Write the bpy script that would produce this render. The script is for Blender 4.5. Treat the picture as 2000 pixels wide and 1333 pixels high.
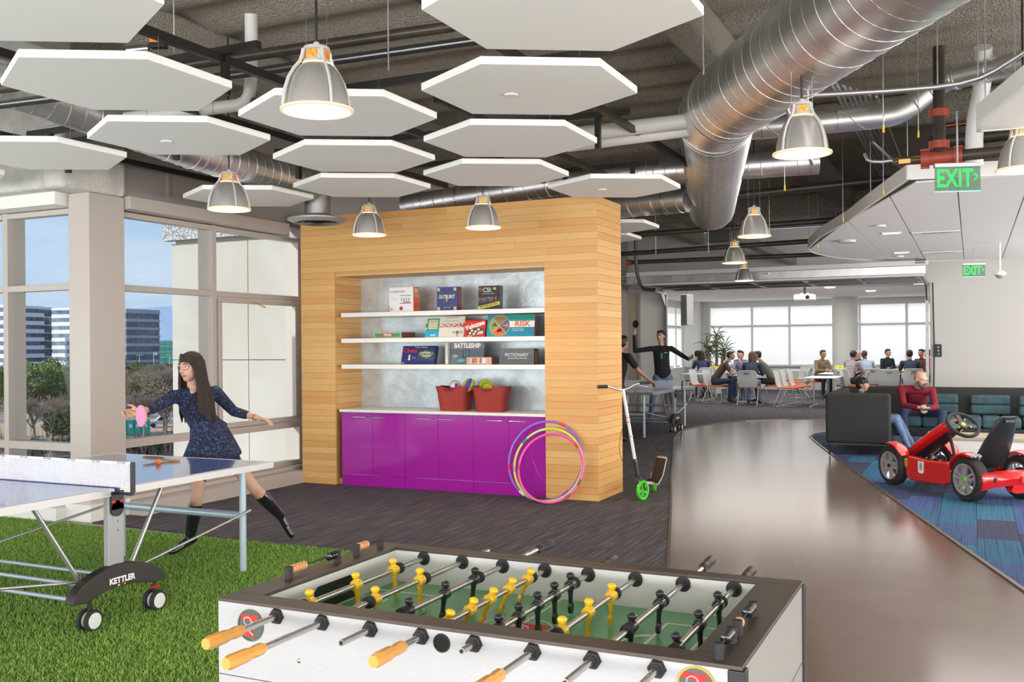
import bpy, math, random
import numpy as np
from mathutils import Vector as V, Matrix, Euler
random.seed(4); np.random.seed(4)
PI=math.pi; S=bpy.context.scene; C=S.collection
for o in list(bpy.data.objects): bpy.data.objects.remove(o)

# ---------------------------------------------------------------- camera, sky, sun, lights, exposure
cd=bpy.data.cameras.new('camera'); cam=bpy.data.objects.new('camera',cd); C.objects.link(cam); S.camera=cam
th=math.radians(25.3); rl=.0083
f_=V((-math.sin(th),math.cos(th),0)); r_=V((math.cos(th),math.sin(th),0)); z_=V((0,0,1))
cx=(r_*math.cos(rl)-z_*math.sin(rl)); cy=(r_*math.sin(rl)+z_*math.cos(rl)); cz=-f_
m=Matrix.Identity(4)
for i in range(3): m[i][0]=cx[i]; m[i][1]=cy[i]; m[i][2]=cz[i]
m[2][3]=1.56; cam.matrix_world=m
cd.sensor_width=36; cd.lens=1900*36/2000; cd.shift_y=10.5/2000; cd.clip_start=.05; cd.clip_end=6000
S.view_settings.view_transform='Standard'; S.view_settings.look='None'; S.view_settings.gamma=1
S.view_settings.use_curve_mapping=False; S.view_settings.exposure=0.0
w=bpy.data.worlds.new('world'); S.world=w; w.use_nodes=True; nt=w.node_tree; nt.nodes.clear()
N_=nt.nodes.new; L=nt.links.new
bgn=N_('ShaderNodeBackground'); out=N_('ShaderNodeOutputWorld'); tc=N_('ShaderNodeTexCoord'); sp=N_('ShaderNodeSeparateXYZ'); gr=N_('ShaderNodeValToRGB')
e=gr.color_ramp.elements; e[0].position=0; e[0].color=(.60,.74,.90,1); e[1].position=1; e[1].color=(.10,.24,.60,1)
for p_,c_ in ((.08,(.50,.68,.91,1)),(.25,(.34,.55,.88,1)),(.55,(.18,.37,.76,1))): q=e.new(p_); q.color=c_
mp=N_('ShaderNodeMapping'); mp.inputs['Scale'].default_value=(1.2,1.2,7); nz=N_('ShaderNodeTexNoise'); nz.inputs['Scale'].default_value=2.2; nz.inputs['Detail'].default_value=7; nz.inputs['Roughness'].default_value=.62
rp=N_('ShaderNodeValToRGB'); rp.color_ramp.elements[0].position=.40; rp.color_ramp.elements[1].position=.75
mx=N_('ShaderNodeMixRGB'); mx.inputs[2].default_value=(.92,.95,1.0,1); mu=N_('ShaderNodeMath'); mu.operation='MULTIPLY'; mu.inputs[1].default_value=.6
L(tc.outputs['Generated'],sp.inputs[0]); L(sp.outputs[2],gr.inputs[0]); L(tc.outputs['Generated'],mp.inputs[0]); L(mp.outputs[0],nz.inputs['Vector']); L(nz.outputs['Fac'],rp.inputs[0]); L(rp.outputs[0],mu.inputs[0]); L(mu.outputs[0],mx.inputs[0]); L(gr.outputs[0],mx.inputs[1]); L(mx.outputs[0],bgn.inputs[0]); L(bgn.outputs[0],out.inputs[0])
bgn.inputs[1].default_value=1.0
def light(kind,name,loc,energy,col=(1,1,1),size=None,look=None,**k):
    l=bpy.data.lights.new(name,kind); o=bpy.data.objects.new(name,l); C.objects.link(o); o.location=loc; l.energy=energy; l.color=col
    if size: l.shape='RECTANGLE'; l.size,l.size_y=size
    if look is not None: o.rotation_euler=V(look).to_track_quat('-Z','Y').to_euler()
    for a,b in k.items(): setattr(l,a,b)
    return o
light('SUN','sun',(0,0,50),5.0,(1,.965,.92),look=(.55,.62,-.56),angle=.01)
light('AREA','fill_behind',(-2,-4.6,1.6),1450,(.99,.98,1),(13,2.6),(0,1,.62))  # soft fill added behind the camera; the wall there has no windows
light('AREA','fill_right',(5.6,7,1.5),1450,(1,.95,.9),(24,2.4),(-1,0,.62))  # unseen fill along the closed right wall, added in place of window light
light('AREA','fill_right_far',(5.5,17.5,1.5),260,(1,.97,.93),(6,2.2),(-.85,.25,.48))  # extra fill added to brighten the wall above the garage opening
light('AREA','fill_left',(-9.55,1.5,1.5),170,(.94,.97,1),(7,2.4),(1,0,.35))  # fill added in front of the solid left wall, tilted upward
light('AREA','daylight_far_windows',(-3.5,35.2,2.2),320,(.97,.98,1),(12,2.8),(0,-1,-.05))
light('AREA','daylight_far_side',(-10.6,29,2.0),160,(.95,.98,1),(11,2.6),(1,0,-.05))
light('AREA','dining_fill',(-3,27,3.02),460,(1,.97,.92),(9,9),(0,0,-1))  # broad fill added to brighten the diners, not a fitting
light('AREA','lounge_fill',(1.5,12,2.93),170,(1,.95,.9),(4,5),(0,0,-1))  # fill added below the cloud so the floor bounces light up

# ---------------------------------------------------------------- helpers
def mat(name,col,rough=.5,metal=0.,n=None,bump=None,coat=0,emit=None,es=1,alpha=1,trans=0,ior=None,spec=None,stripe=None):
    mt=bpy.data.materials.new(name); mt.use_nodes=True; t=mt.node_tree; b=t.nodes['Principled BSDF']
    c=(*col,1); b.inputs['Base Color'].default_value=c; b.inputs['Roughness'].default_value=rough; b.inputs['Metallic'].default_value=metal
    if coat: b.inputs['Coat Weight'].default_value=coat; b.inputs['Coat Roughness'].default_value=.05
    if emit: b.inputs['Emission Color'].default_value=(*emit,1); b.inputs['Emission Strength'].default_value=es
    if alpha<1: b.inputs['Alpha'].default_value=alpha
    if trans: b.inputs['Transmission Weight'].default_value=trans
    if ior: b.inputs['IOR'].default_value=ior
    if spec is not None: b.inputs['Specular IOR Level'].default_value=spec
    co=None
    def coords(sc):
        nonlocal co
        if co is None: co=t.nodes.new('ShaderNodeTexCoord')
        m_=t.nodes.new('ShaderNodeMapping'); m_.inputs['Scale'].default_value=sc; t.links.new(co.outputs['Object'],m_.inputs[0]); return m_.outputs[0]
    if n:
        # n = (scale, colour2, stretch, lo, hi)
        sc,c2=n[0],n[1]; st=n[2] if len(n)>2 else (1,1,1); lo,hi=(n[3],n[4]) if len(n)>4 else (.35,.65)
        x=t.nodes.new('ShaderNodeTexNoise'); x.inputs['Scale'].default_value=sc; x.inputs['Detail'].default_value=5
        t.links.new(coords(st),x.inputs['Vector'])
        q=t.nodes.new('ShaderNodeValToRGB'); q.color_ramp.elements[0].position=lo; q.color_ramp.elements[1].position=hi
        q.color_ramp.elements[0].color=c; q.color_ramp.elements[1].color=(*c2,1)
        t.links.new(x.outputs['Fac'],q.inputs[0]); last=q.outputs[0]
        if stripe:   # extra sparse streak colour
            y=t.nodes.new('ShaderNodeTexNoise'); y.inputs['Scale'].default_value=stripe[0]; y.inputs['Detail'].default_value=1
            t.links.new(coords(stripe[2]),y.inputs['Vector'])
            u=t.nodes.new('ShaderNodeValToRGB'); u.color_ramp.elements[0].position=stripe[3]; u.color_ramp.elements[1].position=stripe[3]+.03
            mm=t.nodes.new('ShaderNodeMixRGB'); mm.inputs[2].default_value=(*stripe[1],1)
            t.links.new(y.outputs['Fac'],u.inputs[0]); t.links.new(u.outputs[0],mm.inputs[0]); t.links.new(last,mm.inputs[1]); last=mm.outputs[0]
        t.links.new(last,b.inputs['Base Color'])
    if bump:
        x=t.nodes.new('ShaderNodeTexNoise'); x.inputs['Scale'].default_value=bump[0]; x.inputs['Detail'].default_value=4
        t.links.new(coords(bump[2] if len(bump)>2 else (1,1,1)),x.inputs['Vector'])
        q=t.nodes.new('ShaderNodeBump'); q.inputs['Strength'].default_value=bump[1]; q.inputs['Distance'].default_value=bump[3] if len(bump)>3 else .01
        t.links.new(x.outputs['Fac'],q.inputs['Height']); t.links.new(q.outputs[0],b.inputs['Normal'])
    return mt
X3,Y3,Z3=V((1,0,0)),V((0,1,0)),V((0,0,1))
class B:
    """collects shapes; build() links them as one mesh"""
    def __init__(s): s.v=[]; s.f=[]; s.m=[]; s.i=0
    def add(s,vs,fs):
        k=len(s.v); s.v+= [tuple(p) for p in vs]; s.f+=[tuple(a+k for a in q) for q in fs]; s.m+=[s.i]*len(fs); return s
    def mi(s,i): s.i=i; return s
    def box(s,x0,x1,y0,y1,z0,z1,M=None):
        vs=[V((x,y,z)) for x in(x0,x1) for y in(y0,y1) for z in(z0,z1)]
        if M: vs=[M@p for p in vs]
        return s.add(vs,[(0,1,3,2),(4,6,7,5),(0,4,5,1),(2,3,7,6),(0,2,6,4),(1,5,7,3)])
    def bar(s,a,b,wd,h,up=Z3):
        a,b=V(a),V(b); t=(b-a).normalized(); sd=t.cross(up)
        if sd.length<1e-4: sd=t.cross(Y3)
        sd.normalize(); u=sd.cross(t); vs=[]
        for p in(a,b):
            for i,j in((-1,-1),(1,-1),(1,1),(-1,1)): vs.append(p+sd*i*wd/2+u*j*h/2)
        return s.add(vs,[(0,3,2,1),(4,5,6,7),(0,1,5,4),(1,2,6,5),(2,3,7,6),(3,0,4,7)])
    def rings(s,rs,cap=True,closed=False):
        n=len(rs[0]); vs=[p for r in rs for p in r]; fs=[]; K=len(rs)
        for k in range(K if closed else K-1):
            for j in range(n):
                a=k*n+j; b=k*n+(j+1)%n; k2=((k+1)%K)*n; fs.append((a,b,k2+(j+1)%n,k2+j))
        if cap and not closed: fs+=[tuple(range(n))[::-1],tuple((K-1)*n+j for j in range(n))]
        return s.add(vs,fs)
    def tube(s,path,rad,n=10,cap=True,closed=False,side=None,ph=0):
        P=[V(p) for p in path]; K=len(P)
        if not isinstance(rad,(list,tuple)): rad=[rad]*K
        rs=[]; prev=None
        for i,p in enumerate(P):
            if closed: t=P[(i+1)%K]-P[i-1]
            else: t=P[min(i+1,K-1)]-P[max(i-1,0)]
            t.normalize()
            if side is not None: u=V(side)-t*V(side).dot(t)
            elif prev is None: u=t.orthogonal()
            else: u=prev-t*prev.dot(t)
            if u.length<1e-5: u=t.orthogonal()
            u.normalize(); prev=u; w_=t.cross(u)
            r=rad[i]; ra,rb=(r if isinstance(r,(tuple,list)) else (r,r))
            rs.append([p+u*ra*math.cos(2*PI*j/n+ph)+w_*rb*math.sin(2*PI*j/n+ph) for j in range(n)])
        return s.rings(rs,cap,closed)
    def cyl(s,a,b,r,n=16,r2=None,ph=0): return s.tube([a,b],[r,r if r2 is None else r2],n,ph=ph)
    def lathe(s,prof,o=(0,0,0),ax=Z3,n=24,cap=True):
        ax=V(ax).normalized(); u=ax.orthogonal().normalized(); w_=ax.cross(u); o=V(o)
        return s.rings([[o+ax*h+u*r*math.cos(2*PI*j/n)+w_*r*math.sin(2*PI*j/n) for j in range(n)] for r,h in prof],cap)
    def ball(s,c,r,n=12,k=8,M=None):
        c=V(c); rr=r if isinstance(r,(tuple,list)) else (r,r,r); rs=[]
        for i in range(k+1):
            a=-PI/2+PI*i/k; ca=max(math.cos(a),.02)
            ring=[V((rr[0]*ca*math.cos(2*PI*j/n),rr[1]*ca*math.sin(2*PI*j/n),rr[2]*math.sin(a))) for j in range(n)]
            rs.append([c+(M@p if M else p) for p in ring])
        return s.rings(rs)
    def prism(s,poly,h0,h1,fn=None):
        """poly of 2-D points extruded from h0 to h1; fn maps (a,b,h)->point"""
        fn=fn or (lambda a,b,h:(a,b,h)); n=len(poly)
        vs=[fn(a,b,h0) for a,b in poly]+[fn(a,b,h1) for a,b in poly]
        return s.add(vs,[tuple(range(n))[::-1],tuple(range(n,2*n))]+[(j,(j+1)%n,n+(j+1)%n,n+j) for j in range(n)])
    def build(s,name,mats,parent=None,smooth=None,bevel=0,loc=None):
        me=bpy.data.meshes.new(name); me.from_pydata(s.v,[],s.f)
        mats=mats if isinstance(mats,(list,tuple)) else [mats]
        for q in mats: me.materials.append(q)
        if len(mats)>1: me.polygons.foreach_set('material_index',s.m)
        o=bpy.data.objects.new(name,me); C.objects.link(o)
        fix(me)
        if smooth is not None:
            me.polygons.foreach_set('use_smooth',[True]*len(me.polygons)); me.set_sharp_from_angle(angle=math.radians(smooth))
        if bevel:
            b=o.modifiers.new('bevel','BEVEL'); b.width=bevel; b.segments=2; b.limit_method='ANGLE'
            if smooth is None: me.polygons.foreach_set('use_smooth',[True]*len(me.polygons)); b.harden_normals=True
        if parent: o.parent=parent
        if loc: o.location=loc
        return o
import bmesh
def fix(me):
    if len(me.polygons)>60000: return
    bm=bmesh.new(); bm.from_mesh(me); bmesh.ops.recalc_face_normals(bm,faces=bm.faces); bm.to_mesh(me); bm.free()
def tag(o,label,cat,group=None,kind=None):
    if label: o['label']=label
    if cat: o['category']=cat
    if group: o['group']=group
    if kind: o['kind']=kind
    return o
def struct(o): o['kind']='structure'; return o
def E(name,label,cat,loc=(0,0,0),rz=0,group=None):
    o=bpy.data.objects.new(name,None); C.objects.link(o); o.location=loc; o.rotation_euler=(0,0,rz); o.empty_display_size=.1
    return tag(o,label,cat,group)
def dup(o,parent=None):
    c=o.copy(); C.objects.link(c)
    if parent: c.parent=parent
    for ch in list(o.children): dup(ch,c)
    return c
def text(s,size,m_,parent,loc,rot=(PI/2,0,0),ext=.0006,name='lettering',align='CENTER',sx=1,bold=0):
    cu=bpy.data.curves.new('t','FONT'); cu.body=s; cu.size=size; cu.extrude=ext; cu.align_x=align; cu.align_y='CENTER'; cu.offset=bold; cu.resolution_u=3
    t=bpy.data.objects.new('t',cu); me=bpy.data.meshes.new_from_object(t); bpy.data.objects.remove(t)
    me.materials.clear(); me.materials.append(m_)
    o=bpy.data.objects.new(name,me); C.objects.link(o); o.parent=parent; o.location=loc; o.rotation_euler=rot; o.scale=(sx,1,1)
    return o
def arc(c,r,a0,a1,n,u=X3,v=Y3): c=V(c); return [c+V(u)*r*math.cos(a0+(a1-a0)*i/n)+V(v)*r*math.sin(a0+(a1-a0)*i/n) for i in range(n+1)]
def smoothpath(P,it=2):
    P=[V(p) for p in P]
    for _ in range(it):
        Q=[P[0]]
        for a,b in zip(P,P[1:]): Q+=[a*.75+b*.25,a*.25+b*.75]
        P=Q+[P[-1]]
    return P
# ---------------------------------------------------------------- materials
M={}
def mk(k,*a,**kw): M[k]=mat(k,*a,**kw)
mk('white_paint',(.78,.78,.75),.55); mk('wall_white',(.72,.72,.7),.7,bump=(60,.05)); mk('ceiling_white',(.88,.87,.85),.8)
mk('hex_felt',(.86,.86,.83),.9,bump=(150,.08)); mk('fireproof',(.43,.40,.34),.95,n=(80,(.27,.245,.20),(1,1,1),.40,.62),bump=(55,1.0,(1,1,1),.03))
mk('fireproof_light',(.62,.61,.57),.9,n=(6,(.5,.49,.46)),bump=(25,.5,(1,1,1),.02)); mk('soffit',(.40,.37,.345),.7,n=(30,(.34,.315,.29),(1,20,.4)))
mk('galv',(.86,.86,.86),.40,1,n=(5,(.68,.68,.69)),bump=(3,.12)); mk('galv_seam',(.62,.62,.62),.42,1); mk('galv_dull',(.42,.42,.41),.4,1,n=(9,(.32,.32,.32)))
mk('black_steel',(.016,.014,.012),.45); mk('black_pipe',(.035,.028,.022),.4,n=(8,(.06,.045,.035))); mk('copper',(.45,.16,.07),.35,1); mk('red_iron',(.32,.05,.025),.5); mk('pvc',(.66,.65,.62),.45); mk('yellow',(.8,.55,.02),.5); mk('orange',(.85,.22,.03),.5)
mk('alu',(.52,.52,.52),.38,.8); mk('alu_white',(.70,.70,.70),.4); mk('frame_paint',(.50,.455,.415),.42); mk('chrome',(.75,.75,.76),.12,1); mk('steel',(.55,.54,.53),.25,1); mk('conduit',(.6,.6,.6),.5,1); mk('steel_dark',(.16,.16,.165),.3,.9)
mk('wood_end',(.55,.33,.13),.5); mk('black',(.012,.012,.013),.4); mk('black_gloss',(.01,.01,.01),.15); mk('black_rubber',(.02,.02,.021),.75); mk('white',(.85,.85,.85),.4); mk('red',(.62,.012,.015),.22,coat=.5); mk('red_matte',(.6,.02,.02),.5)
mk('purple',(.38,.012,.37),.12,coat=.8); mk('counter',(.82,.81,.79),.3); mk('backpanel',(.62,.72,.76),.36,.6,n=(7,(.50,.54,.56),(1,1,1),.36,.66),bump=(14,.35,(1,1,1),.01))
mk('green',(.05,.6,.05),.35); mk('denim',(.10,.17,.30),.85,n=(20,(.16,.25,.40))); mk('trim_metal',(.16,.125,.10),.4,.5)
mk('grey_fabric',(.032,.033,.034),.95,bump=(300,.2)); mk('teal_fabric',(.04,.125,.15),.95,n=(9,(.055,.075,.085)),bump=(200,.3))
mk('glass_pane',(.95,.98,1),.0)
g=M['glass_pane'].node_tree; g.nodes.clear(); a_=g.nodes.new('ShaderNodeBsdfTransparent'); a_.inputs[0].default_value=(.97,.985,.985,1); b_=g.nodes.new('ShaderNodeBsdfGlossy'); b_.inputs['Roughness'].default_value=.0; mm=g.nodes.new('ShaderNodeMixShader'); mm.inputs[0].default_value=.018; oo=g.nodes.new('ShaderNodeOutputMaterial')
g.links.new(a_.outputs[0],mm.inputs[1]); g.links.new(b_.outputs[0],mm.inputs[2]); g.links.new(mm.outputs[0],oo.inputs[0])
mk('blind',(.74,.75,.75),.9)
g=M['blind'].node_tree; b_=g.nodes['Principled BSDF']; tr=g.nodes.new('ShaderNodeBsdfTranslucent'); tr.inputs[0].default_value=(.83,.82,.80,1); mm=g.nodes.new('ShaderNodeMixShader'); mm.inputs[0].default_value=.72
g.links.new(b_.outputs[0],mm.inputs[1]); g.links.new(tr.outputs[0],mm.inputs[2]); g.links.new(mm.outputs[0],g.nodes['Material Output'].inputs[0])
woods=[]
for i,(a,b) in enumerate([((.72,.415,.15),(.67,.37,.12)),((.76,.455,.175),(.71,.41,.14)),((.69,.37,.115),(.73,.41,.135)),((.77,.475,.19),(.73,.43,.16)),((.72,.41,.14),(.75,.445,.16)),((.66,.335,.10),(.70,.37,.115))]):
    woods.append(mat('cedar',a,.42,n=(7,b,(1.2,1.2,16)),bump=(8,.03,(1,1,25))))
# ---------------------------------------------------------------- floor
fl_m=mat('polished_concrete',(.215,.16,.138),.2,n=(1.6,(.165,.12,.102),(1,1,1),.2,.8)); 
q=fl_m.node_tree; nn=q.nodes.new('ShaderNodeTexNoise'); nn.inputs['Scale'].default_value=1.1; nn.inputs['Detail'].default_value=6; rr=q.nodes.new('ShaderNodeMapRange'); rr.inputs[1].default_value=.3; rr.inputs[2].default_value=.7; rr.inputs[3].default_value=.15; rr.inputs[4].default_value=.19; rr.clamp=False
q.links.new(nn.outputs[0],rr.inputs[0]); q.links.new(rr.outputs[0],q.nodes['Principled BSDF'].inputs['Roughness'])
b=B(); b.box(-7.42,6,-5,21.87,-.3,0); b.box(-9.7,-7.42,-5,6.45,-.3,0); b.box(-9.4,6,21.87,34.3,-.3,0)
struct(b.build('floor',fl_m))
gray_m=mat('streaked_carpet',(.04,.037,.046),.95,n=(9,(.15,.135,.145),(9,.22,1),.46,.70),stripe=(7,(.05,.07,.30),(12,.3,1),.68),bump=(120,.4))
edge=[(-1.55,5.2),(-1.91,6.54),(-2.23,7.68),(-2.68,9.29),(-3.2,11.1),(-3.66,12.8),(-4.21,14.77),(-4.45,15.6),(-4.63,16.4),(-4.74,17.0),(-4.79,17.6),(-4.7,18.5),(-4.5,19.3),(-4.17,19.9),(-3.44,20.6),(-2.66,20.95),(-1.5,21.3),(0,21.5),(6,21.6)]
def slab(name,poly,z0,z1,m_,parent=None): return B().prism(poly,z0,z1).build(name,m_,parent)
g1=slab('grey_carpet',[(6,34.0),(-9.3,34.0),(-9.3,21.87),(-7.2,21.87),(-7.2,6.3),(-4.3,6.16),(-4.0,5.2)]+edge,0,.008,gray_m); g1['kind']='structure'; g1.name='floor_carpet_grey'
b=B(); b.tube([(x,y,.009) for x,y in edge],[(.012,.004)]*len(edge),6,side=(0,0,1)); 
b=B()
for (x0,y0),(x1,y1) in zip(edge[1:],edge[2:]): b.bar((x0,y0,.006),(x1,y1,.006),.022,.012)
struct(b.build('trim_1',M['trim_metal']))
# grass field
gp=[(-9.7,6.16),(-4.3,6.16),(-3.35,5.2),(-2.3,3.2),(-1.9,1.5),(-2.2,-1),(-9.7,-1)]
turf=struct(slab('floor_turf',gp,0,.01,mat('turf_base',(.05,.12,.018),.95,n=(60,(.08,.15,.02)))))
N=150000; xs=np.random.uniform(-8.6,-2.0,N*2); ys=np.random.uniform(2.2,6.15,N*2)
ok=(xs<-4.3+(6.16-ys)*.98)&(xs< -2.3+(3.2-ys)*.24*0+ .35*(ys-3.2).clip(-9,0)*-1+ 5*(ys<3.2)) if False else (xs<np.interp(ys,[1.5,3.2,5.2,6.16],[-1.9,-2.3,-3.35,-4.3]))
u=-(xs*-.904*0)+xs; dep=-xs*0+(-math.sin(th)*xs+math.cos(th)*ys); lat=math.cos(th)*xs+math.sin(th)*ys
ok&=(np.abs(lat/dep)<.6); xs,ys=xs[ok][:N],ys[ok][:N]; n=len(xs)
an=np.random.uniform(0,2*PI,n); ln=np.random.uniform(-.016,.016,(n,2)); hh=np.random.uniform(.018,.034,n); wd=.0032
vv=np.zeros((n,3,3)); vv[:,0]=np.c_[xs-np.cos(an)*wd,ys-np.sin(an)*wd,np.full(n,.008)]; vv[:,1]=np.c_[xs+np.cos(an)*wd,ys+np.sin(an)*wd,np.full(n,.008)]; vv[:,2]=np.c_[xs+ln[:,0],ys+ln[:,1],hh]
me=bpy.data.meshes.new('turf_blades'); me.vertices.add(3*n); me.vertices.foreach_set('co',vv.ravel()); me.loops.add(3*n); me.loops.foreach_set('vertex_index',np.arange(3*n)); me.polygons.add(n); me.polygons.foreach_set('loop_start',np.arange(n)*3); me.update()
gm=[mat('blade',(.20,.38,.05),.6),mat('blade',(.32,.50,.09),.6),mat('blade',(.12,.24,.035),.6)]
for q in gm: me.materials.append(q)
me.polygons.foreach_set('material_index',np.random.randint(0,3,n)); o=bpy.data.objects.new('artificial_grass',me); C.objects.link(o)
tag(o,'bright green artificial grass pile under the near ping-pong table','grass',kind='stuff')
# blue carpet tiles
bl=[(-2.32,17.95),(-2.48,17.47),(-2.48,16.96),(-2.30,16.18),(-1.61,13.6),(-.64,10.13),(.12,7.45),(.705,5.4),(4.5,5.4),(4.5,18.2),(-2.1,18.2)]
blm=[]
for a,b2 in [((.015,.09,.19),(.025,.15,.28)),((.025,.06,.18),(.05,.11,.28)),((.015,.03,.08),(.03,.055,.14)),((.015,.11,.20),(.03,.18,.30)),((.045,.045,.12),(.03,.04,.09)),((.03,.065,.22),(.06,.12,.31))]:
    blm.append(mat('blue_tile_pile',a,.95,n=(9,b2,(20,.09,1),.4,.62),stripe=(8,(.008,.012,.03),(24,.07,1),.635),bump=(120,.4)))
def clip(sub,cl):
    outp=sub
    for i in range(len(cl)):
        a,b=cl[i],cl[(i+1)%len(cl)]; inp=outp; outp=[]
        if not inp: break
        f=lambda p:(b[0]-a[0])*(p[1]-a[1])-(b[1]-a[1])*(p[0]-a[0])
        for j in range(len(inp)):
            p,q=inp[j-1],inp[j]; fp,fq=f(p),f(q)
            if (fp>=0)!=(fq>=0): t=fp/(fp-fq); outp.append((p[0]+(q[0]-p[0])*t,p[1]+(q[1]-p[1])*t))
            if fq>=0: outp.append(q)
    return outp
bf=struct(slab('floor_carpet_blue',bl,0,.003,M['black_rubber']))
tw,tl=.305,.915; k=0
for i in range(-9,9):
    for j in range(5,20):
        x0=i*tw+.03; y0=j*tl+(.3 if i%3==0 else .61 if i%3==1 else 0)
        if x0>1.9 or (x0>1.3 and y0<8): continue
        p=clip([(x0,y0),(x0+tw-.003,y0),(x0+tw-.003,y0+tl-.003),(x0,y0+tl-.003)],bl)
        if len(p)<3: continue
        B().prism(p,.003,.009+random.random()*.0015).build('carpet_tile',random.choice(blm),bf)
eb=[(.705,5.4),(.12,7.45),(-.64,10.13),(-1.61,13.6),(-2.30,16.18),(-2.48,16.96),(-2.48,17.47),(-2.32,17.95),(-2.1,18.2),(4,18.2)]
b=B()
for (x0,y0),(x1,y1) in zip(eb,eb[1:]): b.bar((x0,y0,.006),(x1,y1,.006),.03,.014)
struct(b.build('trim_2',M['trim_metal']))
# ---------------------------------------------------------------- ceiling slab (sprayed corrugated deck) and beams
ys_=np.arange(-5,22.01,.05); prof=[4.12+.032*math.sin(2*PI*y/.62) for y in ys_]
b=B(); vs=[];fs=[]
for y,z in zip(ys_,prof): vs+=[(-9.7 if y<6.5 else -7.48,y,z),(6,y,z)]
for i in range(len(ys_)-1): fs.append((2*i,2*i+2,2*i+3,2*i+1))
b.add(vs,fs); b.box(-9.7,-7.48,-5,6.55,4.3,4.4); b.box(-7.48,6,-5,22,4.3,4.4)
struct(b.build('ceiling',M['fireproof'],smooth=40))
b=B()
for a in [((-1.9,-4.9,3.98),(-1.9,21.8,3.98),.30,.3),((-5.6,-4.9,3.98),(-5.6,21.8,3.98),.3,.3),((2.2,-4.9,3.98),(2.2,21.8,3.98),.3,.3),((-10.9,10.9,3.95),(5.9,10.9,3.95),.34,.34),((-10.9,17.2,3.95),(5.9,17.2,3.95),.34,.34),((-9.6,3.1,3.98),(5.9,3.1,3.98),.3,.3)]:
    if a[0][0]<-8 and a[0][1]>7: a=((-7.3,a[0][1],a[0][2]),)+a[1:]
    b.bar(*a)
struct(b.build('ceiling_beams',M['fireproof'],bevel=.06)); bpy.data.objects['ceiling_beams'].name='trim_3'
struct(B().box(-9.7,-7.48,-5,6.5,4.41,9).build('wall_sun_block',M['wall_white']))  # unseen upper floors, added to keep the sun off the timber wall
# walls out of frame that close the room
struct(B().box(-9.7,6,-5.2,-5,0,4.3).build('wall_behind',M['wall_white'])); struct(B().box(6,6.2,-5,34,0,4.3).build('wall_right',M['wall_white'])); struct(B().box(-9.9,-9.7,-5,6.5,0,4.3).build('wall_left',M['wall_white']))
# ---------------------------------------------------------------- window walls
FP=M['frame_paint']
def window(name,axis,c,us,z0,z1,rails,mul=.065,dep=.2,face=.1):
    """window strip. axis 'y': glass plane y=c facing -y with us along x; axis 'x': plane x=c facing +x"""
    root=struct(bpy.data.objects.new(name,None)); C.objects.link(root)
    def bx(u0,u1,d0,d1,a,b_,mt,nm):
        bb=B()
        if axis=='y': bb.box(u0,u1,c-d0,c+d1,a,b_)
        else: bb.box(c-d1,c+d0,u0,u1,a,b_)
        return bb.build(nm,mt,root,bevel=.004)
    for u in us: bx(u-mul/2,u+mul/2,0,dep,z0,z1,FP,'mullion')
    for u0,u1 in zip(us,us[1:]):
        for z,h in rails: bx(u0+mul/2+.001,u1-mul/2-.001,.0,face,z-h/2,z+h/2,FP,'rail')
        zs=[r for r in rails]
        for (za,ha),(zb,hb) in zip(zs,zs[1:]):
            bx(u0+mul/2-.002,u1-mul/2+.002,-.06,.068,za+ha/2-.002,zb-hb/2+.002,M['glass_pane'],'pane')
    return root
R_=[(.20,.06),(.655,.075),(2.15,.06),(2.85,.05)]
w1=window('window_1','x',-7.3,[6.76,8.03,9.49],.17,2.88,R_)
w2=window('window_2','y',6.4,[-9.65,-8.43,-7.50],.17,2.88,R_)
# opening light inside the right-hand bay of window 1 (inner sash and latch)
b=B(); a0,a1,c0,c1=8.08,9.44,.70,2.11
for (y0,y1,z0,z1) in [(a0,a1,c0,c0+.05),(a0,a1,c1-.05,c1),(a0,a0+.05,c0+.051,c1-.051),(a1-.06,a1,c0+.051,c1-.051)]: b.box(-7.345,-7.285,y0,y1,z0,z1)
b.build('sash',FP,w1,bevel=.004)
b=B(); b.cyl((-7.28,8.62,2.06),(-7.22,8.62,2.06),.008); b.cyl((-7.235,8.60,2.075),(-7.20,8.73,2.02),.008); b.build('sash_latch',M['wood_end'],w1)
struct(B().box(-9.7,-7.47,6.16,6.44,0,.13).build('baseboard_left',M['white_paint'],bevel=.006)); struct(B().box(-7.36,-6.98,6.72,9.30,0,.135).box(-7.36,-7.18,6.72,9.42,.135,.175).build('baseboard_window',FP,bevel=.006))
# column at the corner of the two window walls
b=B(); b.box(-7.47,-7.21,6.32,6.73,0,2.99); struct(b.build('trim_4',FP,bevel=.006)); struct(B().box(-7.49,-7.17,6.28,6.74,0,.16).build('baseboard_column',M['white_paint'],bevel=.004))
# blind housings
struct(B().box(-7.40,-7.14,6.74,9.10,2.885,3.005).build('trim_5',FP,bevel=.004)); struct(B().box(-9.7,-7.50,6.20,6.5,2.885,3.005).build('trim_6',M['white_paint'],bevel=.004))
# wall above windows
struct(B().box(-7.5,-7.3,6.7,21.87,3.0,4.3).box(-7.5,-7.3,9.55,21.87,-.3,3.0).box(-7.5,-7.33,6.7,9.55,-.3,.17).build('wall_window',M['soffit']))
b=B(); b.box(-9.7,-7.47,6.45,6.62,3.0,4.3); b.box(-9.7,-7.47,6.3,6.6,-.3,-.001); struct(b.build('wall_left_end',M['fireproof_light']))
b=B(); b.box(-9.7,-7.44,6.05,6.5,3.0,3.52); b.box(-7.46,-7.19,6.02,6.75,2.99,3.56); struct(b.build('trim_7',M['fireproof_light'],bevel=.05))
for y in (7.35,8.35): struct(B().box(-7.3,-7.285,y,y+.04,3.02,4.05).build('trim_8',M['soffit']))
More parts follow.
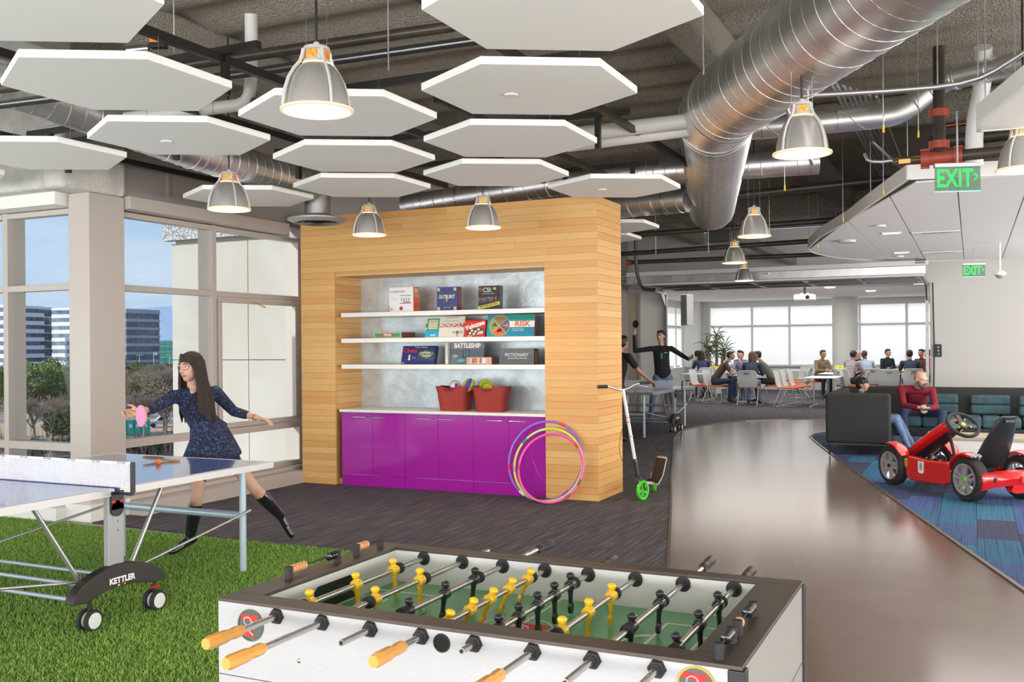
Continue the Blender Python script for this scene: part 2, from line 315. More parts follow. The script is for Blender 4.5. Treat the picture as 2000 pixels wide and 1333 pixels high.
# ---------------------------------------------------------------- far wall with the garage-door opening and dining room
YW=21.87
b=B(); b.box(-9.4,-6.43,YW,YW+.2,0,4.1); b.box(-6.43,-.78,YW,YW+.2,2.80,4.1); b.box(-.78,6,YW,YW+.2,0,4.1); struct(b.build('wall_far',M['wall_white']))
struct(B().box(-7.62,-7.06,YW-.03,YW,0,2.73).build('door_1',mat('door_laminate',(.42,.36,.29),.5),bevel=.003)); 
struct(B().box(-7.06,-7.0,YW-.05,YW,0,2.79).box(-7.68,-7.62,YW-.05,YW,0,2.79).box(-7.62,-7.06,YW-.05,YW,2.73,2.79).build('trim_9',M['alu']))
# dining room shell
struct(B().box(-9.4,6,22.07,34.4,3.07,3.2).build('ceiling_dining',M['ceiling_white']))
b=B(); b.box(-9.4,6,34,34.2,0,.80); b.box(-9.4,6,34,34.2,2.84,3.07); b.box(-9.4,-8.37,34,34.2,.8,2.84); struct(b.build('wall_dining_far',M['wall_white']))
b=B(); b.box(-9.4,-9.2,22.07,34.2,0,.78); b.box(-9.4,-9.2,22.07,34.2,2.84,3.07); b.box(-9.4,-9.2,22.07,29.5,.78,2.84); struct(b.build('wall_dining_left',M['wall_white']))
struct(B().box(-9.2,-8.62,33.3,34,0,3.07).build('trim_10',M['wall_white']))
mus=[-8.34,-6.86,-5.60,-4.10,-3.34,-1.90,-.45,1.0,2.5,4.2,5.9]
r=struct(bpy.data.objects.new('window_3',None)); C.objects.link(r)
for x in mus: B().box(x-.035,x+.035,33.93,34.02,.8,2.84).build('mullion',M['white'],r)
for x0,x1 in zip(mus,mus[1:]):
    B().box(x0+.04,x1-.04,33.97,33.98,.86,2.83).build('roller_blind',M['blind'],r)
    B().box(x0+.036,x1-.036,34.0,34.05,2.16,2.22).build('rail',M['alu'],r); B().box(x0+.036,x1-.036,33.9,34.05,.80,.86).build('sill',M['white'],r)
r=struct(bpy.data.objects.new('window_4',None)); C.objects.link(r); my=[29.6,31.1,32.5,33.28]
for y in my: B().box(-9.22,-9.14,y-.035,y+.035,.78,2.84).build('mullion',M['white'],r)
for y0,y1 in zip(my,my[1:]): B().box(-9.19,-9.18,y0+.04,y1-.04,.84,2.83).build('roller_blind',M['blind'],r); B().box(-9.25,-9.2,y0+.036,y1-.036,2.16,2.22).build('rail',M['alu'],r)
struct(B().cyl((-3.72,33.2,0),(-3.72,33.2,3.07),.40,32).build('trim_11',M['wall_white'],smooth=40))
for x,y,wl in [(-5.2,26,'over the round table'),(-3.4,27,'over the striped shirt'),(-2.6,29.5,'behind the round-column diners'),(-1.2,26.5,'nearest the right jamb'),(-4.5,30,'farthest, left of the vent')]:
    tag(B().box(x-.12,x+.12,y-.1,y+.1,3.045,3.07).build('recessed_light',mat('warm_diffuser',(1,.8,.6),.5,emit=(1,.75,.5),es=4)),'small square warm recessed dining room light, '+wl,'light','recessed dining room lights')
o=E('ceiling_vent','dark square return vent in the white dining room ceiling','vent',(-2.6,25.3,3.05))
B().box(-.5,.5,-.45,.45,.0,.018).build('opening',M['black'],o); B().box(-.55,-.5,-.5,.5,-.01,.02).box(.5,.55,-.5,.5,-.01,.02).box(-.5,.5,.45,.5,-.01,.02).box(-.5,.5,-.5,-.45,-.01,.02).build('frame',M['white'],o)
# ---------------------------------------------------------------- timber feature wall
wall=struct(bpy.data.objects.new('wall_timber',None)); C.objects.link(wall)
WX0,WX1,WY0,WY1=-7.0,-3.37,9.12,9.86; RX0,RX1,RZ=-6.53,-3.94,2.37
b=B(); b.box(WX0,RX0-.02,WY0+.02,WY1,0,3.05); b.box(RX1+.02,WX1-.02,WY0+.02,WY1,0,3.05); b.box(RX0-.02,RX1+.02,WY0+.02,WY1,RZ+.02,3.05); b.box(RX0-.02,RX1+.02,9.66,WY1,0,RZ+.02); b.box(RX0-.02,RX1+.02,9.2,9.66,0,.07)
b.build('core',M['wood_end'],wall)
B().box(RX0,RX1,9.645,9.66,.86,RZ).build('metal_back_panel',M['backpanel'],wall)
hs=3.06/43
def plank(x0,x1,y0,y1,z0,z1):
    d=.001*random.random(); o=B().box(x0,x1,y0-d,y1,z0+.0008,z1-.0008).build('plank',random.choice(woods) if random.random()<.85 else woods[5],wall); return o
for i in range(43):
    z0,z1=i*hs,(i+1)*hs
    if z0>=RZ-.01:
        c=[WX0]+sorted(random.uniform(WX0+.5,WX1-.5) for _ in range(random.choice((1,2))))+[WX1]
        for a,b2 in zip(c,c[1:]): plank(a+.0006,b2-.0006,WY0,WY0+.02,z0,z1)
    else:
        plank(WX0,RX0,WY0,WY0+.02,z0,z1); plank(RX1,WX1,WY0,WY0+.02,z0,z1)
        if z1>.86: o=B().box(RX0-.02,RX0,WY0+.021,9.66,z0+.0012,z1-.0012).build('plank',random.choice(woods),wall)
    B().box(WX1-.02,WX1+.0005*random.random(),WY0+.021,WY1,z0+.0012,z1-.0012).build('plank',random.choice(woods),wall)
for k in range(7): B().box(RX0,RX1,WY0+.021+k*.076,WY0+.021+(k+1)*.076-.002,RZ,RZ+.02).build('plank',random.choice(woods),wall)
# shelves, counter, cabinets
for z,l in ((1.953,'white floating shelf, uppermost in the timber wall recess'),(1.663,'white floating shelf, middle of three in the timber wall recess'),(1.370,'white floating shelf, lowest of three in the timber wall recess')):
    tag(B().box(RX0+.072,RX1-.002,9.135,9.645,z-.048,z).build('shelf',M['counter'],bevel=.002),l,'shelf','floating shelves in the timber recess')
tag(B().box(RX0+.052,RX1-.002,9.115,9.645,.835,.865).build('countertop',M['counter'],bevel=.002),'long white countertop over the glossy purple cabinets','countertop')
xs_=[-6.467,-6.056,-5.633,-5.213,-4.789,-4.368,-3.945]
pos=['leftmost','second from left','middle left','middle right','second from right','rightmost']
for u in range(3):
    c=E('cabinet',f'glossy purple two-door base cabinet, {["left","middle","right"][u]} of three below the countertop','cabinet',(0,0,0),0,'purple base cabinets')
    x0,x1=xs_[2*u],xs_[2*u+2]
    B().box(x0+.002,x1-.002,9.165,9.64,.075,.834).build('body',M['purple'],c); B().box(x0+.002,x1-.002,9.15,9.19,.008,.13).build('kick_plate',M['purple'],c)
    for k in (0,1):
        a,b2=xs_[2*u+k],xs_[2*u+k+1]; d=B().box(a+.002,b2-.002,9.145,9.164,.135,.832).build('door',M['purple'],c,bevel=.0015)
        h0,h1=(b2-.24,b2-.065) if k==0 else (a+.02,a+.20)
        hb=B(); hb.cyl((h0,9.115,.781),(h1,9.115,.781),.006); hb.cyl((h0+.02,9.115,.781),(h0+.02,9.146,.781),.004); hb.cyl((h1-.02,9.115,.781),(h1-.02,9.146,.781),.004); hb.build('handle',M['chrome'],d,smooth=40)
# ---------------------------------------------------------------- acoustic hexagons
hexes=[(-3.57,2.75,0,'top left corner of the frame, cut by the edge'),(-4.22,3.90,0,'large, left, behind the corner one'),(-4.91,5.07,1,'with a round sprinkler cap, above the window column'),(-6.24,5.05,0,'far left, under the silver duct bend'),(-7.69,5.13,0,'at the left frame edge, only a corner showing'),(-3.57,5.04,0,'right behind the largest pendant lamp'),(-4.26,6.22,0,'between two pendants, centre left of the cluster'),(-4.96,7.36,0,'above the left pendant of the timber wall'),(-6.26,7.36,1,'behind the pendant by the windows'),(-1.58,3.90,0,'largest, at the top centre edge'),(-2.25,5.03,1,'with a round cap, centre, in front of the big duct'),(-2.93,6.21,0,'third from the top in the centre row'),(-3.61,7.36,0,'fourth in the centre row, over the right wall pendant'),(-2.95,8.47,1,'over the right top corner of the timber wall'),(-4.0,11.3,1,'behind the timber wall, nearer one'),(-4.58,12.4,0,'behind the timber wall, farther one')]
hp=None
for x,y,dsk,l in hexes:
    o=E('acoustic_panel','white hexagonal acoustic ceiling panel, '+l,'acoustic panel',(x,y,3.0),0,'hanging white hexagons')
    poly=[(.615*math.cos(PI/2+k*PI/3),.615*math.sin(PI/2+k*PI/3)) for k in range(6)]
    B().prism(poly,0,.042).build('panel',M['hex_felt'],o,bevel=.003)
    if dsk: B().lathe([(.038,0),(.038,-.006),(.03,-.008)],(-.12,.0,0)).build('sprinkler_cap',M['white'],o)
    b=B()
    for k in range(2):
        xx=(-.3,.3)[k]; b.cyl((xx,0,.04),(xx,0,.236),.0016,6)
    b.build('hanger_wire',M['steel'],o)
# black strut grid carrying the panels
def thing1(nm,bb,m_,label,cat,group=None,smooth=40,bevel=0): return tag(bb.build(nm,m_,smooth=smooth,bevel=bevel),label,cat,group)
for x,y0,y1,l in [(-2.40,1.5,9.6,'above the centre row of hexagons'),(-3.97,1.2,9.2,'above the second hexagon row from the left'),(-5.0,1.5,9.0,'left, crossing over the column'),(-6.9,2.2,9.0,'nearest the left windows'),(-3.3,5.8,10.4,'behind, running over the timber wall corner')]:
    b=B(); b.bar((x,y0,3.262),(x,y1,3.262),.042,.05)
    thing1('strut_channel',b,M['black_steel'],'black steel strut channel running into the distance '+l,'strut','black strut grid')
for y,x0,x1,l in [(4.45,-4.6,-3.7,'short, beside the orange actuator'),(5.46,-6.9,-1.9,'over the second panel row'),(6.95,-5.6,-2.3,'over the third panel row'),(5.8,-7.1,-5.4,'by the left windows'),(8.1,-6.9,-3.9,'over the pendants of the timber wall'),(9.0,-3.9,-2.7,'at the right end of the timber wall')]:
    b=B(); b.bar((x0,y,3.31),(x1,y,3.31),.042,.046)
    for x in (x0+.25,x1-.25): b.box(x-.02,x+.02,y-.02,y+.02,3.05,3.287)
    thing1('cross_strut',b,M['black_steel'],'black cross strut running left to right '+l,'strut','black strut grid')
# ---------------------------------------------------------------- pendants
amber=mat('amber_gear',(.35,.12,.02),.3,.6,n=(60,(1,.45,.08)),emit=(.9,.3,.04),es=.35)
def pendant():
    r=E('pendant_lamp','x','pendant lamp')
    prof=[(.152,0),(.150,.02),(.142,.07),(.128,.12),(.108,.165),(.082,.198),(.072,.205)]
    b=B(); b.lathe(prof,n=40,cap=False); b.lathe([(p[0]-.003,p[1]) for p in prof],n=40,cap=False); b.build('shade',mat('frosted_shade',(.46,.45,.43),.35,.6),r,smooth=50)
    b=B(); b.lathe([(.150,.004),(.170,0),(.170,-.010),(.158,-.012),(.150,-.002)],n=40,cap=False); b.build('rim',mat('glowing_glass_rim',(.8,.62,.45),.3,emit=(1,.55,.25),es=.55),r,smooth=50)
    b=B(); b.lathe([(.157,-.006),(.156,-.008)],n=40); b.build('diffuser',mat('lamp_glass',(1,.9,.75),.5,emit=(1,.86,.66),es=9),r)
    b=B(); b.lathe([(.07,.20),(.066,.215)],n=32); b.build('glow_ring',mat('glow_ring',(1,.6,.3),.5,emit=(1,.5,.2),es=1.6),r)
    b=B()
    for k in range(4):
        a=PI/4+k*PI/2+.25; c,s=math.cos(a),math.sin(a); P=[V((c*q*1.06,s*q*1.06,h)) for q,h in [(.158,0),(.150,.07),(.130,.135),(.105,.18),(.078,.215),(.066,.25),(.062,.275)]]
        b.tube(P,[(.007,.009)]*7,6,side=(-s,c,0))
    b.lathe([(.068,.215),(.062,.228),(.05,.23),(.05,.272),(.066,.274),(.06,.29),(.018,.298),(.012,.315)],n=28); b.build('gear_frame',mat('lamp_casting',(.6,.61,.58),.4,.3),r,smooth=40)
    for k in range(4):
        a=k*PI/2+.25-PI/2*.0; c,s=math.cos(a),math.sin(a); b=B(); b.box(-.024,.024,-.002,.004,.232,.270,Matrix.Rotation(a-PI/2,4,'Z')@Matrix.Translation((0,.052,0))); b.build('gear_window',amber,r)
    b=B(); b.cyl((0,0,.31),(0,0,1.38),.006,8); b.build('cord',M['black'],r)
    b=B()
    for k in (-.06,.06): b.cyl((k,.0,.27),(k*.9,0,1.38),.0012,5)
    b.build('suspension_wires',M['steel'],r)
    return r
pl=[(-2.77,3.74,'largest pendant, hanging at the front among the hexagons'),(-5.36,6.07,'pendant in front of the windows'),(-5.38,8.10,'left one of the two before the timber wall'),(-4.13,8.13,'right one of the two before the timber wall'),(-.89,5.88,'large pendant under the big silver duct'),(-2.02,10.14,'pendant past the end of the big duct'),(-2.92,13.3,'upper of the two far pendants before the garage door'),(-3.59,17.1,'lowest and farthest pendant before the garage door'),(.31,7.1,'pendant cut by the right edge of the frame')]
P0=None
for x,y,l in pl:
    if P0 is None: P0=o=pendant()
    else: o=dup(P0)
    o.location=(x,y,2.68); o['label']='bell-shaped frosted pendant lamp, '+l; o['group']='bell pendant lamps'
    light('SPOT','pendant_bulb',(x,y,2.64),44,(1,.78,.55),look=(0,0,-1),spot_size=2.3,spot_blend=.6,shadow_soft_size=.1)
# ---------------------------------------------------------------- ducts and pipes
def helix(b,a,c,R,pitch,rr=.005,n=18):
    a,c=V(a),V(c); L_=(c-a).length; t=(c-a)/L_; u=t.orthogonal().normalized(); w_=t.cross(u); K=int(L_/pitch*n); 
    b.tube([a+t*(L_*i/K)+u*R*math.cos(2*PI*i/n)+w_*R*math.sin(2*PI*i/n) for i in range(K+1)],rr,4)
def ringb(b,c,t,R,rr): 
    t=V(t).normalized(); u=t.orthogonal().normalized(); w_=t.cross(u); b.tube([V(c)+u*R*math.cos(2*PI*i/32)+w_*R*math.sin(2*PI*i/32) for i in range(32)],rr,4,closed=True)
def bend(a,e,c,r,n=8):
    a,e,c=V(a),V(e),V(c); p=e+(a-e).normalized()*r; q=e+(c-e).normalized()*r
    return [p*(1-t)**2+e*2*t*(1-t)+q*t*t for t in [i/n for i in range(n+1)]]
bd=E('spiral_duct','huge shiny galvanised spiral duct sweeping from the top right and bending over the walkway','duct')
A_,E_,F_=V((2.5,.65,3.4)),V((-1.79,7.58,3.4)),V((-3.13,12.9,3.4)); R=.30
pa=[A_]+bend(A_,E_,F_,.22)+[F_]
B().tube(pa,R,56).build('duct_tube',M['galv'],bd,smooth=40)
s1=(E_-A_).normalized(); s2=(F_-E_).normalized()
b=B(); helix(b,A_,E_-s1*.22,R+.000,.155,.003,32); b.build('spiral_seam',M['galv_seam'],bd,smooth=60)
b=B(); helix(b,E_+s2*.22,F_-s2*.05,R+.002,.075,.0065,24); b.build('spiral_seam',M['galv_seam'],bd,smooth=60)
for c,t in ((E_-s1*.22,s1),(E_+s2*.22,s2),(A_+s1*4.1,s1),(F_,s2)): b=B(); ringb(b,c,t,R+.003,.008); b.build('joint_collar',M['galv_seam'],bd,smooth=60)
b=B(); b.tube([F_+s2*.002,F_+s2*.006],[R-.004,R-.004],40); b.build('end_cap',M['galv_dull'],bd)
b=B()
for q in (A_+s1*4.6,E_+s2*1.8,E_+s2*4.2): 
    for sgn in (-1,1): b.cyl(q+V((sgn*.30,0,0)),q+V((sgn*.30,0,.6)),.005,6)
b.build('hanger_rod',M['steel'],bd)
def duct(pts,R,label,pitch=.11,br=.25,name='spiral_duct',hang=True):
    r=E(name,label,'duct'); pts=[V(p) for p in pts]; P=[pts[0]]
    for i in range(1,len(pts)-1): P+=bend(pts[i-1],pts[i],pts[i+1],min(br,(pts[i]-pts[i-1]).length*.45,(pts[i+1]-pts[i]).length*.45))
    P.append(pts[-1]); B().tube(P,R,32).build('duct_tube',M['galv'],r,smooth=40)
    b=B()
    for a,c in zip(pts,pts[1:]): 
        if (c-a).length>.5: helix(b,a,c,R+.001,pitch,.0035,20)
    for i in range(1,len(pts)-1): 
        for d in (pts[i]-pts[i-1],pts[i]-pts[i+1]): ringb(b,pts[i]-d.normalized()*min(br,d.length*.45),d,R+.002,.006)
    if b.v: b.build('spiral_seam',M['galv_seam'],r,smooth=60)
    if hang:
        b=B(); a,c=pts[0],pts[1]
        for t in (.3,.8): q=a.lerp(c,t); b.cyl(q+V((0,0,R)),(q.x,q.y,4.15),.004,6); ringb(b,q,c-a,R+.004,.006)
        b.build('hanger',M['steel'],r)
    return r
duct([(-8.6,4.35,3.62),(-6.35,4.75,3.52),(-5.93,6.2,3.24),(-6.0,8.0,3.20)],.16,'silver spiral duct bending in over the left windows and running to the round diffuser',.12,.4)
dd=E('air_diffuser','round stepped ceiling diffuser on a vertical duct, left of the timber wall top','diffuser',(-6.01,8.11,2.83))
B().lathe([(.13,.07),(.13,.42)],n=36).build('duct_neck',M['galv_dull'],dd,smooth=40)
b=B(); b.lathe([(.13,.09),(.22,.06),(.30,.045),(.30,.03),(.24,.0),(.235,.012),(.15,.05)],n=40,cap=False); b.build('outer_cone',mat('diffuser_grey',(.42,.42,.42),.45,.5),dd,smooth=50)
for r0 in (.20,.14,.08):
    b=B(); b.lathe([(r0,.0),(r0-.03,.035),(r0-.035,.033),(r0-.008,-.004)],n=36,cap=False); b.build('inner_ring',M['galv_dull'],dd,smooth=50)
b=B(); b.lathe([(.045,-.006),(.03,.03)],n=24); b.build('centre_cone',M['black'],dd,smooth=40)
duct([(-5.84,9.5,3.16),(-5.02,9.62,3.24),(-3.4,9.75,3.36),(-1.4,10.3,3.42)],.13,'silver spiral duct running behind the top of the timber wall',.12)
duct([(-4.3,11.15,3.24),(-2.95,11.0,3.24)],.15,'dull silver duct joining the side of the big duct behind the timber wall',.15)
duct([(-1.85,8.68,3.47),(-1.177,8.735,3.47),(-.551,8.92,3.507),(-.21,8.971,3.761),(.005,8.851,3.777),(.9,8.5,3.76)],.098,'smooth silver duct with two elbows stepping up at the top right',.6,.14)
for x,y,z,l in [(-4.3,11.15,3.5,0,)][:0]: pass
# concealed rectangular duct at upper left
o=E('rectangular_duct','flat bright galvanised duct corner at the top left above the first hexagons','duct',(-6.4,4.6,3.75))
B().box(-1.6,.35,-.5,.55,0,.28).build('duct_body',M['galv'],o); b=B()
for x in (-.9,-.2): b.box(x,x+.03,-.51,.56,-.01,.29)
b.build('flange',M['galv_seam'],o)
def pipe(pts,r,m_,label,cat='pipe',name='pipe',group=None,n=12,flow=0):
    P=smoothpath(pts,flow) if flow else pts
    return tag(B().tube(P,r,n).build(name,m_,smooth=50),label,cat,group)
Mx=M
pipe([(-6.6,4.25,3.28),(-4.731,4.843,3.42),(-2.97,5.40,3.585),(-1.8,5.8,3.78),(.2,6.4,4.06)],.035,Mx['black_pipe'],'long dark sprinkler pipe crossing behind the largest pendant')
pipe([(-6.6,4.40,3.22),(-4.731,4.99,3.36),(-2.97,5.54,3.525),(-2.0,5.87,3.62)],.03,Mx['steel_dark'],'second dark pipe running just below the long sprinkler pipe')
pipe([(-2.494,11.541,3.323),(-.5,11.8,3.43)],.045,Mx['black_pipe'],'thick black pipe right of the big duct, above the far pendants')
pipe([(-6.6,13.4,3.12),(-4.763,13.787,3.188),(-1.1,14.3,3.31)],.04,Mx['black_pipe'],'black pipe passing behind the end of the big duct')
pipe([(-5.6,15.65,3.10),(-2.0,16.15,3.215)],.04,Mx['black_pipe'],'middle one of three black pipes before the garage door')
lastpipe=pipe([(-5.852,17.697,3.138),(-1.9,18.45,3.19)],.04,Mx['black_pipe'],'lowest black pipe, capped in red at its left end')
B().cyl((-5.93,17.68,3.137),(-5.85,17.70,3.138),.055,14).build('pipe_cap',Mx['red_iron'],bpy.data.objects[-1] if 0 else lastpipe,smooth=40)
pipe([(-5.3,16.3,4.0),(-5.3,16.3,2.55),(-4.95,16.35,2.52)],.03,Mx['steel_dark'],'dark drop pipe with an elbow left of the garage door track',flow=2)
pipe([(-3.2,7.25,3.25),(-1.95,7.46,3.31)],.06,Mx['pvc'],'cream plastic pipe entering the big duct side, upper of two','pipe',group=None)
pipe([(-3.0,7.45,3.21),(-2.0,7.55,3.255)],.05,Mx['pvc'],'cream plastic pipe entering the big duct side, lower of two')
pipe([(-5.6,5.25,3.26),(-4.80,5.40,3.285),(-4.66,5.45,3.30),(-4.60,5.45,3.40),(-4.54,5.38,3.9)],.045,Mx['pvc'],'cream plastic pipe with an elbow between the left hexagons and the largest pendant',flow=2)
pipe([(.10,8.75,3.95),(.10,8.95,3.7),(.03,9.08,3.4),(.03,9.08,3.05)],.07,Mx['white'],'fat white pipe dropping behind the upper cloud corner, left of two',flow=2)
pipe([(.42,8.95,3.6),(.36,9.0,3.3),(.34,9.01,3.05)],.07,Mx['white'],'fat white pipe dropping behind the upper cloud corner, right of two',flow=1)
for k in range(8):
    x=-1.02+.042*k+random.uniform(-.004,.004); pipe([(x,8.2+.1*k,3.68),(x,14.2+.2*k,3.66),(x-.05,15.8+.1*k,3.60)],.013,M['conduit'],['leftmost','second from left','third from left','fourth from left','fourth from right','third from right','second from right','rightmost'][k]+' galvanised conduit in the parallel bundle right of the big duct','conduit','conduit',group='conduit bundle',n=8)
pipe([(-1.30,6.72,3.13),(-1.24,6.68,3.19),(-1.157,6.643,3.211),(-.282,6.835,3.205),(.018,6.866,3.223),(.193,6.838,3.291),(.6,6.848,3.55)],.017,M['conduit'],'long galvanised conduit crossing in front of the elbowed duct','conduit','conduit',flow=1)
pipe([(-.75,8.1,3.05),(-.72,8.05,2.98),(-.6,8.05,2.965),(.6,8.3,3.07)],.013,M['conduit'],'galvanised conduit above the black pipe with red couplings','conduit','conduit',flow=1)
pipe([(-1.12,6.5,3.19),(-.98,6.95,2.80)],.016,M['conduit'],'slanting galvanised conduit end beside the large pendant under the big duct','conduit','conduit')
pipe([(-.78,9.2,3.35),(-.4,10.3,3.05)],.012,M['conduit'],'slanting galvanised conduit left of the red couplings','conduit','conduit')
pipe([(-.3,9.8,3.55),(1.2,10.0,3.66)],.018,Mx['copper'],'copper pipe at the upper right above the white pipes')
pipe([(-.35,10,3.45),(1.2,10.2,3.53)],.06,Mx['black_pipe'],'thick black pipe right, below the copper pipe')
fp=E('sprinkler_main','black sprinkler main with rust-red grooved couplings above the nearer exit sign','pipe')
b=B(); b.tube(smoothpath([(-.205,7.87,3.75),(-.205,7.80,3.05),(-.205,7.757,2.93)],1),.042,16); b.cyl((-.20,7.757,2.913),(1.4,7.95,2.975),.042,16); b.build('pipe',M['black_pipe'],fp,smooth=40)
for c,ax,nm in [((-.205,7.78,3.01),Z3,0),((-.08,7.77,2.918),X3,0),((-.30,7.75,2.91),X3,0),((-.205,7.82,3.25),Z3,0)]:
    b=B(); b.cyl(V(c)-ax*.028,V(c)+ax*.028,.062,18); s_=Y3 if ax==X3 else X3
    for sg in (-1,1): b.bar(V(c)+(Z3 if ax==X3 else X3)*sg*.055-ax*.03,V(c)+(Z3 if ax==X3 else X3)*sg*.055+ax*.03,.03,.03)
    b.build('coupling',M['red_iron'],fp,smooth=35)
B().cyl((-.30,7.75,2.91),(-.08,7.768,2.918),.05,18).build('tee',M['red_iron'],fp,smooth=35)
b=B(); b.cyl((-.52,7.73,2.905),(-.33,7.75,2.91),.02,12); b.cyl((-.48,7.735,2.906),(-.40,7.742,2.908),.032,6); b.build('brass_valve',mat('brass',(.4,.25,.1),.3,1),fp,smooth=30)
# orange actuator
o=E('damper_actuator','small orange and black valve actuator between the left struts, upper left','actuator',(-4.62,4.6,3.46),.4)
B().box(-.05,.05,-.03,.03,0,.03).build('base',M['black'],o,bevel=.004); B().box(-.05,.05,-.03,.03,.03,.06).build('cover',M['orange'],o,bevel=.005); B().cyl((-.20,0,-.01),(-.06,0,.0),.03,14).build('valve_body',M['steel'],o,smooth=40)
# ceiling hanger rods with yellow tips
for i,(x,y,zt,l) in enumerate([(-.52,6.9,2.98,'in front of the elbowed duct'),(-.9,6.2,2.88,'at the shade of the large pendant'),(-1.5,8.9,2.95,'right of the big duct bend'),(-.75,9.9,3.0,'left of the conduit bundle'),(-1.3,11.5,2.95,'over the far pendants'),(-.35,7.9,3.12,'by the red couplings'),(-2.3,12.5,2.95,'before the cloud tip'),(-3.4,13.8,2.9,'past the end of the big duct'),(.30,8.0,3.12,'between the two white pipes'),(-4.3,14.2,2.95,'above the standing player'),(-2.0,14.6,2.95,'left of the cloud tip')]):
    o=E('hanger_rod','thin steel hanger rod with a yellow tip '+l,'hanger rod',(x,y,zt),0,'yellow-tipped hanger rods')
    B().cyl((0,0,.03),(0,0,4.15-zt),.0035,6).build('rod',M['galv'],o); B().cyl((0,0,-.02),(0,0,.03),.0075,8).build('tip',M['yellow'],o)
for i,(x,y,l) in enumerate([(-4.2,4.3,'left of the largest pendant'),(-3.3,5.2,'right of the largest pendant'),(-1.55,6.2,'left of the big duct'),(-.2,7.3,'at the upper right'),(.1,7.7,'farthest upper right'),(-3.2,3.7,'nearest the top edge')]):
    tag(B().cyl((x,y,3.3),(x,y,4.15),.005,6).build('threaded_rod',M['galv'],smooth=40),'bare threaded rod hanging from the sprayed ceiling '+l,'hanger rod')
# ---------------------------------------------------------------- white clouds
def cloud(name,poly,z,t,cuts,label,axis=0):
    r=E(name,label,'ceiling cloud'); n=len(poly); b=B()
    for i in range(n):
        a,c=poly[i],poly[(i+1)%n]; b.bar((a[0],a[1],z+t/2),(c[0],c[1],z+t/2),.03,t)
        b.cyl((a[0],a[1],z),(a[0],a[1],z+t),.015,8)
    b.build('fascia',M['white_paint'],r,smooth=30)
    B().prism(poly,z+.025,z+.04).build('backing',M['black'],r)
    for u0,u1 in zip(cuts,cuts[1:]):
        p=clip([(u0+.006,-5),(u1-.006,-5),(u1-.006,40),(u0+.006,40)],poly)
        if len(p)>2: B().prism(p,z+.004,z+.022).build('ceiling_panel',M['ceiling_white'],r)
    b=B()
    for p in poly[::3]: b.cyl((p[0],p[1],z+t),(p[0],p[1],4.1),.004,6)
    b.build('hanger',M['galv'],r)
    return r
cp=[(-.50,9.25),(.6,9.5),(2.4,9.5),(2.4,18.6),(.8,18.75),(.31,18.85),(-.38,18.72),(-1.196,18.35),(-1.72,17.75),(-2.05,17.1),(-2.23,16.3),(-2.28,15.7),(-2.2,15.1),(-1.864,13.738),(-1.30,12.05),(-.94,10.75)]
cloud('ceiling_cloud',cp,3.0,.13,[-2.6,-1.9,-1.31,-.72,-.11,.48,1.08,1.7,2.4],'big white suspended ceiling cloud with rounded tip over the sofa area')
cloud('ceiling_cloud',[(.05,7.02),(.05,6.72),(.28,5.85),(.7,4.9),(1.9,4.9),(1.9,7.2)],2.93,.11,[0,.7,1.4,1.9],'smaller white suspended cloud cut by the right frame edge, above the nearer exit sign')
for x,y in ((-1.0,12.7),(-1.07,17.3)): tag(B().cyl((x,y,2.985),(x,y,3.004),.06,20).build('smoke_detector',M['white'],smooth=40),'small white round detector under the big cloud, '+('nearer' if y<15 else 'farther')+' one','detector')
tag(B().cyl((-1.57,14.3,2.97),(-1.57,14.3,3.004),.12,24).build('ceiling_speaker',mat('spk',(.55,.54,.52),.6),smooth=40),'round grey ceiling speaker near the tip of the big cloud','speaker')
wd_=mat('warm_strip',(1,.8,.65),.5,emit=(1,.72,.5),es=3)
for x,y,l in ((-.66,13.6,'nearer'),(-.72,16.6,'farther')):
    o=E('recessed_light','small warm rectangular recessed light in the big cloud, '+l+' one','light',(x-.28,y,2.99)); B().box(-.1,.1,-.05,.05,0,.012).build('lens',wd_,o); B().box(-.12,.12,-.07,.07,.005,.013).build('trim',M['white'],o)
for y,l in ((13.8,'nearer'),(16.9,'farther')):
    o=E('linear_diffuser','long slotted air diffuser in the big cloud, '+l+' one','diffuser',(-.41,y,2.99)); B().box(-.29,.29,-.09,.09,0,.013).build('plate',M['white_paint'],o)
    for k in range(10): B().box(-.16+.035*k,-.14+.035*k,-.05,.05,-.003,.001).build('slot',M['steel_dark'],o)
# ---------------------------------------------------------------- garage door overhead
gd=E('overhead_garage_door','raised sectional glass garage door on ceiling tracks at the dining room opening','garage door')
x0,x1=-6.15,-.95
for sx,xx in ((-1,-6.38),(1,-.83)):
    b=B(); b.box(xx-.03,xx+.03,21.78,21.86,0,2.75); b.bar((xx,21.8,2.75),(xx,17.9,2.86),.05,.07); b.bar((xx,21.80,2.5),(xx+sx*0,21.45,2.78),.03,.16); b.build('track',M['galv_dull'],gd)
ysd=[17.98,18.95,19.9,20.85,21.75]
for i,(a,c) in enumerate(zip(ysd,ysd[1:])):
    za=2.84-.015*i; s_=B().box(x0,x1,a,a+.09,za,za+.05).box(x0,x1,c-.10,c-.01,za,za+.05).build('section_frame',M['steel_dark' if i>1 else 'alu'],gd,bevel=.003)
    for k in range(6):
        x=x0+(x1-x0)*k/5; B().box(x-.035,x+.035,a+.09,c-.10,za+.001,za+.049).build('stile',M['steel_dark'],s_)
    B().box(x0,x1,a+.09,c-.10,za+.02,za+.026).build('glass_panel',M['glass_pane'],s_)
B().box(-6.12,-.66,17.86,17.93,2.88,2.96).build('top_rail',M['alu_white'],gd,bevel=.005); B().box(-6.0,-.70,17.88,17.95,2.74,2.875).build('bottom_rail',M['galv'],gd,bevel=.004)
B().box(-5.75,-.72,17.90,17.97,2.70,2.735).build('seal_rail',M['alu_white'],gd,bevel=.003)
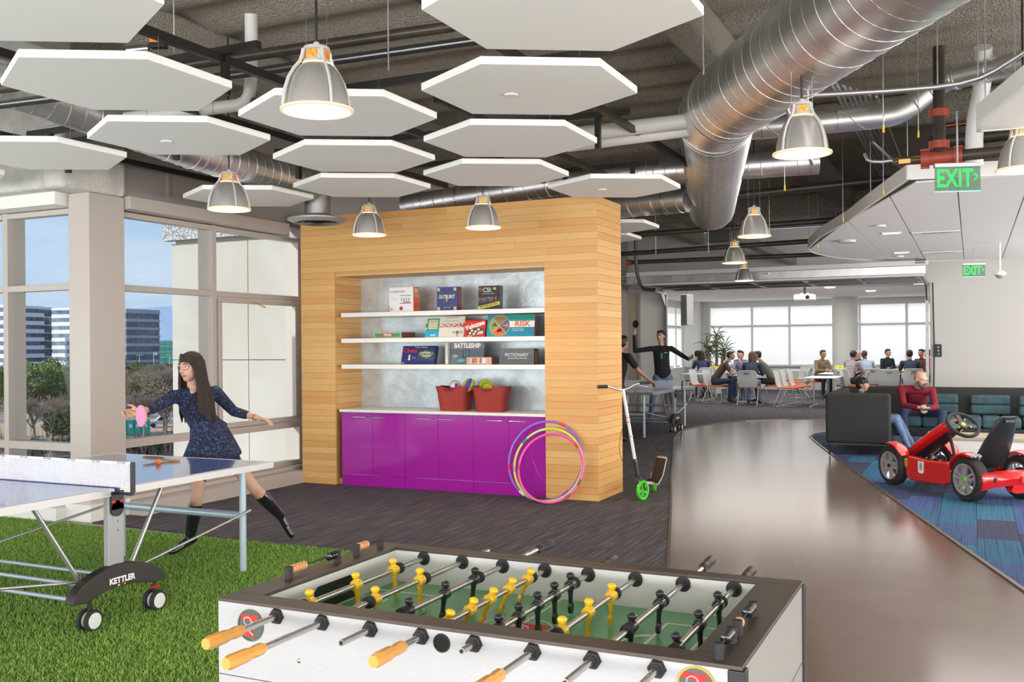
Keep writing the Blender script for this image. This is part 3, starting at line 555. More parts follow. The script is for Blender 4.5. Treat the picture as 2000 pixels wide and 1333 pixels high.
b=B(); b.cyl((-6.22,17.9,2.92),(-6.0,17.9,2.92),.05,14); b.cyl((-.86,17.9,2.94),(-.70,17.9,2.94),.05,14); b.build('cable_drum',M['galv_dull'],gd,smooth=35)
B().bar((-5.3,18.6,2.78),(-3.3,17.85,2.84),.03,.03).build('brace',M['alu_white'],gd); B().box(-3.62,-3.42,15.2,21.7,3.28,3.42).build('operator_rail',M['galv_dull'],gd); B().box(-3.72,-3.32,15.0,15.5,3.15,3.45).build('operator_motor',M['steel_dark'],gd,bevel=.02)
B().bar((-6.7,18,2.94),(-.66,18,2.96),.025,.025).build('torsion_bar',M['steel_dark'],gd)
# ---------------------------------------------------------------- signs and small devices
em=mat('exit_green',(.0,.6,.05),.4,emit=(.0,1,.04),es=1.7); edge_g=mat('exit_edge',(.3,.9,.6),.3,emit=(.1,1,.5),es=.9); plate=mat('exit_plate',(.10,.20,.14),.08,alpha=.62)
def exitsign(loc,rz,label,sc=1):
    o=E('exit_sign',label,'exit sign',loc,rz,'hanging exit signs'); o.scale=(sc,)*3
    B().box(-.16,.16,-.004,.004,-.09,.085).build('plate',plate,o); B().box(-.16,.16,-.006,.006,-.096,-.09).build('lit_edge',edge_g,o); B().box(-.165,.165,-.022,.022,.085,.115).build('housing',M['alu'],o,bevel=.003)
    b=B(); b.cyl((-.0,0,.115),(-.0,0,.5),.008,10); b.build('stem',M['galv_dull'],o)
    t=text('EXIT',.185,em,o,(-.022,-.0055,-.002),sx=.68,bold=.0012); 
    b=B(); b.bar((.115,-.006,.035),(.14,-.006,.012),.004,.012,up=Y3); b.bar((.14,-.006,.014),(.115,-.006,-.012),.004,.012,up=Y3); b.build('arrow',em,o)
    return o
exitsign((-.076,6.95,2.625),.32,'larger glowing green EXIT sign, nearer, under the red pipe couplings',.88); exitsign((.036,16.39,2.655),.25,'smaller glowing green EXIT sign, farther, over the white wall')
o=E('dome_camera','white dome security camera on a stem right of the farther exit sign','camera',(.373,15.662,2.5))
b=B(); b.lathe([(.02,.10),(.05,.09),(.085,.05),(.085,.03),(.06,.03)],n=24); b.build('housing',M['white'],o,smooth=40); B().ball((0,0,.03),(.06,.06,.05),16,10).build('dome',mat('dome_glass',(.3,.3,.3),.1),o,smooth=60); B().cyl((0,0,.09),(0,0,.5),.014,10).build('stem',M['white'],o,smooth=40)
o=E('projector','white projector hanging from the dining room ceiling','projector',(-4.02,26.8,2.80)); B().box(-.26,.26,-.2,.2,-.08,.08).build('body',M['white'],o,bevel=.03); B().cyl((.1,-.21,0),(.1,-.19,0),.05,16).build('lens',M['black_gloss'],o,smooth=40); B().cyl((0,0,.08),(0,0,.28),.03,10).build('mount',M['black'],o)
o=E('wall_speaker','grey wall speaker tilted beside the left dining windows','speaker',(-6.9,25.6,2.5),-.5); B().box(-.12,.12,-.12,.12,-.42,.42).build('cabinet',mat('speaker_grey',(.45,.45,.46),.5),o,bevel=.01); B().box(-.10,.10,-.13,-.121,-.40,.40).build('grille',M['steel_dark'],o); B().cyl((0,.05,.4),(0,.05,.6),.03,8).build('bracket',M['steel_dark'],o)
o=E('door_control','small black push-button control on the white wall beside the garage opening','switch',(-.62,21.83,1.40)); B().box(-.06,.06,-.03,.03,-.13,.13).build('box',M['black'],o,bevel=.006)
for k in (-.07,0,.07): B().cyl((0,-.03,k),(0,-.045,k),.018,12).build('button',M['steel_dark'],o,smooth=40)
pipe([(-.72,21.80,2.8),(-.70,21.82,1.5),(-.72,21.82,.2)],.014,M['black'],'thin black cable running down the garage opening jamb','cable','cable')
# ---------------------------------------------------------------- foosball table
ft=E('foosball_table','white and brown foosball table in the foreground','game table')
FW=mat('table_white',(.44,.45,.46),.28,n=(60,(.41,.42,.43),(1,1,8)),coat=.2); FI=mat('inner_white',(.66,.66,.65),.3); FB=mat('table_brown',(.075,.055,.045),.38,n=(5,(.06,.045,.036)))
X0,X1,Y0,Y1=-1.775,-.42,1.957,2.735; x0,x1,y0,y1=-1.687,-.532,2.022,2.682
b=B(); b.box(X0,X1,Y0,Y0+.035,.44,.905); b.box(X0,X1,Y1-.035,Y1,.44,.905); b.box(X0,X0+.035,Y0+.035,Y1-.035,.44,.905)
cab=b.build('cabinet',FW,ft); B().box(X1-.035,X1,Y0+.035,Y1-.035,.44,.905).build('end_panel',mat('end_grey',(.30,.30,.29),.4),ft)
B().box(X1-.03,X1+.006,Y0-.004,Y0+.03,.44,.905).build('corner_trim',M['black'],ft,bevel=.003); B().box(X1-.03,X1+.006,Y1-.03,Y1+.006,.44,.905).build('corner_trim',M['black'],ft,bevel=.003)
B().box(X0-.001,X1+.001,Y0-.001,Y0,.716,.718).box(X1,X1+.001,Y0+.03,Y1-.03,.70,.703).build('seam',M['steel_dark'],ft)
b=B(); b.box(X0,X1,Y0-.002,y0,.905,.914); b.box(X0,X1,y1,Y1,.905,.914); b.box(X0,x0,y0,y1,.905,.914); b.box(x1,X1,y0,y1,.905,.914); b.build('top_rail',FB,ft,bevel=.0015)
B().box(x0-.01,x1+.01,y0-.012,y0,.78,.904).build('inner_side_wall',FI,ft); B().box(x0-.01,x1+.01,y1,y1+.012,.78,.904).build('inner_side_wall',FI,ft)
B().box(x0-.012,x0,y0,y1,.78,.904).build('inner_end_wall',FI,ft); B().box(x1,x1+.012,y0,y1,.78,.904).build('inner_end_wall',FI,ft)
for x in (x0+.0005,x1-.0005): b=B(); b.prism([(2.352+.105*a,.845+.035*c) for a,c in ((-1,-1),(1,-1),(1,.6),(.86,1),(-.86,1),(-1,.6))],x-.0008,x+.0008,lambda a,c,h:(h,a,c)); b.build('goal',M['black_gloss'],ft)
pf=B().box(x0,x1,y0,y1,.79,.805).build('playfield',mat('playfield_green',(.10,.36,.14),.3,coat=.12),ft)
ym=(y0+y1)/2; WL=mat('line_white',(.72,.74,.68),.3); b=B(); z0,z1=.8052,.8056; xm=(x0+x1)/2
def ln(xa,xb,ya,yb): b.box(xa,xb,ya,yb,z0,z1)
for sg,xe in ((1,x0),(-1,x1)):
    for dx,dy in ((.10,.12),(.22,.21)):
        a,c=sorted((xe,xe+sg*dx)); ln(a,c,ym-dy-.004,ym-dy+.004); ln(a,c,ym+dy-.004,ym+dy+.004); q=xe+sg*dx; ln(q-.004,q+.004,ym-dy,ym+dy)
    A=[(xe+sg*(.22+.06*math.cos(t)),ym+.08*math.sin(t),.8056) for t in [PI/2-PI*i/16 for i in range(17)]]; b.tube(A,[(.004,.0003)]*17,4,side=(0,0,0) if 0 else None)
ln(xm-.003,xm+.003,y0,y1); b.tube([(xm+.1*math.cos(t),ym+.1*math.sin(t),.8056) for t in [2*PI*i/32 for i in range(32)]],.002,4,closed=True)
for x in (xm-.25,xm+.25): b.lathe([(.012,0),(.012,.0005)],(x,ym-.15,.8052),n=16)
b.build('field_lines',WL,pf)
b=B(); b.prism([(xm-.085,ym-.055),(xm+.055,ym-.055),(xm+.085,ym+.055),(xm-.055,ym+.055)],.8053,.8058); b.build('centre_emblem',M['red_matte'],pf); b=B()
for r0 in (.018,.03): b.tube([(xm+r0*math.cos(t)*1.2,ym+r0*math.sin(t),.806) for t in [2*PI*i/20 for i in range(20)]],.003,4,closed=True)
b.build('emblem_ring',WL,pf)
YM=mat('figure_yellow',(.80,.50,.02),.3,coat=.3); BM=mat('figure_black',(.018,.018,.02),.22,coat=.4); HY=mat('handle_amber',(.80,.42,.10),.35,n=(3,(.72,.34,.07)))
def figure(): # local: rod axis along y through origin, player hangs down
    b=B(); b.tube([(0,-.015,0),(0,-.011,0),(0,.011,0),(0,.015,0)],[.012,.0155,.0155,.012],14)
    b.tube([(0,0,.008),(0,0,.016),(0,0,.019)],[(.010,.012),(.009,.011),(.006,.006)],12)
    b.lathe([(.006,.018),(.0105,.021),(.0115,.026),(.0125,.0275),(.0125,.0295),(.009,.034),(.004,.0365)],n=16)
    b.tube([(0,0,-.008),(0,0,-.025),(0,0,-.042),(0,0,-.053)],[(.012,.009),(.009,.0065),(.0075,.006),(.0085,.006)],12,side=(0,1,0))
    b.prism([(-.008,-.050),(.008,-.050),(.0105,-.058),(.0115,-.066),(.005,-.078),(-.005,-.078),(-.0115,-.066),(-.0105,-.058)],-.0045,.0055,lambda a,c,h:(h,a,c))
    b.lathe([(.0045,-.0051),(.0045,.0062)],(0,0,-.063),X3,12)
    return b
fy=figure().build('player_figure',YM,smooth=40); fb=figure().build('player_figure',BM,smooth=40)
def bumper(): return B().lathe([(.013,-.009),(.0165,-.007),(.0165,.007),(.013,.009)],(0,0,0),Y3,16)
bbump=bumper().build('bumper',M['black_rubber'],smooth=40)
def handle(): return B().tube([(0,0,0),(0,-.008,0),(0,-.03,0),(0,-.045,0),(0,-.06,0),(0,-.115,0),(0,-.125,0)],[.010,.0135,.0145,.0125,.0155,.0165,.0135],8,ph=PI/8)
hy=handle().build('handle',HY,smooth=20); hb=handle().build('handle',mat('handle_black',(.02,.016,.013),.4),smooth=20)
def hexb(sg): b=B(); b.cyl((0,0,0),(0,sg*.010,0),.021,6,.019,ph=.2); b.cyl((0,sg*.010,0),(0,sg*.014,0),.012,14); return b
hexn=hexb(-1).build('rod_bearing',M['black_rubber'],smooth=30)
ff=B().lathe([(.021,0),(.022,-.004),(.012,-.006),(.012,-.012)],(0,0,0),Y3,20).build('rod_bearing',M['black_rubber'],smooth=30)
rx=[-1.584,-1.445,-1.305,-1.164,-1.025,-.88,-.74,-.597]
men=[[2.092,2.305,2.502],[2.19,2.422],[2.128,2.317,2.492],[2.076,2.199,2.313,2.43,2.554],[2.081,2.194,2.311,2.425,2.54],[2.123,2.3,2.473],[2.219,2.451],[2.107,2.304,2.498]]
ys0=[1.829,1.739,1.84,1.879,1.898,1.80,1.804,1.841]; col='yybybybb'; yend=[2.78,2.86,2.94,2.80,2.79,2.79,2.89,2.80]; tilt=[-.1,0,.12,.42,0,.05,.06,-.05]; bm_=[(0,1),(0,1),(0,1),(0,1),(0,1),(0,1),(0,1),(0,1)]
ordn=['goalie rod at the left end','second rod from the left','third rod','left five-man rod','right five-man rod','third rod from the right','second rod from the right','goalie rod at the right end']
def use(o,parent,loc,rot=(0,0,0)):
    c=o.copy(); C.objects.link(c); c.parent=parent; c.location=loc; c.rotation_euler=rot; return c
for i,x in enumerate(rx):
    r=B().cyl((0,ys0[i]-.004,0),(0,yend[i],0),.0078,16).build('rod',M['steel'],ft,smooth=40,loc=(x,0,.8865)); r['label']='polished steel rod, '+ordn[i]
    yl=col[i]=='y'
    for y in men[i]: use(fy if yl else fb,r,(0,y,0),(0,tilt[i],0))
    use(bbump,r,(0,men[i][0]-.03,0)); use(bbump,r,(0,men[i][-1]+.03,0))
    if yl: use(hy,r,(0,ys0[i],0))
    else:
        B().cyl((0,ys0[i]-.005,0),(0,ys0[i]-.0035,0),.005,12).build('rod_bore',M['black'],r); use(hb,r,(0,yend[i],0),(0,0,PI))
    use(hexn,ft,(x,Y0-.0005,.8865)); use(ff,ft,(x,y1,.8865))
for o in (fy,fb,bbump,hy,hb,hexn,ff): bpy.data.objects.remove(o)
b=B(); b.cyl((-1.11,Y0-.001,.877),(-1.11,Y0-.0002,.877),.0205,24); b.build('serving_hole',M['black_gloss'],ft,smooth=40); b=B(); b.lathe([(.022,0),(.022,-.003),(.019,-.003),(.019,0)],(-1.11,Y0,.877),Y3,24,cap=False); b.build('hole_rim',M['black_rubber'],ft)
B().ball((-1.518,Y0,.782),(.006,.003,.006)).build('bolt',M['steel'],ft,smooth=60)
for nm,cx_,cz_,rimc in (('round_emblem',-1.668,.854,(.10,.16,.08)),('round_emblem',-.514,.862,(.55,.33,.03))):
    em_=B().cyl((cx_,Y0-.001,cz_),(cx_,Y0-.0025,cz_),.036,40).build(nm,mat('emblem_grey',(.09,.095,.10),.3),ft,smooth=40)
    B().lathe([(.036,0),(.041,-.001),(.041,-.0035),(.037,-.0035)],(cx_,Y0,cz_),Y3,40,cap=False).build('emblem_rim',mat('emblem_rim',rimc,.3,.4),em_,smooth=50)
    b=B(); b.prism([(cx_-.031,cz_+.016),(cx_-.027,cz_+.026),(cx_+.027,cz_+.026),(cx_+.018,cz_+.010),(cx_-.005,cz_+.012)],Y0-.0034,Y0-.0026,lambda a,c,h:(a,h,c)); b.prism([(cx_-.018,cz_-.010),(cx_+.004,cz_-.013),(cx_+.015,cz_-.030),(cx_-.022,cz_-.028)],Y0-.0034,Y0-.0026,lambda a,c,h:(a,h,c)); b.build('emblem_red',M['red_matte'],em_)
    b=B(); b.tube([(cx_-.008+.012*math.cos(t),Y0-.0038,cz_+.010+.010*math.sin(t)) for t in [2*PI*i/16 for i in range(16)]],.0012,4,closed=True)
    b.tube([(cx_-.006,Y0-.0038,cz_),(cx_+.006,Y0-.0038,cz_-.008),(cx_-.002,Y0-.0038,cz_-.016),(cx_+.010,Y0-.0038,cz_-.024)],.0012,4); b.tube([(cx_+.002,Y0-.0038,cz_+.012),(cx_+.018,Y0-.0038,cz_+.004),(cx_+.012,Y0-.0038,cz_-.01)],.0010,4); b.build('emblem_lines',mat('emblem_pale',(.6,.62,.5),.4),em_)
TAN=mat('bead_wood',(.62,.30,.12),.35); 
def scorer(x,ya,yb,nt,nb,sw,label):
    s_=B(); 
    for y in (ya,yb): s_.cyl((x,y,.914),(x,y,.948),.011,10)
    s_.cyl((x,ya,.938),(x,yb,.938),.0025,8); s_=s_.build('score_counter',M['black_rubber'],ft,smooth=30); s_['label']=label
    for k in range(nt): y=ya+.017+k*.0125 if not sw else yb-.017-k*.0125; B().lathe([(.006,-.006),(.012,-.003),(.012,.003),(.006,.006)],(x,y,.938),Y3,14).build('bead',TAN,s_,smooth=50)
    for k in range(nb): y=yb-.017-k*.0125 if not sw else ya+.017+k*.0125; B().lathe([(.006,-.006),(.012,-.003),(.012,.003),(.006,.006)],(x,y,.938),Y3,14).build('bead',M['black_gloss'],s_,smooth=50)
scorer(-1.735,2.195,2.425,5,3,False,'bead score counter, left end, nearer'); scorer(-1.735,2.525,2.66,4,0,False,'bead score counter, left end, farther')
scorer(-.475,2.165,2.335,1,5,False,'bead score counter, right end, farther'); scorer(-.475,1.985,2.105,0,4,False,'bead score counter, right end, nearer')
b=B()
for x in (X0+.08,X1-.08):
    for y in (Y0+.08,Y1-.08): b=B(); b.box(x-.05,x+.05,y-.05,y+.05,.0,.44); b.build('leg',M['black'],ft,bevel=.005)
# ---------------------------------------------------------------- ping-pong tables
BT=mat('table_blue',(.10,.15,.42),.16,coat=.5); BTS=mat('table_steel_blue',(.42,.52,.60),.35,.3); NT=mat('net_white',(.80,.83,.92),.7,alpha=.35); TG=mat('grey_post',(.36,.37,.38),.4,.3)
def pingpong(label,loc,rz,ps=1):
    r=E('ping_pong_table',label,'ping pong table',loc,rz); w_=1.525/2
    for sg in (-1,1):
        ya,yb=sorted((sg*.02,sg*1.37)); h=B().box(-w_+.012,w_-.012,ya+.012*(sg<0),yb-.012*(sg>0),.735,.760).build('table_half',BT,r)
        b=B(); b.box(-w_,-w_+.012,ya,yb,.718,.759); b.box(w_-.012,w_,ya,yb,.718,.759); e_=sg*1.37; b.box(-w_+.012,w_-.012,min(e_,e_-sg*.012),max(e_,e_-sg*.012),.718,.759); b.build('edge_frame',M['alu'],h)
        b=B(); b.box(-w_+.012,-w_+.032,ya,yb,.7601,.7608); b.box(w_-.032,w_-.012,ya,yb,.7601,.7608); b.box(-.0015,.0015,ya,yb,.7601,.7606); e1=e_-sg*.012; b.box(-w_+.032,w_-.032,min(e1,e1-sg*.02),max(e1,e1-sg*.02),.7601,.7608); b.build('white_lines',M['white'],h)
        for sx in (-1,1): B().cyl((sx*(w_-.19),sg*1.27,0),(sx*(w_-.19),sg*1.27,.735),.024,16).build('leg',BTS,r,smooth=40)
        b=B(); b.cyl((-w_+.19,sg*1.27,.385),(w_-.19,sg*1.27,.385),.027,14); b.build('leg_rail',BTS,r,smooth=40)
        for sx in (-1,1):
            b=B(); b.cyl((sx*(w_-.1),sg*.13,.18),(sx*(w_-.12),sg*.46,.715),.013,10); b.cyl((sx*(w_-.08),sg*.20,.26),(sx*(w_-.15),sg*1.30,.42),.009,10); b.build('folding_strut',M['alu'],r,smooth=40)
    net=B().box(-w_-.12,w_+.12,-.002,.002,.765,.905).build('net',NT,r)
    B().box(-w_-.12,w_+.12,-.004,.004,.898,.912).build('net_tape',M['white'],net)
    b=B()
    for k in range(9): b.box(-w_-.12,w_+.12,-.003,.003,.775+.0138*k,.7758+.0138*k)
    for k in range(120): b.box(-w_-.12+k*(2*w_+.24)/120,-w_-.1192+k*(2*w_+.24)/120,-.003,.003,.765,.9)
    b.build('net_mesh',M['white'],net)
    for k in range(9): text('KETTLER',.016,mat('net_print',(.05,.07,.2),.6) if k==0 else bpy.data.materials['net_print'],net,(-.8+k*.2,-.0052,.905),name='tape_print')
    for sx in (-1,1):
        p=B().box(sx*(w_-.03)-.02,sx*(w_-.03)+.02,-.055,.055,.20,.74).build('centre_post',TG,r,bevel=.004)
        b=B(); b.box(sx*(w_-.006)-.008,sx*(w_-.006)+.008,-.045,.045,.64,.745); b.cyl((sx*(w_-.014),0,.645),(sx*(w_+.002),0,.645),.045,20); b.build('latch_plate',M['black'],p,smooth=40)
        for d in (-.03,.028): B().ball((sx*(w_+.004),d,.685),(.006,.016,.010)).build('release_button',M['red_matte'],p,smooth=60)
        for z in (.52,.57): B().cyl((sx*(w_-.0105),0.01,z),(sx*(w_-.0085),.01,z),.004,8).build('bolt_hole',M['black'],p)
        B().box(sx*(w_+.12)-.008,sx*(w_+.12)+.008,-.012,.012,.74,.912).box(sx*(w_+.05)-.07,sx*(w_+.05)+.07,-.01,.01,.725,.74).build('net_post',M['black'],p)
        # black arched wheel cover
        A=[(-.335,.175)]+[(.335*math.sin(t)*1.0,.165+.165*math.cos(t)*1.0+.0) for t in [-1.45+2.9*i/18 for i in range(19)]]+[(.335,.175),(.24,.175),(.12,.20),(0,.212),(-.12,.20),(-.24,.165)]
        b=B(); b.prism([(a,c) for a,c in A],sx*(w_+.012)-.05,sx*(w_+.012)+.02,lambda a,c,h:(h,a,c)); cv=b.build('wheel_cover',mat('cover_black',(.025,.02,.018),.5),r,bevel=.006)
        t=text('KETTLER',.046,M['white'],cv,(sx*(w_+.034),0.0,.245),rot=(PI/2,0,sx*PI/2),bold=.002)
        b=B()
        for k,cc in enumerate((M['white'],M['red_matte'],M['yellow'])): B().box(sx*(w_+.0325),sx*(w_+.0335),-.03+.022*k,-.02+.022*k,.214,.222).build('colour_mark',cc,cv)
        for y in (-.20,.27):
            cs=B().cyl((sx*w_,y,.17),(sx*w_,y,.10),.010,10).build('caster_fork',M['black'],r,smooth=40)
            for d in (-.028,.028):
                xx=sx*w_+d; b=B(); b.lathe([(.045,-.013),(.058,-.011),(.061,0),(.058,.011),(.045,.013)],(xx,y,.061),X3,28); b.mi(1); b.lathe([(.044,-.0145),(.012,-.017)],(xx,y,.061),X3,20); b.lathe([(.044,.0145),(.012,.017)],(xx,y,.061),X3,20)
                for a in range(8): an=a*PI/4; b.bar((xx+.015,y+.012*math.cos(an),.061+.012*math.sin(an)),(xx+.0155,y+.04*math.cos(an),.061+.04*math.sin(an)),.004,.004)
                b.build('wheel',[M['black_rubber'],M['alu_white']],cs,smooth=40)
        B().ball((sx*w_,.27,.14),(.03,.035,.008)).build('brake_lever',M['red_matte'],r,smooth=60)
    b=B()
    for y,z in ((-.12,.22),(.12,.22),(-.29,.19)): b.cyl((-w_+.03,y,z),(w_-.03,y,z),.012,10)
    b.build('cross_tubes',BTS,r,smooth=40)
    return r
pp=pingpong('blue ping-pong table on the artificial grass at the left',(-5.1625,4.04,.012),0)
pp2=pingpong('farther blue ping-pong table on the grey carpet behind the timber wall',(-5.55,16.95,.012),0)
def paddle(name,loc,rot,label,c1,c2):
    r=E(name,label,'paddle',loc); r.rotation_euler=rot
    blade=[(.075*math.cos(t),.085+.08*math.sin(t)) for t in [-PI/2+.33+ (2*PI-.66)*i/28 for i in range(29)]]
    B().prism(blade,-.003,.003).build('blade',M['wood_end'],r); bl2=[(a*.98,.085+(c-.085)*.97) for a,c in blade]
    B().prism(bl2,.0032,.0055).build('rubber',c1,r); B().prism(bl2,-.0055,-.0032).build('rubber',c2,r); B().tube([(0,-.10,0),(0,-.05,0),(0,.012,0),(0,.02,0)],[(.016,.011),(.013,.010),(.014,.010),(.02,.004)],10,side=(1,0,0)).build('grip',M['wood_end'],r,smooth=50)
    return r
paddle('table_tennis_paddle',(-5.12,5.13,.786),(.1,.02,1.9),'black paddle lying on the near ping-pong table by the orange ball',M['black'],M['red_matte'])
tag(B().ball((-5.03,4.975,.792),.02,20,12).build('ping_pong_ball',M['orange'],smooth=60),'orange ball resting on the near ping-pong table beside the paddle','ball')
tag(B().ball((-5.62,15.9,1.28),.022,16,10).build('ping_pong_ball',M['orange'],smooth=60),'orange ball in the air over the farther ping-pong table','ball')
# ---------------------------------------------------------------- board games on the shelves
SH={1:1.953,2:1.663,3:1.370,0:.865}
cm={}
def cmat(c,rough=.35):
    k=tuple(round(v,3) for v in c)+(rough,)
    if k not in cm: cm[k]=mat('print',c,rough)
    return cm[k]
W_=(.8,.8,.79); K_=(.015,.015,.018)
def game(x0,x1,sh,h,dp,y,label,side,front,rz=0,tilt=0,name='game_box'):
    """box with its front face at local y=0 looking to -y; prints: list of (polygon|text ...) in fractions of the front"""
    wd=x1-x0; r=E(name,label,'board game',((x0+x1)/2,y,SH[sh]),0,'board games on the shelves'); r.rotation_euler=(-tilt,0,rz)
    z0=.0015
    B().box(-wd/2,wd/2,0,dp,z0,z0+h).build('box',cmat(side),r,bevel=.0015)
    B().box(-wd/2+.001,wd/2-.001,-.001,0,z0+.001,z0+h-.001).build('cover',cmat(front),r)
    def P(poly,c,k=0,nm='cover_art'): return B().prism([(-wd/2+a*wd,z0+b_*h) for a,b_ in poly],-.0014-.0003*k,-.0011-.0003*k,lambda a,c_,hh:(a,hh,c_)).build(nm,cmat(c),r)
    def T(s,fx,fz,size,c,sx=1,rot=0,bold=0): return text(s,size,cmat(c),r,(-wd/2+fx*wd,-.0032,z0+fz*h),rot=(PI/2,-rot,0),sx=sx,bold=bold,ext=.0003)
    return r,P,T
def rc(a,b,c,d): return [(a,c),(b,c),(b,d),(a,d)]
def disc(cx_,cz_,rx_,rz_,n=24,a0=0,a1=2*PI): 
    pts=[(cx_+rx_*math.cos(a0+(a1-a0)*i/n),cz_+rz_*math.sin(a0+(a1-a0)*i/n)) for i in range(n+(a1-a0<6))]
    return pts+([(cx_,cz_)] if a1-a0<6 else [])
# robot kit carton
r,P,T=game(-5.90,-5.585,1,.275,.13,9.27,'white and orange building kit carton on the top shelf, leftmost',(.75,.13,.03),W_,rz=0)
P(rc(0,.03,0,.25),(.75,.13,.03),1); T('PICO ROBOT SHOP',.03,0,.0,(.1,.1,.2)) if 0 else T('PTO ROBO SHOP',.36,.82,.030,(.12,.18,.3),sx=.8); P(rc(.45,.92,.33,.36),(.1,.13,.25),1); P(rc(.46,.9,.64,.67),(.12,.2,.35),1)
for a in (.5,.6,.7,.8): P(rc(a,a+.04,.44,.56),(.2,.25,.35),1)
P(rc(.58,.86,.37,.42),(.65,.1,.08),2); P(disc(.5,.14,.075,.08),(.35,.05,.06),1); P(rc(.10,.3,.55,.56),(.4,.4,.4),1); P(rc(.10,.34,.5,.51),(.4,.4,.4),1); P(rc(.07,.14,.07,.16),(.5,.2,.2),1)
# orange right side with pictures
for z,c in ((.05,(.7,.08,.02)),(.16,(.75,.35,.18)),(.215,(.6,.6,.6))): B().box(.1575,.1586,.02,.11,z,z+.045).build('side_picture',cmat(c),r)
B().cyl((-.03,.06,.277),(.03,.06,.277),.004,8).build('carry_handle',M['black'],r)
r,P,T=game(-5.305,-5.05,1,.262,.10,9.30,'blue and purple party game box on the top shelf, middle',(.10,.02,.04),(.045,.05,.35))
P(rc(.06,.94,.06,.94),(.03,.05,.16),1)
random.seed(9)
for k in range(26):
    a,c=random.uniform(.1,.85),random.uniform(.1,.88); s_=random.uniform(.02,.07); P([(a,c),(a+s_,c+s_*random.uniform(-1,1)),(a+s_*.4,c+s_*1.2)],random.choice([(.45,.03,.15),(.04,.2,.5),(.03,.06,.45),(.3,.04,.35)]),2)
for a,c in ((.06,.06),(.86,.06),(.06,.86),(.86,.86)): P(rc(a-.04,a+.12,c-.04,c+.12) if 0 else rc(a-.03,a+.10,c-.03,c+.10),(.6,.5,.35),3)
T('OUTBURST',.5,.58,.056,(.85,.8,.6),sx=.72,bold=.0008); T('II',.5,.44,.05,(.8,.7,.3)); P(rc(.22,.78,.10,.17),(.02,.02,.1),2); T('A PARTY GAME',.5,.135,.014,(.8,.8,.8))
B().box(.1280,.1290,.02,.085,.03,.24).build('side_print',cmat((.3,.05,.08)),r)
r,P,T=game(-4.775,-4.52,1,.255,.08,9.26,'black mystery game box with yellow band on the top shelf, rightmost',(.02,.02,.025),(.018,.022,.022),tilt=.05)
T('CSI:',.42,.82,.065,(.7,.72,.7),bold=.001); P(disc(.10,.86,.085,.085),(.35,.06,.04),1); P(rc(.70,.83,.83,.92),(.6,.6,.1),1); T('THE BOARD GAME',.46,.67,.018,(.55,.6,.55))
for i,(a,c) in enumerate([(.06,.45),(.16,.46),(.26,.45),(.35,.47),(.47,.50),(.57,.48),(.67,.49),(.82,.48)]): P(disc(a,c,.03,.04,12),(.45,.25,.18),2); P([(a-.045,c-.14),(a+.045,c-.14),(a+.03,c-.03),(a-.03,c-.03)],[(.10,.06,.22),(.2,.03,.04),(.08,.12,.1)][i%3],1)
P([(0,.01),(1,.20),(1,.34),(0,.14)],(.75,.6,.05),2); T('ENCORE EDITION',.5,.175,.026,K_,rot=.18,bold=.0008)
# second shelf
r,P,T=game(-6.07,-5.69,2,.062,.26,9.20,'flat green and cream trivia game box, left end of the middle shelf',(.05,.10,.05),(.45,.47,.25),rz=-.06)
P(rc(.04,.96,.15,.85),(.05,.28,.14),1); P(rc(.28,.72,.25,.8),(.45,.06,.05),2); T('TRIVIA',.5,.52,.034,(.85,.8,.6),bold=.001,sx=1.1)
B().box(.1903,.1912,.03,.23,.008,.052).build('side_print',cmat((.25,.05,.04)),r)
r,P,T=game(-5.45,-4.965,2,.235,.05,9.28,'cream property trading game box with red title band on the middle shelf',(.35,.08,.06),(.68,.66,.58),tilt=.22)
P(rc(0,.36,.03,.38),(.02,.38,.58),1); P(rc(.03,.35,.32,.92),(.05,.33,.14),2); P(rc(.07,.31,.40,.84),(.6,.58,.42),3); P(rc(.1,.28,.46,.48),(.4,.2,.15),4); P(rc(.1,.28,.76,.78),(.3,.2,.15),4); P(rc(.35,1,.48,.66),(.45,.06,.055),1); P(rc(0,.03,.48,.66),(.45,.06,.055),1)
T('MONOPOLY',.665,.57,.056,(.85,.85,.82),sx=.95,bold=.0008); T('PARKER BROTHERS',.66,.93,.018,(.3,.15,.12)); T('REAL ESTATE TRADING GAME',.66,.78,.013,(.3,.3,.3)); P(rc(.79,.87,.15,.30),(.5,.07,.05),1); P(rc(.81,.85,.05,.12),(.1,.4,.3),1); P(disc(.74,.24,.03,.05),(.05,.4,.55),1); P(disc(.92,.24,.03,.05),(.05,.4,.55),1); P(rc(.14,.28,.09,.14),(.7,.75,.8),2)
r,P,T=game(-4.925,-4.67,2,.19,.05,9.20,'red dice game box leaning on the middle shelf',(.35,.02,.02),(.50,.015,.02),tilt=.25)
P([(.02,.55),(.9,.97),(.98,.80),(.1,.40)],(.6,.12,.02),1); T('Yahtzee',.5,.66,.072,(.9,.88,.84),rot=.30,bold=.0015); P(rc(.14,.96,.1,.52),(.10,.02,.02),1)
for a,c in ((.38,.36),(.55,.30),(.48,.16),(.68,.42),(.3,.2)): P([(a-.05,c-.05),(a+.05,c-.05),(a+.055,c+.06),(a-.04,c+.07)],(.75,.72,.68),3)
P([(.6,.12),(.92,.18),(.9,.36),(.7,.3)],(.6,.5,.4),2)
P(rc(.2,.4,.02,.08),(.85,.5,.1),2)
r,P,T=game(-4.645,-4.095,2,.235,.055,9.19,'teal strategy game box with a quartered wheel, right end of the middle shelf',(.30,.14,.06),(.02,.25,.30),tilt=.2)
P([(.35,.66),(1,.66),(1,1),(.35,1)],(.02,.27,.22),1); P([(.45,.42),(1,.42),(1,.70),(.45,.70)],(.72,.72,.70),2); P(rc(.45,1,.05,.42),(.01,.22,.36),1)
cx_,cz_,a_,b_=.27,.50,.215,.46
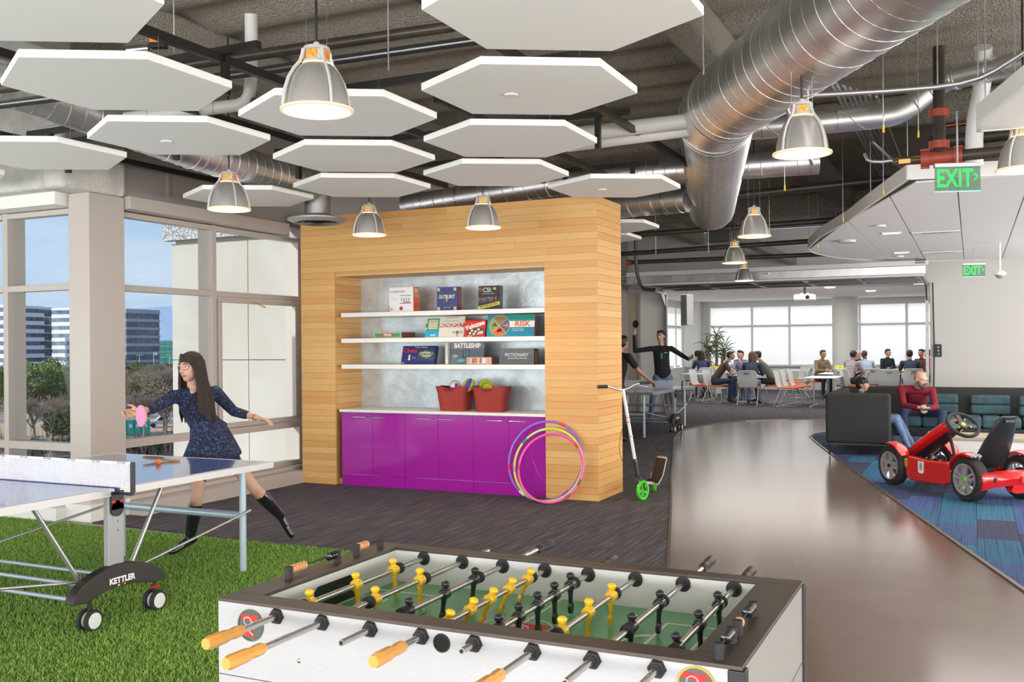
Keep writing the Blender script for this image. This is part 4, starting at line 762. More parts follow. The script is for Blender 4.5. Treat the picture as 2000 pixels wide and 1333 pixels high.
for k,c in enumerate([(.3,.18,.06),(.25,.32,.12),(.75,.12,.03),(.06,.12,.28)]): P(disc(cx_,cz_,a_,b_,8,PI/4+k*PI/2,PI/4+(k+1)*PI/2),c,3)
P([(cx_+.07,cz_-.02),(cx_+.15,cz_-.02),(cx_+.15,cz_-.12),(cx_+.20,cz_+.01),(cx_+.15,cz_+.14),(cx_+.15,cz_+.04),(cx_+.07,cz_+.04)],(.8,.2,.05),5); P([(cx_-.06,cz_-.30),(cx_+.05,cz_-.28),(cx_+.06,cz_-.18),(cx_,cz_-.12),(cx_-.04,cz_-.2)],K_,5)
P([(cx_-.17,cz_-.03),(cx_-.10,cz_+.16),(cx_-.04,cz_-.03)],(.05,.12,.05),5)
b=B(); wd=.55; b.tube([(-wd/2+(cx_+a_*math.cos(t))*wd,-.0035,.0015+(cz_+b_*math.sin(t))*.235) for t in [2*PI*i/40 for i in range(40)]],.0018,4,closed=True); 
for t in (PI/4,3*PI/4): b.bar((-wd/2+(cx_+a_*math.cos(t))*wd,-.0035,.0015+(cz_+b_*math.sin(t))*.235),(-wd/2+(cx_-a_*math.cos(t))*wd,-.0035,.0015+(cz_-b_*math.sin(t))*.235),.002,.003)
b.build('wheel_outline',cmat((.75,.65,.35)),r)
T('RISK',.75,.56,.078,(.65,.10,.03),sx=1.15,bold=.002); T('WORLD STRATEGY',.66,.34,.016,(.7,.75,.8)); T('CONQUEST GAME',.66,.26,.016,(.7,.75,.8))
# third shelf
r,P,T=game(-5.72,-5.30,3,.212,.05,9.22,'dark blue chess set box leaning on the lowest shelf',(.03,.03,.06),(.025,.03,.16),tilt=.3,rz=.04)
T('Family Classics',.55,.92,.026,(.7,.7,.75)); T('Chess',.24,.74,.072,(.7,.04,.05),bold=.001); P([(.48,.22),(.95,.22),(.95,.84),(.48,.84)],(.03,.08,.09),1)
q=[(.50,.52),(.76,.30),(.93,.56),(.68,.78)]; P(q,(.45,.43,.35),2)
for i in range(8):
    for j in range(8):
        if (i+j)%2==0: continue
        f=lambda u,v:((1-u)*(1-v)*q[0][0]+u*(1-v)*q[1][0]+u*v*q[2][0]+(1-u)*v*q[3][0],(1-u)*(1-v)*q[0][1]+u*(1-v)*q[1][1]+u*v*q[2][1]+(1-u)*v*q[3][1])
        P([f(i/8,j/8),(f((i+1)/8,j/8)),f((i+1)/8,(j+1)/8),f(i/8,(j+1)/8)],K_,3) if (i*8+j)%3 else None
for i in range(9): a=.53+.045*i; P([(a,.56+.02*i%.1),(a+.012,.56),(a+.010,.68),(a+.003,.68)],(.75,.72,.6),4)
P([(.19,.22),(.27,.22),(.25,.34),(.26,.48),(.23,.53),(.20,.48),(.21,.34)],(.65,.6,.4),1); P(rc(.30,.43,.30,.32),(.3,.35,.5),1); P(rc(.30,.41,.38,.40),(.3,.35,.5),1); P(rc(.02,.10,.05,.09),(.6,.6,.6),1)
r,P,T=game(-5.16,-4.75,3,.235,.05,9.33,'grey naval battle game box partly behind others on the lowest shelf',(.05,.05,.06),(.12,.17,.20),tilt=.1)
P(rc(0,1,.38,.72),(.10,.14,.17),1); P(rc(0,1,.72,1),(.20,.22,.22),1); T('BATTLESHIP',.5,.85,.068,(.88,.88,.86),sx=.88,bold=.003); P(rc(.12,.85,.685,.71),(.5,.1,.08),2)
P([(.36,.30),(.58,.30),(.58,.68),(.38,.66)],(.02,.07,.08),2); P([(.12,.12),(.36,.04),(.52,.20),(.28,.30)],(.05,.15,.2),2); P([(.18,.13),(.35,.08),(.46,.20),(.30,.26)],(.12,.35,.4),3)
P([(.05,.36),(.14,.46),(.26,.38),(.14,.28)],(.55,.33,.25),3); P([(.62,.14),(.78,.22),(.76,.34),(.64,.28)],(.55,.33,.25),3)
for i in range(4):
    for j in range(5): P(disc(.42+.04*i,.36+.06*j,.01,.015,8),(.3,.7,.7),4)
tag(B().box(-5.205,-5.172,9.30,9.42,1.3705,1.60).build('game_box',cmat((.62,.62,.58)),bevel=.001),'pale upright box spine left of the naval battle game','board game','board games on the shelves')
r,P,T=game(-4.87,-4.575,3,.078,.10,9.17,'low tan and red game box lying before the naval battle game',(.16,.05,.03),(.50,.30,.20),rz=.03)
for k in range(7): P([(.12+.1*k,.2),(.20+.1*k,.15),(.22+.1*k,.8),(.15+.1*k,.9)],[(.65,.42,.3),(.12,.12,.25),(.5,.1,.05)][k%3],1)
P(rc(.62,.74,.15,.85),(.6,.62,.65),2)
r,P,T=game(-4.50,-4.10,3,.168,.11,9.20,'dark grey drawing game box, right end of the lowest shelf',(.015,.015,.016),(.075,.09,.10),tilt=.08)
P(rc(.02,.98,.55,.98),(.10,.12,.13),1); T('PICTIONARY',.5,.58,.052,(.55,.6,.62),sx=.9,bold=.0004); P(rc(.24,.80,.36,.40),(.5,.5,.5),2)
B().box(.2005,.2015,.02,.09,.02,.15).build('side_print',cmat((.28,.14,.06)),r)
# ---------------------------------------------------------------- canvas baskets and toys
CV=mat('red_canvas',(.36,.045,.04),.9,bump=(90,.3),n=(5,(.30,.035,.032)))
def basket(x,y,rz,label):
    r=E('storage_basket',label,'basket',(x,y,.866),rz,'red canvas baskets'); rs=[]; n=32
    def ring(w,d,z,k=0): 
        out_=[]
        for i in range(n):
            a=2*PI*i/n; c,s=math.cos(a),math.sin(a); q=(abs(c)**5+abs(s)**5)**(-.2); dz=(-.018*max(0,1-abs(c*q)/.55) if k and abs(s)>.6 else 0)+ (.004*math.sin(5*a) if k else 0); wob=1+.012*math.sin(3*a+z*30)
            out_.append(V((w*q*c*wob,d*q*s*wob,z+dz)))
        return out_
    lv=[(.152,.118,0),(.158,.122,.05),(.168,.128,.12),(.180,.136,.19),(.196,.146,.262)]
    b=B(); b.rings([ring(*l,k=i==4) for i,l in enumerate(lv)],cap=False); b.rings([ring(l[0]-.004,l[1]-.004,l[2]+.003,k=i==4) for i,l in enumerate(lv)][::-1],cap=False); b.add(ring(.152,.118,.001),[tuple(range(n))]); b.build('canvas_body',CV,r,smooth=50)
    b=B(); b.tube(ring(.197,.147,.262,1),(.004),6,closed=True); b.build('hem',CV,r,smooth=50)
    for s in (-1,1): b=B(); b.cyl((-.055,s*.150,.235),(.055,s*.150,.235),.009,10); b.build('wooden_grip',mat('dark_grip',(.10,.035,.03),.4),r,smooth=50)
    return r
basket(-5.115,9.36,0,'red canvas storage basket with balls, left of two on the white countertop'); basket(-4.655,9.33,.10,'red canvas storage basket with a toy sticking out, right of two on the white countertop')
b=B(); b.ball((-5.10,9.33,1.135),.062,24,16); o=b.build('toy_ball',mat('ball_white',(.75,.68,.64),.5),smooth=60); tag(o,'white toy ball with purple patches in the left red basket','ball')
for a,c in ((.3,-.9),(-.6,-.5),(.9,.2)): d=V((a,-1,c)).normalized(); B().lathe([(.022,0),(.016,.004),(.004,.005)],V((-5.10,9.33,1.135))+d*.0605,d,12).build('patch',mat('purple_patch',(.15,.03,.35),.5),o)
o=E('toy_football','purple and lime foam ball in the left red basket','ball',(-4.935,9.33,1.145)); o.rotation_euler=(.2,.5,.3)
for k in range(6):
    n=6; vs=[]; rs=[]
    for i in range(9): 
        z=-1+2*i/8; rr=.058*math.sqrt(max(.0,1-z*z))**1.0+.001; rs.append([V((rr*math.cos(k*PI/3+j*PI/3/n),rr*math.sin(k*PI/3+j*PI/3/n),z*.085)) for j in range(n+1)])
    b=B(); m_=len(rs[0]); vs=[p for r0 in rs for p in r0]; b.add(vs,[(i*m_+j,i*m_+j+1,(i+1)*m_+j+1,(i+1)*m_+j) for i in range(8) for j in range(n)]); b.build('foam_panel',mat('lime',(.45,.75,.02),.6) if k%2 else mat('violet',(.12,.03,.45),.6),o,smooth=60)
o=E('toy_racket','yellow and green disc toy sticking out of the right red basket','toy',(-4.72,9.32,1.12)); o.rotation_euler=(.3,.35,.3)
B().lathe([(.075,-.008),(.08,0),(.075,.008),(.05,.008)],(0,0,.02),(0,1,0),28).build('rim',mat('mustard',(.55,.42,.03),.5),o,smooth=50); B().lathe([(.05,-.011),(.05,.011)],(0,0,.02),(0,1,0),24).build('face',M['green'],o)
o=E('toy_racket','smaller orange and yellow disc toy leaning at the front of the right red basket','toy',(-4.66,9.25,1.11)); o.rotation_euler=(.5,.2,.2)
B().lathe([(.055,-.008),(.06,0),(.055,.008)],(0,0,0),(0,1,0),24).build('rim',mat('mustard',(.55,.42,.03),.5),o,smooth=50); B().lathe([(.03,-.011),(.03,.011)],(0,0,.0),(0,1,0),20).build('face',M['orange'],o)
# ---------------------------------------------------------------- hula hoops
def hoop(cxz,R,y0,lean,m_,bands,label,tilt2=0):
    r=E('hula_hoop',label,'hula hoop',(cxz,y0,.008),0,'hula hoops leaning at the cabinet'); u=V((math.cos(tilt2),0,math.sin(tilt2))); u=X3; v=V((0,math.sin(lean),math.cos(lean)))
    c=v*(R+.0125); n=96
    B().tube([c+u*R*math.cos(2*PI*i/n)+v*R*math.sin(2*PI*i/n) for i in range(n)],.0125,12,closed=True).build('hoop_tube',m_,r,smooth=60)
    for a,cc in bands: B().tube([c+u*R*math.cos(a+t)+v*R*math.sin(a+t) for t in (-.09,-.05,0,.05,.09)],.0132,12).build('joint_band',cc,r,smooth=60)
    return r
PU=mat('hoop_purple',(.30,.13,.72),.25,coat=.4); LI=mat('hoop_lime',(.62,.78,.08),.25,coat=.4,n=(4,(.35,.8,.55),(1,1,1),.45,.55)); PK=mat('hoop_pink',(.9,.10,.42),.25,coat=.4); RB=mat('band_red',(.7,.03,.08),.3); TB=mat('band_teal',(.0,.30,.30),.3)
hoop(-3.885,.402,8.86,.28,PU,[(1.2,RB),(3.35,RB),(4.15,M['white']),(5.4,M['purple'])],'largest purple hula hoop, outermost of the leaning three')
hoop(-3.835,.368,8.82,.29,LI,[(2.45,TB),(3.3,M['chrome']),(4.5,TB)],'lime green hula hoop, middle of the leaning three')
hoop(-3.79,.345,8.78,.30,PK,[(.75,RB),(3.15,RB),(5.4,RB),(5.9,mat('band_brown',(.25,.1,.04),.3))],'bright pink hula hoop, foremost of the leaning three')
# ---------------------------------------------------------------- kick scooter
GW=mat('scooter_green',(.06,.60,.02),.3,coat=.3); sc=E('kick_scooter','kick scooter with bright green wheels leaning by the timber wall corner','scooter',(-2.99,9.36,.008))
hd=V((-.02,.66,0)); F0=V((0,0,.10)); Rr=V((-.035,.68,.10))
def wheel(c,ax,R,parent,nm='wheel'):
    b=B(); b.lathe([(R-.026,-.012),(R-.006,-.015),(R,-.008),(R,.008),(R-.006,.015),(R-.026,.012),(R-.026,-.012)],c,ax,32,cap=False); b.lathe([(.028,-.016),(.028,.016)],c,ax,16); ax=V(ax).normalized(); u=ax.orthogonal().normalized(); w_=ax.cross(u)
    for k in range(5): d=u*math.cos(k*2*PI/5)+w_*math.sin(k*2*PI/5); b.bar(V(c)+d*.02,V(c)+d*(R-.02),.02,.022,up=ax)
    b=b.build(nm,GW,parent,smooth=40); B().lathe([(.012,-.02),(.012,.02)],c,ax,12).build('hub_bolt',M['chrome'],b,smooth=40); return b
# front wheel turned slightly; side axis
axf=V((.964,-.268,0)).normalized(); axr=V((.97,.18,0)).normalized()
wf=wheel((0,0,.10),axf,.10,sc); wr=wheel((-.06,.60,.10),axr,.095,sc)
top=V((-.165,-.10,1.117)); bot=V((-.045,-.02,.24)); 
b=B(); b.tube([bot+ (top-bot)*.17,top],.0165,16); b.build('steering_tube',M['alu_white'],sc,smooth=40); B().tube([bot,bot+(top-bot)*.2],.022,16).build('head_tube',M['black'],sc,smooth=40)
b=B(); b.tube([bot+(top-bot)*.45,bot+(top-bot)*.47],.021,16); b.tube([bot+(top-bot)*.17,bot+(top-bot)*.19],.022,16); b.build('clamp',M['galv_dull'],sc,smooth=40)
for t in (.62,.67): B().tube([bot+(top-bot)*t,bot+(top-bot)*(t+.008)],.0172,16).build('red_ring',M['red_matte'],sc,smooth=40)
b=B()
for s in (-1,1): b.bar(V((0,0,.10))+axf*s*.026,bot+axf*s*.026,.006,.03); 
b.bar(bot+axf*.03,bot-axf*.03,.02,.02); b.build('fork',M['black'],sc,bevel=.002)
HB=smoothpath([top+V((-.17,-.26,.03)),top+V((-.09,-.15,.03)),top+V((-.04,-.05,-.01)),top+V((.03,.05,-.005)),top+V((.08,.13,.05)),top+V((.19,.27,.055))],2)
B().tube(HB,.0115,12).build('handlebar',M['chrome'],sc,smooth=50)
for a,c in ((HB[0],HB[0]+V((.065,.09,0))),(HB[-1]+V((-.075,-.095,-.002)),HB[-1])): B().tube([a,c],.017,14).build('grip',M['black_rubber'],sc,smooth=40)
b=B(); b.tube([HB[-1]+V((-.08,-.13,-.02)),HB[-1]+V((-.0,-.05,-.045))],.006,8); b.build('brake_lever',M['alu'],sc,smooth=40)
b=B(); b.tube(smoothpath([top+V((.10,.10,.0)),top+V((-.06,.02,-.5)),bot+V((-.16,-.05,.15)),bot+V((-.02,0,-.05))],3),.003,6); b.build('brake_cable',M['black'],sc)
# deck rises to the rear: wide black plate
dk=[V((-.012,.12,.12)),V((-.03,.22,.115)),V((-.045,.42,.12)),V((-.05,.50,.125))]
B().tube([(-.02,.10,.135),(-.03,.16,.118),(-.045,.40,.118),(-.055,.53,.15)],[(.045,.012),(.058,.012),(.060,.012),(.045,.010)],8,side=(1,0,0),ph=PI/8).build('deck',M['black'],sc,smooth=20)
B().tube([(-.03,.14,.131),(-.045,.40,.131)],[(.045,.0015),(.048,.0015)],8,side=(1,0,0),ph=PI/8).build('grip_tape',mat('tape',(.035,.02,.015),.9),sc)
# fold-up footplate standing behind the front wheel (the light rimmed black board)
B().tube([(.03,.30,.13),(.06,.33,.22),(.085,.40,.39),(.088,.41,.40)],[(.05,.010),(.064,.011),(.060,.011),(.045,.008)],10,side=(1,-.1,0),ph=PI/10).build('foot_plate',M['galv'],sc,smooth=25)
B().tube([(.028,.292,.14),(.055,.320,.22),(.079,.387,.385)],[(.046,.006),(.060,.006),(.056,.006)],10,side=(1,-.1,0),ph=PI/10).build('grip_pad',mat('tape',(.035,.02,.015),.9),sc,smooth=25)
b=B(); b.bar(bot+V((0,.02,-.06)),V((.02,.30,.13)),.03,.03); b.bar((.02,.30,.13),(-.05,.56,.12),.02,.03); b.build('frame_rail',M['galv'],sc,bevel=.004)
b=B(); b.tube([(-.06,.50,.14),(-.06,.56,.20),(-.06,.62,.215),(-.06,.70,.19)],[(.03,.004)]*4,8,side=(1,0,0)); b.build('rear_fender',M['alu'],sc,smooth=30)
# ---------------------------------------------------------------- pedal go-kart
RD=mat('kart_red',(.66,.012,.012),.2,coat=.7); TY=M['black_rubber']; RM=mat('kart_rim',(.66,.67,.70),.22,.75)
kt=E('pedal_go_kart','red pedal go-kart with silver five-spoke wheels on the blue carpet','go-kart',(.203,10.683,.0105),math.radians(128.5))
def kwheel(x,y,R,wd,out,parent,hubm):
    o=B().lathe([(R*.70,-wd/2+.006),(R*.93,-wd/2),(R*.985,-wd/2+.012),(R,-wd/4),(R,wd/4),(R*.985,wd/2-.012),(R*.93,wd/2),(R*.70,wd/2-.006)],(x,y,R),Y3,56,cap=False).build('tyre',TY,parent,smooth=40)
    b=B(); ye=y+out*wd/2
    b.lathe([(R*.72,-.004),(R*.72,.012),(R*.66,.012),(R*.64,-.05),(R*.64,-.004-wd)] if 0 else [(R*.715,out*-.012),(R*.715,out*.006),(R*.655,out*.004),(R*.63,out*-.02),(R*.63,out*(-wd+.01)),(R*.70,out*(-wd+.005))],(x,ye,R),Y3,56,cap=False)
    c=V((x,ye-out*.012,R)); b.lathe([(R*.16,-.012),(R*.16,.008),(R*.10,.012)],c,V((0,out,0)),24)
    for k in range(5):
        a=2*PI*k/5+.25*x+.3; d=V((math.cos(a),0,math.sin(a))); t=V((-math.sin(a),0,math.cos(a)))
        for s in (-1,1): b.bar(c+d*R*.12+t*s*R*.05,c+d*R*.64+t*s*R*.12+V((0,out*.004,0)),.026,.020,up=Y3)
    rm=b.build('rim',RM,o,smooth=35); B().lathe([(.022,0),(.022,.012),(.014,.014)],c+V((0,out*.008,0)),V((0,out,0)),16).build('hub_cap',hubm,o,smooth=40)
    B().lathe([(R*.22,0),(R*.45,.002),(R*.45,.008),(R*.22,.01)],(x,y-out*.01,R),Y3,24,cap=False).build('brake_disc',M['steel_dark'],o,smooth=40)
    return o
kwheel(0,.30,.215,.12,1,kt,GW); kwheel(0,-.30,.215,.12,-1,kt,GW); kwheel(1.20,.31,.212,.11,1,kt,M['black']); kwheel(1.20,-.31,.212,.11,-1,kt,M['black'])
b=B()
for s in (-1,1): b.tube([(-.18,s*.17,.24),(.2,s*.17,.235),(.75,s*.17,.23),(1.28,s*.10,.25)],.02,10)
b.cyl((0,-.25,.215),(0,.25,.215),.016,12); b.cyl((1.2,-.25,.21),(1.2,.25,.21),.014,12); b.cyl((.45,-.2,.235),(.45,.2,.235),.015,10); b.build('frame',RD,kt,smooth=40)
b=B(); b.cyl((.82,-.15,.235),(.82,.15,.235),.012,10); 
for s in (-1,1): b.cyl((.82,s*.15,.235),(.92,s*.15,.19 if s<0 else .28),.010,8); b.box(.88,.96,s*.15-.045,s*.15+.045,(.17 if s<0 else .27),(.195 if s<0 else .295))
b.build('pedal_crank',M['black'],kt,smooth=30); b=B(); b.lathe([(.085,-.004),(.085,.004)],(.82,.06,.235),Y3,28); b.build('chain_ring',M['steel_dark'],kt,smooth=40); B().box(.50,.60,-.06,.06,.23,.30).box(.18,.34,-.14,.14,.22,.30).build('gearbox',M['steel_dark'],kt,bevel=.01)
# side pods
for s in (1,-1):
    P=[(.24,.15),(.36,.105),(.90,.085),(.97,.13),(.985,.30),(.93,.345),(.62,.33),(.30,.345),(.24,.30)]
    b=B(); b.prism(P,s*.235,s*.325,lambda a,c,h:(a,h,c)); pod=b.build('side_pod',RD,kt,bevel=.02)
    b=B(); b.prism([(.30,.15),(.46,.125),(.88,.115),(.90,.30),(.34,.315)],s*.326,s*.3275,lambda a,c,h:(a,h,c)); b.build('pod_relief',mat('kart_red2',(.60,.01,.012),.25,coat=.6),pod)
    if s==1:
        pl_=B().prism([(.655,.31),(.755,.31),(.75,.20),(.735,.185),(.675,.185),(.66,.20)],.3278,.3288,lambda a,c,h:(a,h,c)).build('number_plate',M['white'],pod); text('8',.10,M['black'],pl_,(.705,.3295,.252),rot=(PI/2,0,PI),ext=.0004,name='number',sx=.9)
        sh=B().prism([(.935,.315),(.975,.315),(.976,.25),(.955,.215),(.934,.25)],.3278,.3285,lambda a,c,h:(a,h,c)).build('yellow_shield',M['yellow'],pod)
        B().prism([(.948,.29),(.962,.295),(.964,.26),(.956,.24),(.95,.25),(.955,.27)],.3286,.329,lambda a,c,h:(a,h,c)).build('shield_mark',M['black'],sh)
# fenders
def fender(x,y,R,wd,a0,a1,R2=None,nm='fender'):
    b=B(); n=12; rs=[]
    for i in range(n+1):
        a=math.radians(a0+(a1-a0)*i/n); q=R+.0*i; c=V((x+q*math.cos(a),y,.215+q*math.sin(a))); d=V((math.cos(a),0,math.sin(a))); w_=wd*(1 if 1<i<n-1 else .8)
        rs.append([c+V((0,-w_/2,0))-d*.015,c+V((0,-w_/2,0)),c+V((0,-w_/4,0))+d*.012,c+V((0,w_/4,0))+d*.012,c+V((0,w_/2,0)),c+V((0,w_/2,0))-d*.015,c+V((0,w_/2-.012,0))-d*.012,c-d*.002,c+V((0,-w_/2+.012,0))-d*.012])
    b.rings(rs); return b.build(nm,RD,kt,smooth=50)
for s in (1,-1):
    fender(1.20,s*.31,.245,.13,75,150); fe=fender(0,s*.30,.25,.14,15,115)
    for k in (0,1): B().lathe([(.022,0),(.022,.006),(.012,.008)],(-.10,s*.265+s*.055*k,.45),V((-.7,0,.7)),16).build('lamp',mat('kart_lamp',(.1,.35,.45),.15),fe,smooth=40)
    B().bar((1.20,s*.20,.30),(1.08,s*.29,.44),.02,.02).build('fender_stay',M['black'],kt)
# hood
hs_=[]
for x,zc,w_,h_ in [(1.30,.27,.12,.02),(1.16,.36,.17,.045),(1.0,.45,.18,.07),(.84,.54,.165,.085),(.70,.62,.145,.09),(.60,.67,.125,.085),(.56,.68,.10,.06)]:
    t=[]; 
    for i in range(17):
        a=PI*i/16; t.append(V((x-.12*math.sin(a)*h_/.09*0,w_*math.cos(a),zc+h_*math.sin(a)**.8)))
    hs_.append(t+[V((x,-w_*.9,zc-.03)),V((x+.02,0,zc-.05)),V((x,w_*.9,zc-.03))])
B().rings(hs_).build('hood',RD,kt,smooth=60)
B().prism([(1.32,.255),(1.14,.29),(.80,.47),(.62,.60),(.62,.66),(1.0,.44),(1.3,.285)],-.06,.06,lambda a,c,h:(a,h,c)).build('hood_underside',M['black'],kt,bevel=.01)
dsh=B().lathe([(.055,0),(.055,.012),(.045,.014)],(.565,.07,.70),V((-.8,.3,.5)),20).build('gauge',mat('gauge_green',(.06,.16,.13),.2),kt,smooth=40)
B().lathe([(.055,.0),(.06,.016),(.055,.016)],(.565,-.05,.70),V((-.8,-.3,.5)),20).build('gauge',M['black'],kt,smooth=40)
b=B(); b.tube(smoothpath([(.64,.05,.60),(.58,.05,.52),(.50,.05,.26)],2),.018,10); b.build('steering_column_stay',M['black'],kt,smooth=40)
swc=V((.47,0,.70)); sax=V((-.62,0,.60)).normalized(); su=V((0,1,0)); sv=sax.cross(su)
sw=B().tube([swc+su*.165*math.cos(t)*(1.0)+sv*.15*math.sin(t) for t in [2*PI*i/40 for i in range(40)]],.019,10,closed=True).build('steering_wheel',M['black_rubber'],kt,smooth=50)
b=B(); 
for a in (.25,PI-.25,-PI/2): b.bar(swc,swc+su*.155*math.cos(a)+sv*.14*math.sin(a),.05,.014,up=sax)
b.lathe([(.05,-.012),(.05,.012)],swc,sax,18); b.cyl(swc,swc-sax*.14,.016,10); b.build('spokes',M['black'],sw,smooth=30); B().lathe([(.024,.012),(.024,.016)],swc,sax,20).build('yellow_badge',M['yellow'],sw); 
for a,c in ((.5,M['green']),(-.9,M['red_matte']),(2.6,M['yellow']),(-2.2,M['green'])): q=swc+su*.08*math.cos(a)+sv*.07*math.sin(a)+sax*.008; B().bar(q-sax*.001,q+sax*.006,.022,.014,up=su).build('button',c,sw)
# seat
rs=[]
for x,z,w_,dpt in [(.30,.33,.17,.02),(.18,.30,.185,.03),(.06,.32,.19,.045),(-.01,.42,.185,.06),(-.07,.55,.165,.05),(-.13,.68,.135,.035),(-.17,.78,.115,.025),(-.185,.83,.08,.015)]:
    t=[]; nrm=V((.3,0,1)) if x>.1 else V((1,0,.35)); nrm.normalize()
    for i in range(9): s=-1+i/4; t.append(V((x,w_*s,z))+nrm*dpt*abs(s)**2.2)
    for i in range(9): s=1-i/4; t.append(V((x,w_*s*.97,z))+nrm*(dpt*abs(s)**2.2)-nrm*.018)
    rs.append(t)
st=B().rings(rs).build('seat',mat('seat_black',(.02,.02,.022),.38),kt,smooth=60)
B().box(-.205,-.188,-.055,.055,.775,.80,).build('grip_slot',M['black_gloss'],st)
B().lathe([(.034,0),(.034,.004)],(.015,.196,.42),V((-.1,1,.1)),20).build('round_sticker',M['white'],st); B().lathe([(.026,.004),(.026,.005)],(.015,.196,.42),V((-.1,1,.1)),20).build('sticker_centre',M['red_matte'],st)
# rear bumper
rs=[]
for y,x,h0,h1 in [(-.34,-.22,.15,.28),(-.25,-.30,.17,.30),(-.1,-.34,.19,.32),(.1,-.34,.19,.32),(.25,-.30,.17,.30),(.34,-.22,.13,.28)]:
    rs.append([V((x,y,h0)),V((x-.02,y,(h0+h1)/2)),V((x,y,h1)),V((x+.06,y*.97,h1+.01)),V((x+.06,y*.97,h0))])
bp=B().rings(rs).build('rear_bumper',RD,kt,smooth=30)
for a,c in ((-.27,-.05),(.05,.27)): B().bar((-.348+abs(a+c)*.12,a,.24),(-.348+abs(a+c)*.12,c,.24),.012,.045).build('bumper_grille',M['black'],bp)
B().box(-.372,-.355,-.02,.02,.22,.275).build('bumper_badge',M['red_matte'],bp); b=B(); b.prism([(-.10,.13),(-.07,.20),(.07,.20),(.10,.13),(.05,.11),(-.05,.11)],-.33,-.26,lambda a,c,h:(h,a,c)); b.build('bumper_centre',RD,bp)
b=B(); b.cyl((-.28,-.18,.27),(-.02,-.18,.23),.012,8); b.cyl((-.28,.18,.27),(-.02,.18,.23),.012,8); b.build('bumper_stay',M['alu'],kt,smooth=40)
# ---------------------------------------------------------------- L-shaped booth sofa
GF=M['grey_fabric']; sf=E('booth_sofa','dark grey high-backed L-shaped sofa by the white wall','sofa',(0,0,.009))
def soft(x0,x1,y0,y1,z0,z1,bv,nm,m_,par): return B().box(x0,x1,y0,y1,z0,z1).build(nm,m_,par,bevel=bv)
def seg(o,n=4): 
    o.modifiers['bevel'].segments=n; return o
seg(soft(-1.85,-1.0,14.08,14.20,.17,.87,.045,'end_arm',GF,sf)); seg(soft(-1.85,-1.72,14.202,15.95,.17,.87,.045,'side_back',GF,sf)); seg(soft(-1.84,2.6,15.952,16.09,.17,.885,.045,'long_back',GF,sf))
soft(-1.715,-1.02,14.205,15.2,.18,.255,.03,'seat_base',GF,sf); soft(-1.715,2.55,15.205,15.945,.20,.33,.03,'seat_base',GF,sf)
b=B()
for x,y in ((-1.80,14.13),(-1.06,14.13),(-1.06,15.1),(.3,15.3),(1.4,15.3),(2.5,15.3)): b.cyl((x,y,0),(x,y,.175),.012,8)
b.bar((-1.80,14.13,.165),(-1.06,14.13,.165),.02,.02); b.build('leg_frame',M['black'],sf)
TF=M['teal_fabric']
def cushion(x0,x1,y0,y1,z0,z1,nb,axis,label,name='seat_cushion'):
    r=E(name,label,'cushion',((x0+x1)/2,(y0+y1)/2,z0),0,'teal sofa cushions'); X,Y,Z=(x1-x0)/2,(y1-y0)/2,z1-z0
    for k in range(nb):
        b=B(); 
        if axis=='x': a=-X+2*X*k/nb; b.box(a,a+2*X/nb,-Y,Y,0,Z)
        else: a=Z*k/nb; b.box(-X,X,-Y,Y,a,a+Z/nb)
        o=b.build('padded_section',TF,r,bevel=min(.045,Z*.3 if axis=='x' else Z/nb*.3)); o.modifiers['bevel'].segments=4
    return r
cushion(-.92,-.15,15.24,15.80,.34,.50,3,'x','teal tufted seat cushion on the long side, beside the man in red'); cushion(-.13,.62,15.24,15.80,.34,.50,3,'x','teal tufted seat cushion on the long side, behind the kart seat'); cushion(.64,1.45,15.24,15.80,.34,.50,3,'x','teal tufted seat cushion on the long side, at the right frame edge')
cushion(-.72,-.19,15.80,15.94,.505,.80,2,'z','teal back cushion right behind the man in red','back_cushion'); cushion(-.03,.50,15.80,15.94,.505,.79,2,'z','teal back cushion in the middle of the long sofa side','back_cushion'); cushion(.60,1.2,15.62,15.80,.505,.79,2,'z','teal back cushion leaning forward at the right frame edge','back_cushion')
cushion(-1.70,-1.05,14.22,15.18,.262,.345,2,'x','teal seat cushion under the boy behind the sofa arm'); cushion(-1.70,-.95,15.24,15.80,.34,.50,2,'x','teal seat cushion in the sofa corner')
tb=E('low_table','low white block table with a pale wood top behind the kart','coffee table',(.25,13.15,.0105)); B().box(-.75,.60,-.35,.35,0,.38).build('body',M['white_paint'],tb,bevel=.004); B().box(-.76,.61,-.36,.36,.381,.42).build('top',mat('pale_wood',(.42,.36,.26),.5),tb,bevel=.003)
